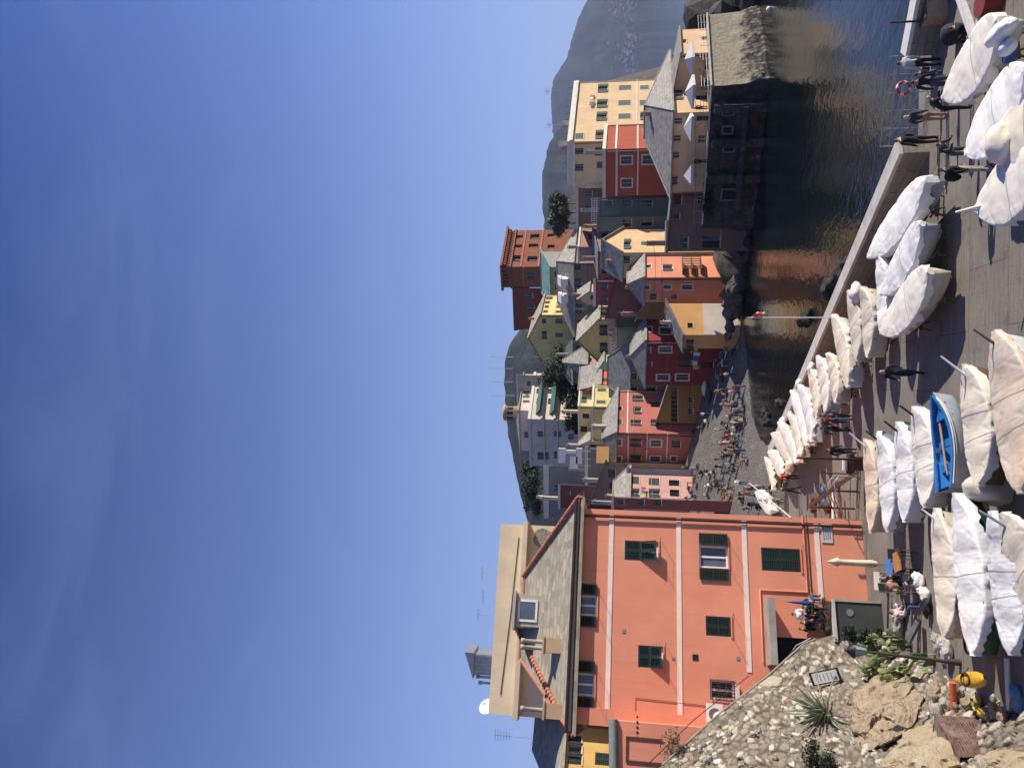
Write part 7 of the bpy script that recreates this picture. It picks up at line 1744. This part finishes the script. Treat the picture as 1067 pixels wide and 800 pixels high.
# debris and chests at the terrace foot
random.seed(9)
deb = [('white_sack', 'white plastic sack by the cafe guests', 958, 606, (.3, .25, .3), WH), ('white_sack', 'second white sack nearest the covered boat', 964, 620, (.25, .2, .3), WH), ('grey_bucket', 'upturned grey bucket against the terrace wall', 938, 637, (.28, .28, .3), M['galv']), ('debris_slab', 'broken concrete slab leaning at the terrace foot', 936, 650, (.55, .3, .35), M['concrete']), ('debris_block', 'grey block on the rubble by the cactus', 978, 672, (.35, .3, .25), M['concrete']), ('black_bag', 'black bag lying behind the cream covered boat', 965, 632, (.35, .25, .2), M['rubber']), ('debris_block', 'pale block below the white covered boat', 985, 678, (.4, .35, .25), M['pale_concrete'])]
for k, (nm, lab, x, y, r_, mt) in enumerate(deb):
    q = on_sq(x, y, .2); mb = MB(); mb.blob((0, 0, 0), (r_[0]*1.2, r_[1], r_[2]*.7), k+5, .22, 2.0, 0, 3, nm.startswith('debris')); mb.blob((r_[0]*.6, .1, r_[2]*.3), (r_[0]*.6, r_[1]*.7, r_[2]*.6), k+15, .25, 2.2, 0, 3, nm.startswith('debris')); o = mb.build(nm, mt); o.location = q; tag(o, lab, 'debris')
q = on_sq(952, 657, .45); mb = MB(); mb.box((0, 0, 0), (1.0, .5, .06), 0, (.8, .3, -.5)); 
for k in range(4): mb.box((0, .15-.1*k, .05), (.9, .03, .03), 1, (.8, .3, -.5))
o = mb.build('metal_grating', [M['iron'], M['galv']]); o.location = q; tag(o, 'white barred grating leaning among the debris', 'grating')
# yellow pedal float
q = on_sq(1014, 708, .75); kf = empty('kayak', q, 'yellow plastic kayak lying on the ledge at the bank foot', 'kayak', None, 1.93); mb = MB(); vs = []; N = 18
for i in range(N+1):
    t = i/N; w_ = .25*max(.04, 1-abs(2*t-1)**3); z = .12*(2*t-1)**2
    for k in range(10): a_ = 2*PI*k/10; vs.append(((t-.5)*2.3, w_*math.cos(a_), z+.20*math.sin(a_)*(1 if math.sin(a_) < 0 else .7)*max(.3, 1-abs(2*t-1)**4)))
mb.add(vs, [(i*10+k, i*10+(k+1) % 10, (i+1)*10+(k+1) % 10, (i+1)*10+k) for i in range(N) for k in range(10)], 0, True); mb.add(vs[:10], [tuple(range(10))[::-1]]); mb.add(vs[-10:], [tuple(range(10))])
mb.build('hull', simple('yellow_plastic', (.68, .36, .02), .4, .1, 3), kf); mb = MB(); mb.tube([(.2+.32*math.cos(k*PI/8), .19*math.sin(k*PI/8), .16) for k in range(17)], .03, 6); mb.build('cockpit_rim', M['rubber'], kf); mb = MB(); mb.tube([(-.3, -.35, .2), (.1, -.1, .25), (.3, .35, .15)], .012, 5); mb.build('strap', M['iron'], kf)
for k, (x, y, lab) in enumerate(((1018, 729, 'yellow fishing buoy on the brick ledge'), (1022, 742, 'yellow ring buoy nearest the brick stump'), (1018, 739, 'third yellow buoy between the other two'))):
    q = on_bank(x, y, .35); mb = MB(); mb.blob((0, 0, 0), (.14, .14, .14), k, .08, 1, 0, 3); mb.tube([(0, 0, .11), (0, 0, .2)], .05, 6, 1); o = mb.build('buoy', [simple('yellow_buoy_plastic', (.65, .42, .04), .45), M['rubber']]); o.location = q; tag(o, lab, 'buoy', 'yellow buoys on the ledge')
q = on_bank(994, 726, .3); mb = MB(); mb.tube([(-.5, 0, 0), (.5, 0, .05)], .11, 10); o = mb.build('orange_float', simple('orange_red_plastic', (.60, .10, .04), .5)); o.location = q; tag(o, 'orange red tube float lying on the ledge', 'float')
q = on_bank(1062, 732, .3); mb = MB(); mb.box((0, 0, 0), (.5, .3, .25)); mb.blob((.3, 0, .1), (.25, .2, .15), 3); o = mb.build('blue_crate', simple('blue_crate_plastic2', (.05, .17, .35), .5)); o.location = q; tag(o, 'blue plastic crate at the bottom corner by the bank', 'crate')
q = on_sq(1052, 712, .15); mb = MB(); mb.tube([(-.8, 0, 0), (.7, .2, 0)], .08, 10); o = mb.build('white_pipe', M['white']); o.location = q; tag(o, 'white pipe lying on the ground at the bank foot', 'pipe')
q = on_sq(1015, 665, .35); mb = MB(); K = 20; mb.tube([(.5*math.cos(k*2*PI/K), .28*math.sin(k*2*PI/K), .2) for k in range(K+1)], .04, 6); mb.blob((0, 0, 0), (.48, .3, .28), 2, .1, 1, 0, 3); o = mb.build('dark_tub', simple('dark_green_plastic', (.015, .03, .025), .5)); o.location = q; tag(o, 'dark green tub under the end of the white covered boat', 'tub')
# planter, crate and post on the right of the quay
A3, B3, C3 = on_sq(1024, 48, .45), on_sq(1003, -12, .45), on_sq(1040, -14, .45); pl = empty('stone_planter', (A3.x, A3.y, pz(A3.y)), 'pointed white edged gravel planter on the quay at the right edge', 'planter'); O_ = pl.location.copy()
A3, B3, C3 = [V((q.x, q.y, 0)) for q in (on_sq(1014, 53, .5), on_sq(993, -12, .5), on_sq(1032, -30, .5))]; g = pz(28); tri = [A3, C3, B3]
if (tri[1]-tri[0]).cross(tri[2]-tri[0]).z < 0: tri = tri[::-1]
mb = MB()
for k in range(3):
    a, b2 = tri[k], tri[(k+1) % 3]; u = (b2-a).normalized(); n_ = V((-u.y, u.x, 0)); mb.box((a+b2)/2+n_*.15+V((0, 0, g+.25)), ((b2-a).length+.002*k, .3-.003*k, .5+.004*k), 0, u, n_)
mb.build('kerb', simple('white_wall_top2', (.60, .57, .52), .85), pl, O_)
mb = MB(); mb.add([q+V((0, 0, g+.36)) for q in tri], [(0, 1, 2)]); mb.build('gravel', simple('planter_gravel', (.22, .19, .17), .95, .4, 9, 0, .5), pl, O_)
q = on_sq(984, 9); cr_ = empty('wooden_crate', q, 'brown wooden chest against the quay wall at the right edge', 'chest', None, .1); mb = MB(); mb.box((0, 0, .38), (1.0, .7, .76)); mb.build('box', M['pale_wood'], cr_); mb = MB(); mb.box((0, 0, .79), (1.06, .76, .06)); mb.build('lid', M['wood'], cr_)
q = on_sq(986, 12); mb = MB(); mb.tube([(0, 0, 0), (.02, 0, 1.95)], .045, 8); o = mb.build('rusty_post', M['rust']); o.location = q+V((-.2, .3, 0)); tag(o, 'thin rusty post rising above the quay wall at the right edge', 'post')
q = on_sq(1000, 36); bag(q+V((0, 0, .3)), (.4, .4, .35), cloth((.03, .03, .03)), 'dark heap of bags behind the planter', 'bag_heap')
q = on_sq(1042, 3); mb = MB(); mb.lathe((0, 0, 0), [(.35, 0), (.42, .6), (.44, .62)], 14); o = mb.build('red_tub', simple('dark_red_plastic', (.20, .03, .02), .5)); o.location = q; tag(o, 'dark red tub at the right edge behind the cream boat', 'tub')
q = on_sq(1052, 58, .9); mb = MB(); mb.box((0, 0, 0), (.35, .25, .3)); o = mb.build('blue_box', simple('blue_box_plastic', (.03, .12, .28), .5)); o.location = q; tag(o, 'small blue box between the cream and the white boat', 'box')
q = on_sq(945, 232, 1.2)
# boulders below the harbour wall, mooring stakes, a swimmer buoy
for k, (x, y) in enumerate(((872, 292), (877, 284), (883, 275), (862, 300), (836, 335), (842, 330), (797, 430), (800, 438), (812, 420))):
    q = on_z(x, y, .1); rock(q, (.5+.2*(k % 2), .5, .45), k+200, M['wet_rock'], 'dark boulder in the water at the foot of the harbour wall', group='boulders below the harbour wall', sub=3)
q = on_z(801, 10, .15); mb = MB(); mb.blob((0, 0, 0), (.3, .3, .28), 1, .05, 1, 0, 3); o = mb.build('white_buoy', M['white']); o.location = q; tag(o, 'white mooring buoy floating beyond the bastion tip', 'buoy')
# restaurant tents and boats on the street by the beach
for k, (x, y, lab) in enumerate(((738, 404, 'grey covered dinghy on the beach street by the red house'), (742, 412, 'dark covered dinghy on the beach street beside the grey one'))):
    q = on_beach(x, y); mb = MB(); mb.blob((0, 0, .5), (1.2, .6, .4), k+4, .12, 1, 0, 3); o = mb.build('covered_dinghy', [BE, simple('dark_tarpaulin', (.05, .055, .06), .7)][k]); o.location = q; tag(o, lab, 'boat')
for k, (x, y) in enumerate(((756, 370), (758, 378), (752, 390), (726, 492), (728, 500), (722, 506))):
    q = on_beach(x, y); parasol_lab = 'small beach table heap in the shade before the houses'
    mb = MB(); mb.box((0, 0, .7), (1.0, .9, .08)); [mb.tube([(sx*.4, sy*.35, 0), (sx*.4, sy*.35, .7)], .03, 4) for sx in (-1, 1) for sy in (-1, 1)]; o = mb.build('outdoor_table', random.choice([M['wood'], cloth((.05, .06, .20)), M['canvas']])); o.location = q; tag(o, 'outdoor table in the shade before the village houses', 'table', 'outdoor tables before the houses')
# overhead cables and aerials of the village
random.seed(8)
for k, (x, y, d, h_) in enumerate(((556, 345, 150, 2.5), (596, 356, 130, 2), (607, 322, 130, 2.2), (560, 372, 150, 2), (580, 95, 118, 2.6), (582, 130, 117, 2.6), (528, 372, 900, 28), (527, 384, 900, 30), (528, 398, 900, 26), (529, 412, 900, 28))):
    a = at(x, y, d); aerial((a.x, a.y, a.z-h_*.3), h_, ['roof aerial above the gabled houses', 'tall thin mast on the ridge of the inland hill'][d > 500], 4, .03 if d < 500 else .4); bpy.context.scene.collection.objects[-1]['group'] = ['village roof aerials', 'masts on the inland ridge'][d > 500]
for k, (xa, ya, da, xb, yb, db) in enumerate(((629, 250, 106, 634, 330, 108), (680, 250, 100, 676, 330, 103))):
    a, b2 = at(xa, ya, da), at(xb, yb, db); mb = MB(); mb.tube([a+(b2-a)*t-V((0, 0, 1.2*4*t*(1-t)*.5)) for t in [i/12 for i in range(13)]], .02, 4); tag(mb.build('cable', M['iron']), ['overhead cable strung above the russet house', 'overhead cable strung across the salmon house'][k], 'cable')
